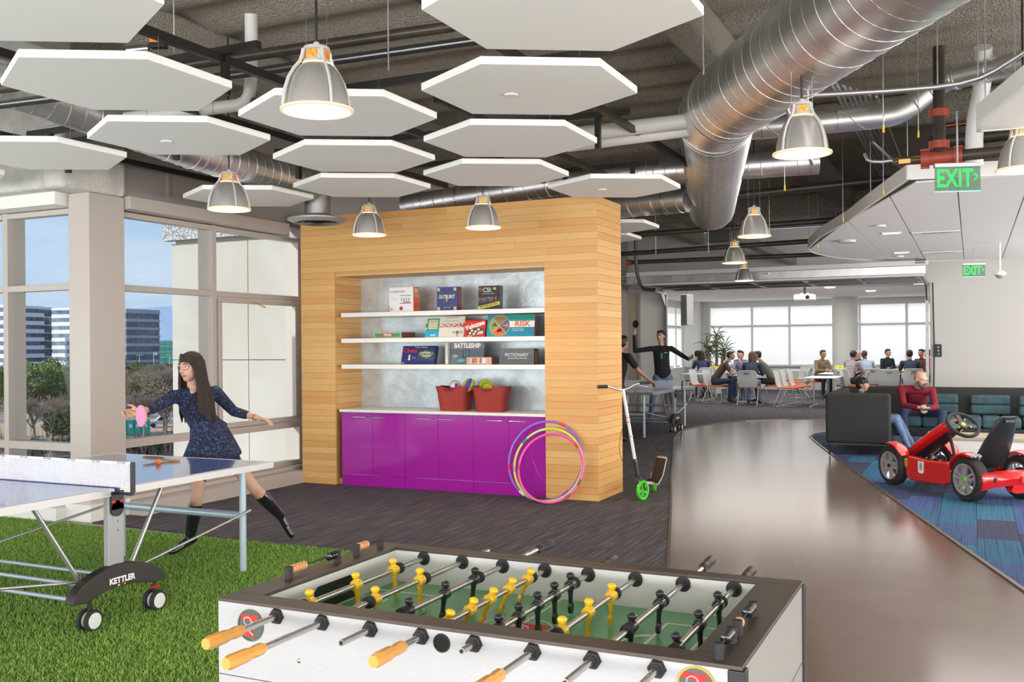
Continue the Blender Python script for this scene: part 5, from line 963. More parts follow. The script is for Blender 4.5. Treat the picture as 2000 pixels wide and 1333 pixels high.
# ---------------------------------------------------------------- dining furniture
OR=mat('seat_orange',(.62,.10,.015),.85,bump=(200,.3)); CW=mat('chair_white',(.60,.63,.65),.4); MB=mat('mesh_back',(.58,.62,.63),.5)
def chair():
    r=E('dining_chair','x','chair'); s=B().box(-.23,.23,-.22,.23,.435,.475).build('seat',OR,r,bevel=.018)
    for sx in (-1,1):
        b=B(); b.tube(smoothpath([(sx*.245,-.20,.43),(sx*.255,.20,.43),(sx*.26,.25,.40),(sx*.265,.26,.0+.015),(sx*.265,.22,.012),(sx*.265,-.24,.012)],1),.011,8); b.build('front_leg',M['alu'],r,smooth=50)
        b=B(); b.tube([(sx*.255,-.30,.012),(sx*.245,-.12,.44),(sx*.235,-.20,.50)],.012,8); b.build('rear_leg',CW,r,smooth=50)
    rs=[]
    for z,y,w_ in [(.46,-.20,.22),(.56,-.235,.235),(.68,-.25,.24),(.80,-.275,.235),(.86,-.295,.21)]: rs.append([V((w_*s_,y-.03*(1-s_*s_)+.0,z)) for s_ in [-1+i/4 for i in range(9)]]+[V((w_*s_,y-.03*(1-s_*s_)-.014,z)) for s_ in [1-i/4 for i in range(9)]])
    bk=B().rings(rs).build('backrest',MB,r,smooth=50); B().box(-.07,.07,-.335,-.312,.80,.825).build('grip_slot',M['steel_dark'],bk)
    b=B()
    for sx in (-1,1): b.tube([(sx*.235,-.20,.47),(sx*.243,-.245,.58),(sx*.248,-.26,.70),(sx*.24,-.285,.82),(sx*.20,-.31,.875)],.012,8)
    b.tube([(-.20,-.31,.875),(0,-.345,.88),(.20,-.31,.875)],.012,8); b.build('back_frame',CW,r,smooth=50)
    return r
ch=[(-6.62,26.1,-1.7,'at the left, on the plant side'),(-6.16,25.75,-1.75,'under the man in the maroon shirt'),(-5.12,25.02,-.08,'under the long-haired woman seen from behind'),(-4.72,26.25,1.9,'under the man in the grey-green shirt'),(-5.9,27.85,3.0,'under the man in the lavender shirt'),
(-4.15,24.85,-1.62,'first of three left of the bare table'),(-4.10,25.45,-1.60,'second of three left of the bare table'),(-4.02,26.05,-1.60,'third of three left of the bare table'),(-2.55,24.6,1.6,'half hidden by the sofa arm'),(-2.75,25.9,-1.2,'behind the bare table'),
(-4.45,28.7,1.5,'far middle, facing left'),(-4.05,29.4,-2.6,'under the man in the khaki shirt'),(-2.95,27.0,-.6,'under the woman in the striped shirt'),(-2.50,27.75,.3,'under the man in the pale blue shirt'),(-2.85,29.2,3.0,'under the bald man'),(-1.95,26.9,0.1,'empty, right of the pale blue shirt'),(-1.42,27.4,.2,'under the man in the navy shirt'),(-2.4,32.2,-2.8,'under the man in the black jacket'),(-1.25,31.1,2.9,'under the man in the brown shirt'),(-1.08,29.5,2.4,'under the man in red at the jamb'),
(-7.72,29.6,-.4,'under the man in light blue, far left'),(-7.05,28.3,.3,'under the long-haired person in navy, far left'),(-6.9,26.9,2.2,'empty, left, orange seat beside the farther ping-pong net'),(-4.9,30.3,2.0,'far row, left of the khaki shirt'),(-3.5,31.0,2.8,'far row, before the round column'),(-6.32,29.75,3.0,'far, behind the man in lavender')]
c0=None
for x,y,a,l in ch:
    if c0 is None: c0=o=chair()
    else: o=dup(c0)
    o.location=(x,y,.0085); o.rotation_euler=(0,0,a); o['label']='white chair with an orange seat, '+l; o['group']='white and orange dining chairs'
def dtable(x,y,w_,d_,label,rnd=False):
    r=E('dining_table',label,'table',(x,y,.0085),0,'white dining tables'); b=B()
    if rnd: b.lathe([(w_,.715),(w_,.735)],n=40); b.build('tabletop',M['white'],r,smooth=40); B().cyl((0,0,.02),(0,0,.715),.035,14).build('column',M['alu'],r,smooth=40); B().lathe([(.30,0),(.28,.02),(.05,.03)],n=28).build('foot',M['alu'],r,smooth=40)
    else:
        b.box(-w_,w_,-d_,d_,.715,.735); b.build('tabletop',M['white'],r,bevel=.004)
        for sx in (-1,1):
            b=B(); b.cyl((sx*(w_-.15),0,.03),(sx*(w_-.15),0,.715),.025,12); b.box(sx*(w_-.15)-.02,sx*(w_-.15)+.02,-d_+.1,d_-.1,0,.03); b.build('leg',M['alu'],r,smooth=40)
    return r
dtable(-5.42,26.35,.52,0,'round white dining table between the five talking people',True); dtable(-3.32,25.0,.38,.75,'white rectangular table with nothing on it, nearest the sofa'); dtable(-3.35,28.3,.45,.7,'white table with a yellow bag between the khaki and striped shirts'); dtable(-1.75,28.7,.7,.5,'white table at the right by the garage jamb'); dtable(-7.1,29.2,.6,.45,'white table with a yellow bag at the far left'); dtable(-7.0,27.4,.45,.4,'small white table left, behind the ping-pong net'); dtable(-4.7,31.5,.8,.4,'white table in the far row by the window blinds'); dtable(-2.2,31.2,.6,.4,'white table before the man in the black jacket')
YB=mat('yellow_plastic',(.78,.74,.10),.5,bump=(25,.8,(1,1,1),.02))
for x,y,s,l in ((-6.95,29.1,1,'at the far left'),(-3.2,28.3,1.15,'before the man in khaki'),(-1.7,28.75,.7,'at the right by the jamb'),(-6.6,29.35,.6,'left, beside the plant trunk')):
    b=B(); rs=[]; 
    for i,(rr,z) in enumerate([(.12,0),(.17,.03),(.19,.07),(.15,.12),(.16,.16),(.08,.15)]): rs.append([V((x+s*rr*1.3*math.cos(a)*(1+.12*math.sin(3*a+i)),y+s*rr*math.sin(a)*(1+.15*math.sin(5*a+i)),.745+s*z*(1+.2*math.sin(4*a+i)))) for a in [2*PI*k/20 for k in range(20)]])
    b.rings(rs); tag(b.build('plastic_bag',YB,smooth=80),'crumpled yellow plastic bag on a dining table '+l,'bag','yellow bags')
# dracaena
pt=E('potted_plant','tall spiky dracaena with three trunks before the dining windows','plant',(-7.40,30.8,.0085))
B().lathe([(.16,0),(.2,.30),(.21,.32),(.19,.32)],n=24).build('pot',M['white'],pt,smooth=40)
LG=mat('leaf_green',(.05,.10,.025),.5); TK=mat('trunk',(.22,.16,.09),.8)
for tx,tz,h,lean in ((-.10,0,1.55,-.18),(.05,0,1.85,.0),(.16,.0,1.45,.14)):
    tr=B().tube([(tx*.4,0,.3),(tx+lean*.3,0,h*.6),(tx+lean,0,h)],[.05,.045,.04],8).build('trunk',TK,pt,smooth=50); b=B()
    for k in range(46):
        a=random.uniform(0,2*PI); e_=random.uniform(-.7,1.1); L_=random.uniform(.35,.55); c=V((tx+lean,0,h-.1+random.uniform(-.35,.15))); d=V((math.cos(a)*math.cos(e_),math.sin(a)*math.cos(e_),math.sin(e_))); b.tube([c,c+d*L_*.5+V((0,0,.03)),c+d*L_-V((0,0,.10))],[(.013,.003),(.017,.003),(.001,.001)],4)
    b.build('leaf_crown',LG,tr)
# ---------------------------------------------------------------- people
class Fig:
    def __init__(s,mats): s.b=B(); s.caps=[]; s.mats=mats; s.names=list(mats)
    def cap(s,p0,r0,p1,r1,m,flat=1,side=None,n=12,lab=True):
        p0,p1=V(p0),V(p1); t=(p1-p0).normalized() if (p1-p0).length>1e-5 else Z3
        P=[];R=[]
        for k in range(5): a=PI/2*k/4; P.append(p0-t*r0*math.cos(a)*min(1,flat+.2)); R.append(max(r0*math.sin(a),r0*.06))
        for k in range(5): a=PI/2*k/4; P.append(p1+t*r1*math.sin(a)*min(1,flat+.2)); R.append(max(r1*math.cos(a),r1*.06))
        s.b.tube(P,[(r,r*flat) for r in R],n,side=side); s.caps.append((p0,r0*(1+flat)/2,p1,r1*(1+flat)/2,s.names.index(m)))
    def loft(s,pts,rad,m,side):
        P=[V(p) for p in pts]; t0=(P[1]-P[0]).normalized(); t1=(P[-1]-P[-2]).normalized(); f=lambda r:(r if isinstance(r,tuple) else (r,r))
        Q=[P[0]-t0*f(rad[0])[1]*.5]+P+[P[-1]+t1*f(rad[-1])[1]*.5]; R=[(f(rad[0])[0]*.5,f(rad[0])[1]*.5)]+[f(r) for r in rad]+[(f(rad[-1])[0]*.5,f(rad[-1])[1]*.5)]
        s.b.tube(Q,R,20,side=side)
        for a,b_,r0,r1 in zip(P,P[1:],rad,rad[1:]): r0,r1=f(r0),f(r1); s.caps.append((a,(r0[0]+r0[1])/2,b_,(r1[0]+r1[1])/2,s.names.index(m)))
    def ell(s,c,r,m,R=None,lab=True):
        s.b.ball(c,r,18,12,R)
        if lab: s.caps.append((V(c),min(r),V(c)+V((0,0,.0001)),min(r),s.names.index(m)))
    def finish(s,name,parent,vox,sm=3,ov=None,root=V((0,0,0))):
        me=bpy.data.meshes.new('t'); me.from_pydata([tuple(V(p)-root) for p in s.b.v],[],s.b.f); fix(me); o=bpy.data.objects.new('t',me); C.objects.link(o)
        md=o.modifiers.new('r','REMESH'); md.mode='VOXEL'; md.voxel_size=vox
        ms=o.modifiers.new('s','SMOOTH'); ms.factor=.5; ms.iterations=sm
        dg=bpy.context.evaluated_depsgraph_get(); m2=bpy.data.meshes.new_from_object(o.evaluated_get(dg)); bpy.data.objects.remove(o)
        n=len(m2.polygons); cen=np.empty(n*3); m2.polygons.foreach_get('center',cen); cen=cen.reshape(-1,3)+np.array(root)
        best=np.full(n,1e9); idx=np.zeros(n,int)
        for p0,r0,p1,r1,k in s.caps:
            a=np.array(p0); d=np.array(p1)-a; L2=max(d@d,1e-9); t=np.clip(((cen-a)@d)/L2,0,1); dist=np.linalg.norm(cen-a-t[:,None]*d,axis=1)-(r0+(r1-r0)*t); u=dist<best; best[u]=dist[u]; idx[u]=k
        if ov: idx=ov(cen,idx)
        m2.materials.clear()
        for k in s.names: m2.materials.append(s.mats[k])
        m2.polygons.foreach_set('material_index',idx.astype(np.int32)); m2.polygons.foreach_set('use_smooth',[True]*n); m2.name=name
        o=bpy.data.objects.new(name,m2); C.objects.link(o); o.parent=parent; return o
def fmt(c,rough=.85,**k): return mat('cloth',c,rough,**k)
SK={'light':mat('skin',(.56,.33,.24),.5),'tan':mat('skin',(.42,.22,.14),.5),'brown':mat('skin',(.20,.095,.055),.5),'dark':mat('skin',(.07,.035,.025),.5)}
LIP=mat('lips',(.38,.12,.10),.45); EYW=mat('eye_white',(.7,.68,.65),.3); EYD=mat('iris',(.03,.018,.012),.2); DEN=M['denim']; DDEN=mat('dark_denim',(.025,.04,.085),.9)
def hand(F,w,d,nrm,side,curl=.35,k=1.,m='skin',thumb=1,fr=1.0):
    """w wrist, d pointing direction, nrm palm normal (fingers curl towards it), side = direction of the thumb"""
    d=V(d).normalized(); nrm=(V(nrm)-d*V(nrm).dot(d)).normalized(); sd=V(side); sd=(sd-d*sd.dot(d)-nrm*sd.dot(nrm)).normalized(); w=V(w)
    F.cap(w,.024*k,w+d*.075*k,.040*k,m,flat=.42,side=sd)
    for i,(o_,L_) in enumerate(((.030,.070),(.011,.078),(-.010,.073),(-.029,.058))):
        p=w+d*.085*k+sd*o_*k; a=curl*(.6+.12*i); q=p
        for j,ff in enumerate((.48,.30,.24)):
            dd=d*math.cos(a)+nrm*math.sin(a); q2=q+dd*L_*ff*k; F.cap(q,(.0092-.001*j)*k*fr,q2,(.0084-.001*j)*k*fr,m,n=8); q=q2; a+=curl*.9
    p=w+d*.028*k+sd*.030*k; t1=p+(d*.55+sd*.75+nrm*.25).normalized()*.036*k; t2=t1+(d*.85+sd*.3+nrm*.35).normalized()*.030*k
    F.cap(p,.013*k,t1,.0105*k,m,n=8); F.cap(t1,.0105*k,t2,.008*k,m,n=8)
def head(F,c,look,up,k,m,parent,root,hair,hm,style='short',glasses=False,beard=None,det=True,vox=.008):
    """c = centre of the skull; look = facing direction"""
    up=V(up).normalized(); y=V(look).normalized(); y=(y-up*y.dot(up)).normalized(); x=y.cross(up).normalized(); R=Matrix((x,y,up)).transposed(); c=V(c)
    P=lambda a,b_,d: c+(x*a+y*b_+up*d)*k
    F.ell(P(0,-.012,.025),(.076*k,.094*k,.088*k),m,R); F.ell(P(0,.022,-.035),(.060*k,.066*k,.072*k),m,R); F.ell(P(0,.045,-.085),(.030*k,.030*k,.026*k),m,R)
    for s in (-1,1): F.ell(P(s*.042,.045,-.020),(.022*k,.022*k,.020*k),m,R); F.ell(P(s*.078,-.012,-.012),(.008*k,.018*k,.030*k),m,R)
    F.cap(P(0,.082,.012),.009*k,P(0,.106,-.026),.0125*k,m,n=8); 
    for s in (-1,1): F.ell(P(s*.012,.096,-.030),(.009*k,.010*k,.008*k),m,R); F.cap(P(s*.012,.083,.022),.010*k,P(s*.048,.070,.020),.009*k,m,n=6)
    for s,z,rr in ((1,-.056,.0042),(1,-.063,.0052)):
        F.cap(P(-.020,.080,z),rr*k*.7,P(0,.0865,z),rr*k,'lips',n=8); F.cap(P(0,.0865,z),rr*k,P(.020,.080,z),rr*k*.7,'lips',n=8)
    for q in (-1,-2,-3,-4): a_=F.caps[q]; F.caps[q]=(a_[0],a_[1]*.35,a_[2],a_[3]*.35,a_[4])
    if det:
        for s in (-1,1):
            e=B(); e.ball(P(s*.031,.068,.003)-root,.0108*k,12,8); e=e.build('eye',EYW,parent,smooth=80); ii=B(); ii.ball(P(s*.031,.0755,.003)-root,.0052*k,10,6); ii.build('iris',EYD,e,smooth=80)
            b=B(); b.tube([P(s*.014,.088,.026)-root,P(s*.032,.090,.033)-root,P(s*.052,.076,.028)-root],[.003*k,.0042*k,.002*k],6); b.build('eyebrow',hm,parent,smooth=60)
    if hair:
        H=Fig({'hair':hm})
        if style=='short':
            H.ell(P(0,-.026,.045),(.083*k,.094*k,.080*k),'hair',R); H.ell(P(0,-.050,.0),(.077*k,.068*k,.075*k),'hair',R); H.ell(P(0,.025,.088),(.062*k,.055*k,.030*k),'hair',R)
        elif style=='fringe':
            H.ell(P(0,-.022,.045),(.088*k,.098*k,.082*k),'hair',R); H.ell(P(0,-.045,.0),(.083*k,.075*k,.085*k),'hair',R)
            for q in range(7): a=-.06+.02*q; H.cap(P(a*.8,.045,.095),.020*k,P(a,.083-abs(a)*.4,.040),.012*k,'hair',n=6)
            for s in (-1,1): H.cap(P(s*.078,.01,.06),.018*k,P(s*.078,.02,.0),.008*k,'hair',n=6)
        elif style=='long':
            H.ell(P(0,-.020,.042),(.090*k,.100*k,.083*k),'hair',R)
            for q in range(26):
                a=PI*(.0+q/25)+PI; ca,sa=math.cos(a),math.sin(a); rr=1+.05*math.sin(q*7); H.cap(P(.082*ca*rr,-.015+.088*sa*rr,.03),.020*k,P(.090*ca*rr,-.02+.09*sa*rr,-.12),.020*k,'hair',n=6); H.cap(P(.090*ca*rr,-.02+.09*sa*rr,-.12),.020*k,P(.115*ca,-.03+.07*sa*rr,-.30-.02*math.sin(q*5)),.012*k,'hair',n=6)
            H.cap(P(0,-.09,-.05),.05*k,P(0,-.09,-.27),.04*k,'hair')
        elif style=='bun': H.ell(P(0,-.022,.040),(.086*k,.098*k,.082*k),'hair',R); H.ell(P(0,-.055,-.01),(.078*k,.07*k,.07*k),'hair',R); H.ell(P(0,-.125,.03),(.042*k,.038*k,.045*k),'hair',R)
        elif callable(style): style(H,P,R,k)
        H.finish('hair',parent,max(vox,.006),2,root=root)
    if beard:
        H=Fig({'hair':beard}); H.ell(P(0,.045,-.085),(.045*k,.046*k,.040*k),'hair',R)
        for s in (-1,1): H.cap(P(s*.065,.01,-.03),.014*k,P(s*.045,.045,-.08),.022*k,'hair',n=8); H.cap(P(0,.095,-.045),.007*k,P(s*.03,.082,-.055),.008*k,'hair',n=6)
        H.cap(P(0,.06,-.10),.035*k,P(0,.055,-.15),.018*k,'hair'); H.finish('beard',parent,.006,2,root=root)
    if glasses:
        b=B(); gc=P(0,.092,.003)
        for s in (-1,1):
            q=P(s*.033,.090-.004,.001); b.tube([q+(x*.024*math.cos(t)+up*.018*math.sin(t)-y*.006*abs(math.cos(t)))*k-root for t in [2*PI*i/16 for i in range(16)]],.0016*k,4,closed=True); b.cyl(P(s*.056,.080,.006)-root,P(s*.08,-.01,.006)-root,.0015*k,4)
        b.cyl(P(-.010,.094,.004)-root,P(.010,.094,.004)-root,.0015*k,4); b.build('glasses',M['black'] if isinstance(glasses,int) else glasses,parent)
def person(label,J,look,mats,hair,style='short',k=1,vox=.012,sleeve='long',group=None,glasses=False,beard=None,det=False,up=(0,0,1),hands=None,female=False,skirt=None,extra=None,sm=3,wd=1.,hname='person',facefwd=None,bare=False):
    """J: world joints. mats: skin, top, legs, shoes"""
    J={a:V(b_) for a,b_ in J.items()}; root=V((J['pel'].x,J['pel'].y,0.009)); r=E('person',label,'person',root,0,group)
    F=Fig({'skin':mats[0],'lips':LIP,'top':mats[1],'legs':mats[2],'shoes':mats[3],'boots':mats[3]})
    sd=(J['shR']-J['shL']).normalized(); hs_=(J['hipR']-J['hipL']).normalized(); w=wd
    nk,ch,ws,pe=J['neck'],J['chest'],J['waist'],J['pel']
    sh=(J['shL']+J['shR'])/2
    cw=.155 if not female else .130
    F.loft([pe+V((0,0,.045)),ws,ch,sh.lerp(ch,.25)],[(.165*w*k,.115*w*k),((.153 if not female else .115)*w*k,.100*w*k),(cw*w*k,.108*w*k),((cw+.008)*k,.085*k)],'top',sd)
    F.cap(J['shL'].lerp(J['shR'],.14)-V((0,0,.012)),.055*k,J['shR'].lerp(J['shL'],.14)-V((0,0,.012)),.055*k,'top')
    for s in ('L','R'): F.cap(sh+V((0,0,.025)),.045*k,J['sh'+s],.048*k,'top')
    hc=J['head']; nb=sh+V((0,0,.015)); F.cap(nb,.052*k,hc-V(up)*.05*k-V(look).normalized()*.015*k,.050*k,'skin')
    if not skirt: F.cap(J['hipL'],.105*k,J['hipR'],.105*k,'legs')
    F.cap(pe,.12*k*w,pe-V((0,0,.02)),.11*k*w,'legs' if not skirt else 'top',side=hs_,flat=.9)
    for s in ('L','R'):
        a,e,wr=J['sh'+s],J['el'+s],J['wr'+s]; sr=1.15 if sleeve!='none' else 1
        if sleeve=='long': F.cap(a,.056*k,e,.045*k,'top'); F.cap(e,.045*k,e.lerp(wr,.93),.033*k,'top'); F.cap(e.lerp(wr,.9),.026*k,wr,.024*k,'skin')
        elif sleeve=='mid': F.cap(a,.056*k,e,.043*k,'top'); F.cap(e,.043*k,e.lerp(wr,.45),.038*k,'top'); F.cap(e.lerp(wr,.35),.030*k,wr,.021*k,'skin')
        else: F.cap(a,.060*k,a.lerp(e,.62),.054*k,'top'); F.cap(a.lerp(e,.5),.042*k,e,.037*k,'skin'); F.cap(e,.037*k,wr,.024*k,'skin')
        hd_=(hands or {}).get(s)
        if hd_: hand(F,wr,*hd_,k=k,fr=1.25 if vox>.008 else 1)
        else: d=(wr-e).normalized(); hand(F,wr,d,V((0,0,-1)) if abs(d.z)<.8 else V((0,1,0)),sd*(1 if s=='L' else -1),.4,k,fr=1.3 if vox>.008 else 1)
        h,kn,an,to=J['hip'+s],J['kn'+s],J['an'+s],J['toe'+s]
        lm='legs'
        if bare: F.cap(h,.078*k,kn,.050*k,'skin'); F.cap(kn,.050*k,kn.lerp(an,.3),.050*k,'skin'); F.cap(kn.lerp(an,.28),.056*k,kn.lerp(an,.45),.058*k,'boots'); F.cap(kn.lerp(an,.45),.058*k,an,.040*k,'boots')
        else: F.cap(h,.092*k,kn,.062*k,'legs'); F.cap(kn,.062*k,kn.lerp(an,.35),.060*k,'legs'); F.cap(kn.lerp(an,.35),.060*k,an+(kn-an).normalized()*.03,.045*k,'legs')
        hl=an-(to-an)*.30; dz=V((0,0,-.0)); F.cap(an,.038*k,an.lerp(hl,.5)+dz,.036*k,'shoes'); F.cap(an.lerp(hl,.7)-V((0,0,.02))+ (to-an)*0,.034*k,to,.034*k,'shoes',flat=.85,side=(to-an).cross(Z3) if (to-an).cross(Z3).length>.01 else X3); F.cap(an,.036*k,an.lerp(to,.5),.034*k,'shoes')
    if skirt: F.loft(*skirt,'top',sd)
    head(F,hc,look,up,k,'skin',r,root,hair is not None,hair,style,glasses,beard,det,vox)
    if extra: extra(F,r,root)
    F.finish('body',r,vox,sm,root=root)
    return r
def seated(x,y,a,z=.47,lean=.12,k=1.,arms='table',hy=0,twist=0,zf=0.05):
    """joints of a sitting person whose hips are at x,y; a = facing angle (0 faces +y)"""
    def T(p): c,s=math.cos(a),math.sin(a); return V((x+c*p[0]*k-s*p[1]*k,y+s*p[0]*k+c*p[1]*k,p[2]))
    h=z+.09; J=dict(pel=(0,0,h+.02),waist=(0,.02+lean*.25,h+.20*k),chest=(0,lean*.75,h+.38*k),neck=(0,lean*1.1,h+.52*k),shL=(-.19,lean,h+.48*k),shR=(.19,lean,h+.48*k),head=(0,lean*1.35+.03,h+.70*k),hipL=(-.09,.02,h),hipR=(.09,.02,h),knL=(-.13,.43,h+.03),knR=(.13,.43,h+.03),anL=(-.13,.38,zf+.04),anR=(.13,.40,zf+.04),toeL=(-.15,.54,zf),toeR=(.15,.55,zf))
    if arms=='table': J.update(elL=(-.25,lean+.14,h+.22*k),elR=(.25,lean+.14,h+.22*k),wrL=(-.10,lean+.34,.80),wrR=(.08,lean+.34,.80))
    elif arms=='chin': J.update(elL=(-.20,lean+.22,.79),elR=(.2,lean+.20,.79),wrL=(-.04,lean+.18,h+.50*k),wrR=(.10,lean+.36,.82))
    elif arms=='fold': J.update(elL=(-.24,lean+.04,h+.2),elR=(.24,lean+.04,h+.2),wrL=(.06,lean+.2,h+.24),wrR=(-.06,lean+.22,h+.20))
    elif arms=='lap': J.update(elL=(-.24,lean+.02,h+.2),elR=(.24,lean+.02,h+.2),wrL=(-.1,lean+.26,h+.10),wrR=(.1,lean+.26,h+.10))
    return {k_:T(v) for k_,v in J.items()}
def rot2(a): return V((-math.sin(a),math.cos(a),0))
hk=mat('hair_black',(.012,.010,.010),.5); hbn=mat('hair_brown',(.030,.013,.008),.75,n=(40,(.015,.008,.005),(1,1,.1))); hau=mat('hair_auburn',(.13,.05,.022),.5,n=(40,(.08,.03,.014),(1,1,.1))); hgy=mat('stubble',(.16,.11,.09),.8)
BLS=mat('shoe_black',(.015,.014,.014),.35)
# ---- the woman playing at the near table
J=dict(head=(-5.30,5.565,1.425),neck=(-5.33,5.63,1.27),shR=(-5.385,5.475,1.205),shL=(-5.275,5.80,1.225),elR=(-5.36,5.25,1.135),wrR=(-5.295,5.07,1.120),elL=(-5.27,6.00,1.065),wrL=(-5.05,6.045,1.01),
 chest=(-5.325,5.65,1.12),waist=(-5.30,5.705,.99),pel=(-5.285,5.755,.86),hipR=(-5.30,5.68,.82),hipL=(-5.27,5.84,.82),knR=(-5.315,5.64,.46),anR=(-5.43,5.68,.10),toeR=(-5.43,5.50,.045),knL=(-5.09,6.02,.47),anL=(-5.07,6.32,.20),toeL=(-5.01,6.37,.045))
dress=mat('floral_dress',(.008,.010,.028),.85,n=(38,(.035,.03,.12),(1,1,1.3),.46,.66),stripe=(60,(.03,.12,.19),(1,1,1.2),.60))
def wx(F,r,root):
    fw=V((.45,-.88,0)).normalized(); sx_=V((.88,.45,0)).normalized(); c=V((-5.325,5.65,1.15))
    for s in (-1,1): F.ell(c+sx_*s*.055+fw*.075,(.058,.055,.058),'top')
    F.cap(c+fw*.072+V((0,0,.085)),.040,c+fw*.03+V((0,0,.135)),.05,'skin',flat=.7,side=sx_)
def whair(H,P,R,k):
    H.ell(P(0,-.018,.042),(.088*k,.098*k,.084*k),'hair',R)
    for q in range(34):
        a=PI+PI*q/33; ca,sa=math.cos(a),math.sin(a); f=1+.05*math.sin(q*7.3); H.cap(P(.080*ca*f,-.012+.085*sa*f,.04),.019*k,P(.092*ca*f,-.022+.09*sa*f,-.12),.020*k,'hair',n=6); H.cap(P(.092*ca*f,-.022+.09*sa*f,-.12),.020*k,P(.14*ca,-.045+.085*sa*f,-.28),.017*k,'hair',n=6); H.cap(P(.14*ca,-.045+.085*sa*f,-.28),.017*k,P(.15*ca,-.05+.09*sa*f,-.42-.03*math.sin(q*5)),.007*k,'hair',n=6)
    for s in (-1,1):
        for q in range(5): H.cap(P(s*(.03+.012*q),.055-.012*q,.098-.008*q),.016*k,P(s*(.078+.002*q),.035-.012*q,.0),.013*k,'hair',n=6); H.cap(P(s*(.078+.002*q),.035-.012*q,0),.013*k,P(s*(.098+.006*q),.03-.015*q,-.16),.016*k,'hair',n=6); H.cap(P(s*(.098+.006*q),.03-.015*q,-.16),.016*k,P(s*(.10+.014*q),.05-.018*q,-.36-.02*q),.008*k,'hair',n=6)
skp=([(-5.305,5.70,1.0),(-5.29,5.74,.92),(-5.285,5.76,.83),(-5.285,5.77,.735)],[(.115,.095),(.150,.125),(.190,.160),(.235,.195)])
wom=person('woman with long dark hair and glasses in a floral navy dress swinging a paddle',J,(-.02,-1,-.05),(SK['light'],dress,dress,mat('boot_leather',(.012,.012,.014),.22,coat=.4)),hbn,whair,k=.95,vox=.0065,sleeve='mid',female=True,skirt=skp,det=True,glasses=mat('blue_glasses',(.03,.06,.14),.3),bare=True,extra=wx,sm=2,up=(-.03,-.06,1),
  hands={'R':((-.75,-.62,-.15),(.6,-.8,0),(0,0,1),.9),'L':((.95,-.1,-.12),(0,-.2,-1),(.2,-1,.1),.35)})
B().lathe([(.0245,-.005),(.0255,0),(.0245,.005)],V((-5.09,6.035,1.02))-V(wom.location),(.95,-.1,-.2),20,cap=False).build('bracelet',M['red_matte'],wom,smooth=50)
ya=V((1.0,-.36,-.12)).normalized(); xa=(Z3-ya*ya.z).normalized(); za=xa.cross(ya)
pdl=paddle('table_tennis_paddle',V((-5.29,5.00,1.118))+ya*.05,(0,0,0),'pink-faced paddle in the hand of the woman in the floral dress',mat('pink_rubber',(.75,.22,.42),.5),mat('pink_rubber',(.75,.22,.42),.5)); pdl.rotation_euler=Matrix((xa,ya,za)).transposed().to_euler()
# ---- man in black jacket at the far table
def jm(px,py,hz=0): return V((px,py,hz))
J=dict(head=(-5.58,18.70,1.735),neck=(-5.58,18.72,1.56),chest=(-5.57,18.72,1.30),waist=(-5.56,18.73,1.12),pel=(-5.55,18.74,.95),shR=(-5.77,18.66,1.49),shL=(-5.39,18.80,1.49),elR=(-6.06,18.55,1.45),wrR=(-6.06,18.50,1.77),elL=(-5.17,18.86,1.34),wrL=(-5.02,18.76,1.27),
 hipR=(-5.65,18.72,.90),hipL=(-5.46,18.78,.90),knR=(-5.74,18.66,.50),knL=(-5.36,18.78,.50),anR=(-5.80,18.72,.09),anL=(-5.30,18.86,.09),toeR=(-5.84,18.55,.04),toeL=(-5.26,18.70,.04))
jk=mat('black_fleece',(.012,.014,.018),.85)
def jx(F,r,root):
    B().box(-5.545,-5.515,18.585,18.60,1.30,1.40).build('lanyard_badge',M['green'],None); o=bpy.data.objects['lanyard_badge']; o.parent=r; o.location=-root
    b=B(); b.box(-.003,.003,-.005,.003,0,.40); o=b.build('zip',M['steel_dark'],r); o.location=V((-5.53,18.60,1.02))-root
    t=text('nvidia',.03,M['white'],r,V((-5.44,18.595,1.40))-root) if 0 else B().box(-.03,.03,-.002,.002,-.006,.006).build('chest_print',M['white'],r,loc=V((-5.45,18.61,1.41))-root)
p_=person('standing man in a black fleece and blue jeans raising a paddle at the farther table',J,(-.12,-1,-.05),(SK['light'],jk,DEN,BLS),hbn,'short',vox=.009,det=True,extra=jx,hands={'R':((.05,0,1),(.3,-1,0),(1,0,0),.9),'L':((.75,-.45,.55),(-.3,-.9,.2),(0,0,1),.15)})
paddle('table_tennis_paddle',(-6.05,18.50,1.90),(PI/2,0,0),'blurred dark paddle raised by the man in the black fleece',M['black'],M['black']).rotation_euler=V((.35,-.1,1)).normalized().to_track_quat('Y','X').to_euler()
# ---- man in black T-shirt, half hidden by the timber wall
J=dict(head=(-5.05,14.86,1.60),neck=(-5.08,14.84,1.45),chest=(-5.12,14.82,1.22),waist=(-5.16,14.80,1.05),pel=(-5.18,14.80,.90),shL=(-5.30,14.84,1.40),shR=(-4.94,14.78,1.38),elR=(-4.84,14.98,1.15),wrR=(-4.72,15.20,.99),elL=(-5.42,15.0,1.15),wrL=(-5.35,15.25,1.02),
 hipL=(-5.27,14.82,.86),hipR=(-5.10,14.78,.86),knL=(-5.27,14.95,.48),knR=(-5.12,14.90,.48),anL=(-5.28,14.86,.09),anR=(-5.13,14.80,.09),toeL=(-5.28,15.05,.04),toeR=(-5.08,14.99,.04))
person('man in a black T-shirt bending forward, half hidden by the timber wall edge',J,(.25,1,-.2),(SK['tan'],mat('tee_black',(.012,.012,.013),.9),mat('charcoal_jeans',(.03,.03,.035),.9),BLS),hk,'short',vox=.009,sleeve='short',glasses=1)
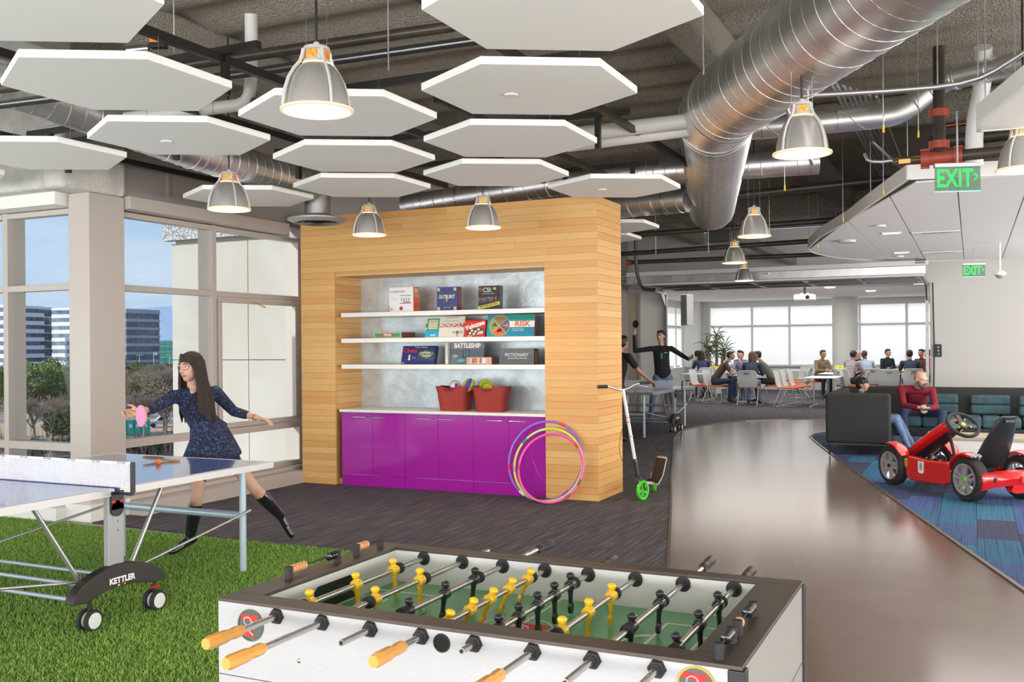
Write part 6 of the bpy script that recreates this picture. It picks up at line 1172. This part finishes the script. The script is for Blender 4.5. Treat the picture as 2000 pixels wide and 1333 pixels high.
# ---- boy on the sofa and man in red
J=seated(-1.46,14.74,-PI/2,z=.33,lean=.02,k=.79,arms='lap',zf=.05); J['anR']=V((-.80,14.60,.1)); J['toeR']=V((-.66,14.58,.05)); J['anL']=V((-.76,14.88,.1)); J['toeL']=V((-.62,14.9,.05)); J['knR']=V((-.97,14.60,.50)); J['knL']=V((-.97,14.86,.50))
person('boy with black hair and blue jeans sitting behind the sofa arm, seen from the side',J,(.95,-.1,0),(SK['tan'],mat('boy_shirt',(.05,.10,.16),.9),DEN,BLS),hk,'fringe',k=.86,vox=.008,sleeve='short',det=True)
J=dict(head=(-.66,14.95,1.045),neck=(-.70,15.05,.94),chest=(-.74,15.22,.80),waist=(-.76,15.36,.68),pel=(-.76,15.45,.60),shR=(-.93,15.06,.90),shL=(-.52,15.12,.88),elR=(-.88,14.84,.68),wrR=(-.68,14.68,.66),elL=(-.47,14.90,.66),wrL=(-.55,14.68,.65),
 hipR=(-.86,15.42,.57),hipL=(-.67,15.44,.57),knR=(-.90,14.98,.57),knL=(-.38,15.0,.56),anR=(-.85,14.90,.10),anL=(-.42,14.88,.10),toeR=(-.82,14.76,.05),toeL=(-.36,14.74,.05))
def rx_(F,r,root):
    o=E('t','t','t'); bpy.data.objects.remove(o)
    H=Fig({'h':mat('cropped',(.10,.075,.06),.8)}); 
    b=B(); c=V((-.70,14.97,1.115)); b.tube([V((-.70,14.97,1.10))+V((.085*math.cos(t),.03*math.sin(t),.03*math.sin(t))) for t in [PI*i/10 for i in range(11)]],.004,6); o=b.build('sunglasses_on_head',M['black'],r); o.location=-root
rm_=person('bald bearded man in a dark red shirt leaning forward on the sofa',J,(.8,-.55,-.05),(SK['light'],mat('red_shirt',(.22,.008,.022),.85,n=(5,(.17,.006,.018))),DDEN,BLS),None,beard=mat('beard',(.10,.06,.045),.8),vox=.0075,det=True,extra=rx_,up=(.12,-.18,1),wd=1.05,hands={'R':((.75,-.5,-.2),(.5,.6,-.5),(0,-.3,1),.9),'L':((-.45,-.75,-.25),(-.5,.6,-.4),(0,-.3,1),.9)})
gc=E('game_controller','black game controller held by the man in the red shirt','game controller',(-.60,14.615,.635)); b=B()
for s in (-1,1): b.ball((s*.052,0,0),(.028,.025,.018),12,8); b.tube([(s*.055,0,0),(s*.07,.045,-.02)],[.022,.014],10)
b.box(-.05,.05,-.022,.024,-.012,.014); b.build('shell',M['black'],gc,smooth=60); 
for s in (-1,1): B().cyl((s*.025,-.005,.012),(s*.025,-.005,.026),.008,10).build('thumb_stick',M['steel_dark'],gc,smooth=40)
b=B(); b.lathe([(.030,-.012),(.032,0),(.030,.012)],V((-.53,14.72,.652)),V((-.3,-.7,-.1)),16,cap=False); tagw=b.build('wristwatch',M['black'],rm_); tagw.location=-V(rm_.location)
# ---- diners
def T(x,y): return (x,y)
stp=mat('striped_knit',(.72,.68,.68),.9); q=stp.node_tree; wv=q.nodes.new('ShaderNodeTexWave'); wv.bands_direction='Z'; wv.inputs['Scale'].default_value=9; tcn=q.nodes.new('ShaderNodeTexCoord'); rpp=q.nodes.new('ShaderNodeValToRGB'); rpp.color_ramp.interpolation='CONSTANT'; rpp.color_ramp.elements[1].position=.5; rpp.color_ramp.elements[0].color=(.02,.02,.05,1); rpp.color_ramp.elements[1].color=(.72,.66,.66,1)
q.links.new(tcn.outputs['Object'],wv.inputs[0]); q.links.new(wv.outputs[0],rpp.inputs[0]); q.links.new(rpp.outputs[0],q.nodes['Principled BSDF'].inputs['Base Color'])
din=[ # x,y(hips),angle,lean,arms,skin,shirt,legs,hair,style,sleeve,glasses,label,look,zhead
(-6.22,25.80,-1.35,.30,'table','tan',(.085,.045,.05),DDEN,hk,'short','short',0,'man in a maroon-brown shirt leaning on the round table, facing right',None),
(-5.85,27.75,2.95,.14,'chin','light',(.28,.26,.45),DDEN,hbn,'short','long',0,'smiling man in a lavender shirt facing the viewer, hands clasped',None),
(-6.36,29.85,2.7,.05,'lap','light',(.10,.06,.05),DDEN,hbn,'short','long',0,'dark-haired person behind the man in lavender',None),
(-5.13,25.08,0.0,.22,'table','light',(.03,.045,.08),DEN,hau,'long','long',0,'long auburn-haired woman in a dark blue top seen from behind',None),
(-4.78,26.30,1.6,.28,'chin','tan',(.10,.11,.09),mat('dk',(.03,.02,.02),.9),hk,'short','long',0,'man in a grey-green shirt in profile, chin on his hand',None),
(-4.02,29.40,-2.45,.14,'table','tan',(.22,.17,.10),DDEN,hk,'short','long',1,'man with glasses in a khaki shirt behind the yellow bag',None),
(-2.98,27.02,-.5,.20,'table','tan',None,mat('dk',(.015,.015,.018),.9),hk,'bun','short',0,'woman with dark tied hair in a striped top seen from behind',None),
(-2.86,29.15,2.9,.10,'lap','light',(.02,.02,.025),DDEN,None,None,'long',0,'bald man in a dark top facing the viewer before the round column',None),
(-2.52,27.80,.55,.16,'table','dark',(.40,.46,.62),DDEN,None,None,'long',0,'dark-skinned man with a shaved head in a pale blue shirt, back turned',None),
(-2.40,32.15,-2.4,.05,'fold','light',(.02,.025,.028),DDEN,hk,'short','long',2,'young man in a black jacket with folded arms before the blinds',None),
(-1.45,27.42,.15,.16,'table','tan',(.03,.04,.075),DDEN,hk,'short','short',0,'man in a navy polo shirt seen from behind, right of the empty chair',None),
(-1.30,31.0,2.6,.05,'lap','tan',(.09,.04,.035),DDEN,hk,'short','long',0,'man in a brown shirt facing the viewer near the garage jamb',None),
(-1.02,29.42,1.9,.06,'lap','light',(.28,.02,.035),DDEN,hbn,'short','long',0,'person in a red shirt cut off by the garage door jamb',None),
(-7.78,29.55,-.9,.10,'table','light',(.16,.32,.45),DDEN,hbn,'short','long',0,'man in a light blue striped jacket at the far left table',None),
(-7.12,28.25,.6,.18,'table','light',(.03,.04,.09),DDEN,hbn,'long','long',0,'long-haired person in a navy shirt at the far left table',None)]
for x,y,a,ln_,ar,sk,sh_,lg,hr,stl,sl,gl,lab,lk in din:
    J=seated(x,y,a,.475,ln_,1.0,ar); person(lab,J,rot2(a)+V((0,0,-.12)),(SK[sk],stp if sh_ is None else fmt(sh_),lg,BLS),hr,stl,vox=.0125,sleeve=sl,glasses=gl,sm=2)
# ---------------------------------------------------------------- outside the windows
GZ=-11
# own building: stone pier beyond the glass
px=E('stone_wall','pale stone-clad building wall with panel joints seen through the right window','building',(0,0,0))
STN=mat('limestone',(.50,.485,.445),.85,n=(1.3,(.46,.43,.38)),bump=(8,.1)); GR=mat('granite_band',(.55,.55,.56),.8,n=(45,(.18,.18,.19),(1,1,1),.42,.58))
B().box(-10.0,-7.52,10.24,12.5,GZ,6).build('core',STN,px)
xs2=[-10.03,-8.69,-7.52]
for x0,x1 in zip(xs2,xs2[1:]):
    z=GZ+.2
    zs=[-11,-9.2,-7.4,-5.6,-3.8,-2.0,-.4,1.41,3.02]
    for a,c in zip(zs,zs[1:]): B().box(x0+.006,x1-.006,10.19,10.25,a+.006,c-.006).build('stone_panel',STN,px)
    B().box(x0-.10*(x0<-10)+.001,x1,10.12,10.25,3.06,4.8).build('granite_panel',GR,px)
for a,c in zip(zs,zs[1:]): B().box(-10.05,-10.0,10.25,12.5,a+.006,c-.006).build('stone_panel',STN,px)
sl=E('outer_ledge','white metal ledge outside the window foot','ledge',(0,0,0)); B().box(-10,-7.62,7.2,10.15,-.55,-.02).build('ledge_cap',M['alu_white'],sl,bevel=.01)
# ground, road, hills
gm_=mat('dry_ground',(.24,.20,.13),.95,n=(.06,(.13,.15,.06),(1,1,1),.4,.6)); struct(B().box(-1600,200,20,1600,GZ-.5,GZ).box(-1600,-14,-600,20,GZ-.5,GZ).build('ground',gm_))
D0=V((-.70,.71,0)).normalized(); Sd=V((D0.y,-D0.x,0))   # looking direction through the windows / to the right
def Wb(dist,px,z=0): return Wd(dist,-dist*math.tan(math.atan((1000-px)/1900)-.3368),z)   # bearing in picture units
def Wd(dist,lat,z=0): p=D0*dist+Sd*lat; return V((p.x,p.y,z))
RDm=mat('asphalt',(.22,.22,.21),.9); CNC=mat('kerb',(.42,.40,.36),.9)
for d0,wdt,m_,l in ((205,16,RDm,'near'),(105,5,CNC,'path'),(520,180,mat('parking',(.17,.17,.17),.9),'lot')):
    struct(B().bar(Wd(d0,-300,GZ+.03),Wd(d0,200,GZ+.03),wdt,.05).build('road',m_))
for d0 in (194,216,110): struct(B().bar(Wd(d0,-300,GZ+.1),Wd(d0,200,GZ+.1),1.1,.3).build('kerb',CNC))
struct(B().bar(Wd(172,-40,GZ+.04),Wd(172,30,GZ+.04),30,.05).build('building_site',mat('orange_soil',(.50,.30,.16),.95,n=(.3,(.30,.27,.22)))))
# mountains
b=B(); n=150; rs=[]
def hz(u): return 95+55*math.sin(u*1.7+.6)+28*math.sin(u*4.1+1)+12*math.sin(u*9.3)+6*math.sin(u*23)
vs=[];fs=[]
for j in range(9):
    f=j/8
    for i in range(n+1):
        u=-2.2+4.4*i/n; ang=u*.5; dist=3300+900*f; h=GZ+.60*(hz(u)+165)*math.sin(f*PI/2)**.9*(1+.0*f)+ 14*math.sin(i*1.3+j*2.1)*f*(1-f)*4*.6; d=(D0*math.cos(ang)+Sd*math.sin(ang)); vs.append((d.x*dist,d.y*dist,h))
for j in range(8):
    for i in range(n): a=j*(n+1)+i; fs.append((a,a+1,a+n+2,a+n+1))
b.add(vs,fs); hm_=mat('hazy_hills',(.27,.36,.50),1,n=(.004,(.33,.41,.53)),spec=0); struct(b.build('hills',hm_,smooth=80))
# office blocks
WHC=mat('white_cladding',(.80,.80,.80),.7); GLB=mat('office_glass',(.10,.16,.24),.12,n=(.4,(.22,.30,.40)),spec=1); GLD=mat('office_glass_dark',(.04,.06,.10),.15,n=(.5,(.14,.17,.22))); TEA=mat('teal_glass',(.03,.16,.15),.15,n=(.3,(.05,.24,.2)))
def office(label,c,wd_,dp,floors,fh,glass,zb,band=.5,roof=1.5,wm=WHC,nw=6,rz=.15,base=True):
    r=E('office_building',label,'building',(c.x,c.y,GZ)); r.rotation_euler=(0,0,math.atan2(Sd.y,Sd.x) if rz is None else rz); H=zb+floors*fh+roof
    B().box(-wd_/2+.3,wd_/2-.3,.3,dp-.3,0,H-roof).build('core',GLD,r)
    for f in range(floors+1):
        z=zb+f*fh; hh=fh*band if f<floors else roof; B().box(-wd_/2,wd_/2,0,dp,z,z+hh).build('spandrel_band',wm,r)
    for f in range(floors):
        z0=zb+f*fh+fh*band
        for k in range(nw):
            a=-wd_/2+wd_*k/nw; B().box(a+.12,a+wd_/nw-.12,.12,.30,z0+.05,zb+(f+1)*fh-.05).build('window',glass,r)
    if base:
        B().box(-wd_/2-3,wd_/2+3,-4,dp,zb-1.2,zb-.2).build('podium_roof',WHC,r)
        for k in range(10): a=-wd_/2+wd_*k/9; B().box(a-.25,a+.25,-3.2,-2.8,0,zb-1.2).build('podium_column',GLD,r)
    return r
Dm=600
office('white striped office tower just left of the window column',Wb(Dm,128),19,26,7,4.4,GLB,4.2,nw=3)
office('glass office tower left of the white striped tower',Wb(Dm+16,58),16,26,7,4.5,mat('pale_glass',(.36,.46,.50),.2,n=(.6,(.50,.60,.62))),4.2,band=.14,nw=6,wm=mat('pale_frame',(.5,.55,.56),.6))
office('white striped office tower at the left frame edge',Wb(Dm-30,-22),20,28,7,4.4,GLB,4.2,nw=3)
office('grey and white banded tower right of the window column',Wb(Dm-8,222),17,30,6,4.7,mat('louvre_grey',(.16,.17,.19),.5,n=(.5,(.28,.29,.31),(1,1,8))),5.0,band=.32,nw=4,wm=mat('grey_band',(.42,.43,.45),.6),base=False,roof=2.4)
office('low teal glass office building below the hills',Wb(760,310),60,30,4,4.0,TEA,2.0,band=.35,nw=12,wm=mat('teal_band',(.06,.22,.19),.5),base=False,roof=1.0)
# trees and shrubs
BK=mat('bark',(.24,.19,.15),.9); tw=mat('bare_twigs',(.30,.23,.18),.95); gl1=mat('leaf_olive',(.13,.20,.04),.9,n=(.8,(.24,.30,.07))); gl2=mat('leaf_dark',(.05,.08,.03),.9,n=(.8,(.10,.13,.04))); pu=mat('plum_foliage',(.10,.05,.06),.9)
def treemesh(h,crown,kind,seed):
    rnd=random.Random(seed); b=B()
    def br(p,d,L_,r,lv):
        q=p+d*L_; b.tube([p,p.lerp(q,.5)+V((rnd.uniform(-.04,.04)*L_,rnd.uniform(-.04,.04)*L_,0)),q],[r,r*.8,r*.6],4 if lv>0 else 6)
        if lv>=(5 if kind=='bare' else 2): return
        for _ in range(4 if lv else 5):
            nd=(d+V((rnd.uniform(-.8,.8),rnd.uniform(-.8,.8),rnd.uniform(-.1,.7)))).normalized(); br(p.lerp(q,rnd.uniform(.5,1)),nd,L_*rnd.uniform(.5,.8),max(r*.52,.0022),lv+1)
    br(V((0,0,0)),V((0,0,1)),h*.36,h*.025,0); c=None
    if kind!='bare':
        n=2600; pts=np.random.RandomState(seed).normal(size=(n,3)); pts/=np.linalg.norm(pts,axis=1)[:,None]; rr=np.random.RandomState(seed+1).uniform(.45,1,n)**.5; lump=1+.22*np.sin(pts[:,0]*6+seed)+.18*np.sin(pts[:,2]*7+pts[:,1]*5)
        P_=pts*(rr*lump)[:,None]*np.array([crown,crown,h*.36])+np.array([0,0,h*.60]); c=B()
        for i in range(n):
            p=V(P_[i]); s_=h*.028*rnd.uniform(.7,1.4); u=V((rnd.uniform(-1,1),rnd.uniform(-1,1),rnd.uniform(-1,1))).normalized(); w_=u.orthogonal().normalized(); k0=len(c.v); c.v+=[tuple(p-u*s_),tuple(p+w_*s_*.6),tuple(p+u*s_),tuple(p-w_*s_*.6)]; c.f.append((k0,k0+1,k0+2,k0+3)); c.m.append(0)
    return b,c
protos={}
def tree(kind,loc,h,label,group,seed=0,lm=None,s=1):
    key=(kind,seed,lm.name if lm else '')
    if key not in protos:
        b,c=treemesh(1.,.42,kind,seed+5); me=b.build('tm',tw if kind=='bare' else BK); protos[key]=(me.data,None); bpy.data.objects.remove(me)
        if c:
            me=bpy.data.meshes.new('crown'); me.from_pydata(c.v,[],c.f); me.materials.append(lm); protos[key]=(protos[key][0],me)
    a,c=protos[key]; r=E('bare_tree' if kind=='bare' else 'leafy_tree',label,'tree',loc,random.uniform(0,6),group); o=bpy.data.objects.new('branches' if kind=='bare' else 'trunk',a); C.objects.link(o); o.parent=r; o.scale=(h*s,h*s,h)
    if c: o=bpy.data.objects.new('foliage',c); C.objects.link(o); o.parent=r; o.scale=(h*s,h*s,h)
random.seed(21)
OR_=['first','second','third','fourth','fifth','sixth','seventh','eighth','ninth','tenth','eleventh','twelfth','thirteenth','fourteenth']
def rnd_px(n):
    o=[random.uniform(-15,150) for _ in range(n//2)]+[random.uniform(205,350) for _ in range(n-n//2)]; return sorted(o)
for k,(d0,d1,h0,h1,n,gr,lb) in enumerate([(140,158,6,8,8,'bare trees before the building site','bare leafless tree before the building site'),(222,240,8,10,10,'bare trees behind the road','bare leafless tree just behind the road'),(250,290,8,11,10,'farther bare trees','bare leafless tree farther behind the road')]):
    for i,q in enumerate(rnd_px(n)): tree('bare',Wb(random.uniform(d0,d1),q,GZ),random.uniform(h0,h1),lb+', '+OR_[i]+' from the left',gr,seed=i%4,s=1.3)
for i,(d,q,h) in enumerate([(228,14,9),(232,50,10.5),(226,72,10),(236,95,10.5),(230,112,9)]): tree('leafy',Wb(d,q,GZ),h,'olive-green leafy tree left of the window column, '+OR_[i]+' from the left','olive-green trees',seed=i%2,lm=gl1,s=1.0)
for i,(d,q,h) in enumerate([(143,120,4.5),(140,142,5),(118,60,3),(116,135,3.2),(112,235,3),(114,285,3),(112,325,3.2)]): tree('leafy',Wb(d,q,GZ),h,'dark green shrub outside near the building, '+OR_[i]+' counted from the far left','dark shrubs outside',seed=i%2,lm=gl2,s=1.3)
tree('leafy',Wb(228,240,GZ),7,'green leafy tree outside between the paddle and the window column','green leafy tree',seed=0,lm=gl1,s=1.1)
for i in range(14): tree('leafy',Wb(random.uniform(400,420),212+i*10.5,GZ),random.uniform(5,8),'small tree at the edge of the distant car park, '+OR_[i]+' from the left','car park trees',seed=i%2,lm=gl1 if i%3 else pu,s=.8)
tree('leafy',Wb(660,272,GZ),22,'broad dark tree before the teal building','tree before the teal building',seed=1,lm=gl2,s=1)
b=B(); rnd=random.Random(3)
for i in range(240):
    d,l=rnd.uniform(92,132),rnd.uniform(-40,8); p=Wd(d,l,GZ+rnd.uniform(0,1)); 
    for k in range(7): a=rnd.uniform(0,6.28); b.tube([p,p+V((math.cos(a)*.7,math.sin(a)*.7,rnd.uniform(1.2,3.0)))],[.05,.015],3)
tag(b.build('thicket',tw),'tangle of bare scrub below the windows','shrubs',kind='stuff')
b=B()
for i in range(26000):
    d,l=rnd.uniform(222,330),rnd.uniform(-60,8); p=Wd(d,l,GZ+rnd.uniform(0,6.0)); u=V((rnd.uniform(-1,1),rnd.uniform(-1,1),rnd.uniform(-1,1)))*.4; w_=u.orthogonal().normalized()*.22; k0=len(b.v); b.v+=[tuple(p-u),tuple(p+w_),tuple(p+u)]; b.f.append((k0,k0+1,k0+2)); b.m.append(0)
me=bpy.data.meshes.new('brush'); me.from_pydata(b.v,[],b.f); me.materials.append(mat('brush',(.30,.22,.15),.95,n=(.3,(.16,.16,.07)))); o=bpy.data.objects.new('brush',me); C.objects.link(o); tag(o,'band of brown brush beyond the far road','shrubs',kind='stuff')
# vehicles, toilets, flag, lamps
def car(loc,rz,c,label,group=None,pick=False,s=1):
    r=E('pickup_truck' if pick else 'car',label,'truck' if pick else 'car',loc,rz,group); r.scale=(s,)*3; m_=mat('car_paint',c,.3,coat=.5)
    if pick: P=[(-2.7,.5),(-2.75,1.05),(-.5,1.08),(-.45,1.75),(.75,1.78),(1.35,1.12),(2.55,1.0),(2.7,.5)]
    else: P=[(-2.2,.45),(-2.25,.95),(-1.5,1.42),(.3,1.45),(1.1,.98),(2.15,.85),(2.25,.45)]
    B().prism(P,-.9,.9,lambda a,b_,h:(a,h,b_)).build('body',m_,r,bevel=.08)
    for s_ in (-1,1):
        B().prism([(-.35,1.12),(-.30,1.66),(.65,1.68),(1.15,1.14)] if pick else [(-1.35,1.0),(-1.0,1.34),(.2,1.36),(.8,1.0)],s_*.905,s_*.915,lambda a,b_,h:(a,h,b_)).build('side_window',M['black_gloss'],r)
        for x in (-1.75,1.75) if pick else (-1.4,1.4): B().cyl((x,s_*.72,.36),(x,s_*.94,.36),.36,18).build('wheel',M['black_rubber'],r,smooth=40)
    if pick:
        b=B()
        for x in (-2.6,-.6):
            for s_ in (-1,1): b.bar((x,s_*.85,1.05),(x*.9,s_*.8,1.85),.06,.06)
        for s_ in (-1,1): b.bar((-2.5,s_*.8,1.85),(.6,s_*.8,1.88),.06,.06)
        b.build('ladder_rack',M['alu_white'],r)
ga=math.atan2(Sd.y,Sd.x)
car(Wb(166,320,GZ+.1),ga+PI+.1,(.55,.57,.6),'silver pickup truck with a ladder rack parked on the building site',pick=True)
car(Wb(112,128,GZ+.05),ga,(.25,.27,.3),'grey car on the path at the foot of the left window'); car(Wb(200,72,GZ+.05),ga,(.04,.045,.05),'dark car on the road in the left window'); car(Wb(206,215,GZ+.05),ga,(.5,.5,.5),'pale car on the road beside the window column')
random.seed(8)
cn=[('white',(.7,.7,.7)),('grey',(.5,.5,.52)),('navy',(.05,.07,.15)),('red',(.35,.03,.03)),('black',(.08,.08,.09)),('blue',(.1,.2,.4))]
for j,d in enumerate((440,470,505,545)):
    for i in range(9): nm_,cc=random.choice(cn); car(Wb(d,252+i*10.5+random.uniform(-2,2),GZ+.05),ga+PI/2+random.uniform(-.05,.05),cc,f'{nm_} car in the {["nearest","second","third","farthest"][j]} car park row, {OR_[i]} from the left','parked cars in the distance',s=1.1)
TQ=mat('turquoise_plastic',(.03,.45,.40),.5)
for i,(l,lb) in enumerate([(240,'leftmost'),(254,'second from left'),(268,'second from right'),(283,'rightmost')]):
    r=E('portable_toilet',f'turquoise portable toilet on the building site, {lb} of four','portable toilet',Wb(153,l,GZ+.05),ga,'turquoise portable toilets'); B().box(-.62,.62,-.6,.6,0,2.1).build('cabin',TQ,r,bevel=.04); B().prism([(-.66,2.1),(.66,2.1),(.45,2.38),(-.45,2.38)],-.64,.64,lambda a,b_,h:(a,h,b_)).build('roof',mat('pale_roof',(.35,.62,.58),.5),r); d=B().box(-.42,.42,-.64,-.605,.1,1.95).build('door',TQ,r,bevel=.01); B().box(-.2,.2,-.66,-.641,1.1,1.6).build('notice',M['white'],d)
for l,hh,t in ((300,11,'flag'),(272,9.5,'lamp'),(331,9.5,'lamp')):
    r=E('flagpole' if t=='flag' else 'street_lamp','white flagpole with a pale flag by the car park' if t=='flag' else 'white double street lamp at the car park, '+('left' if l<300 else 'right')+' one','flagpole' if t=='flag' else 'street lamp',Wb(560,l,GZ)); B().cyl((0,0,0),(0,0,hh),.14,8).build('pole',M['white'],r)
    if t=='flag': B().prism([(0,0),(1.9,-.2),(1.8,-1.9),(0,-1.4)],-.05,.05,lambda a,b_,h:(Sd.x*a,Sd.y*a+h,hh+b_)).build('flag',M['white'],r)
    else: B().bar(-Sd*1.8+V((0,0,hh)),Sd*1.8+V((0,0,hh)),.5,.25).build('lamp_arms',M['white'],r)
r=E('person','worker in a yellow vest on the building site outside','person',Wb(176,238,GZ+.05)); b=B(); b.tube([(-.1,0,0),(-.1,0,.85)],[.08,.11],8); b.tube([(.1,0,0),(.1,0,.85)],[.08,.11],8); b.build('legs',DDEN,r); b=B(); b.tube([(0,0,.8),(0,0,1.1),(0,0,1.42),(0,0,1.5)],[(.18,.13),(.2,.14),(.22,.13),(.08,.07)],10,side=(1,0,0)); b.tube([(-.22,0,1.4),(-.33,-.05,.85)],[.07,.05],6); b.tube([(.22,0,1.4),(.33,-.05,.85)],[.07,.05],6); b.build('vest',mat('hi_vis',(.6,.75,.05),.6),r); B().ball((0,0,1.64),.11).build('helmet',M['white'],r)
rs_=E('road_sign','white road sign board on posts outside the left window','sign',Wb(165,58,GZ)); B().box(-.1,.1,-.1,.1,0,3).build('post',M['alu'],rs_); B().bar(-Sd*.9+V((0,0,2.9)),Sd*.9+V((0,0,2.9)),.1,1.4).build('board',M['white'],rs_)
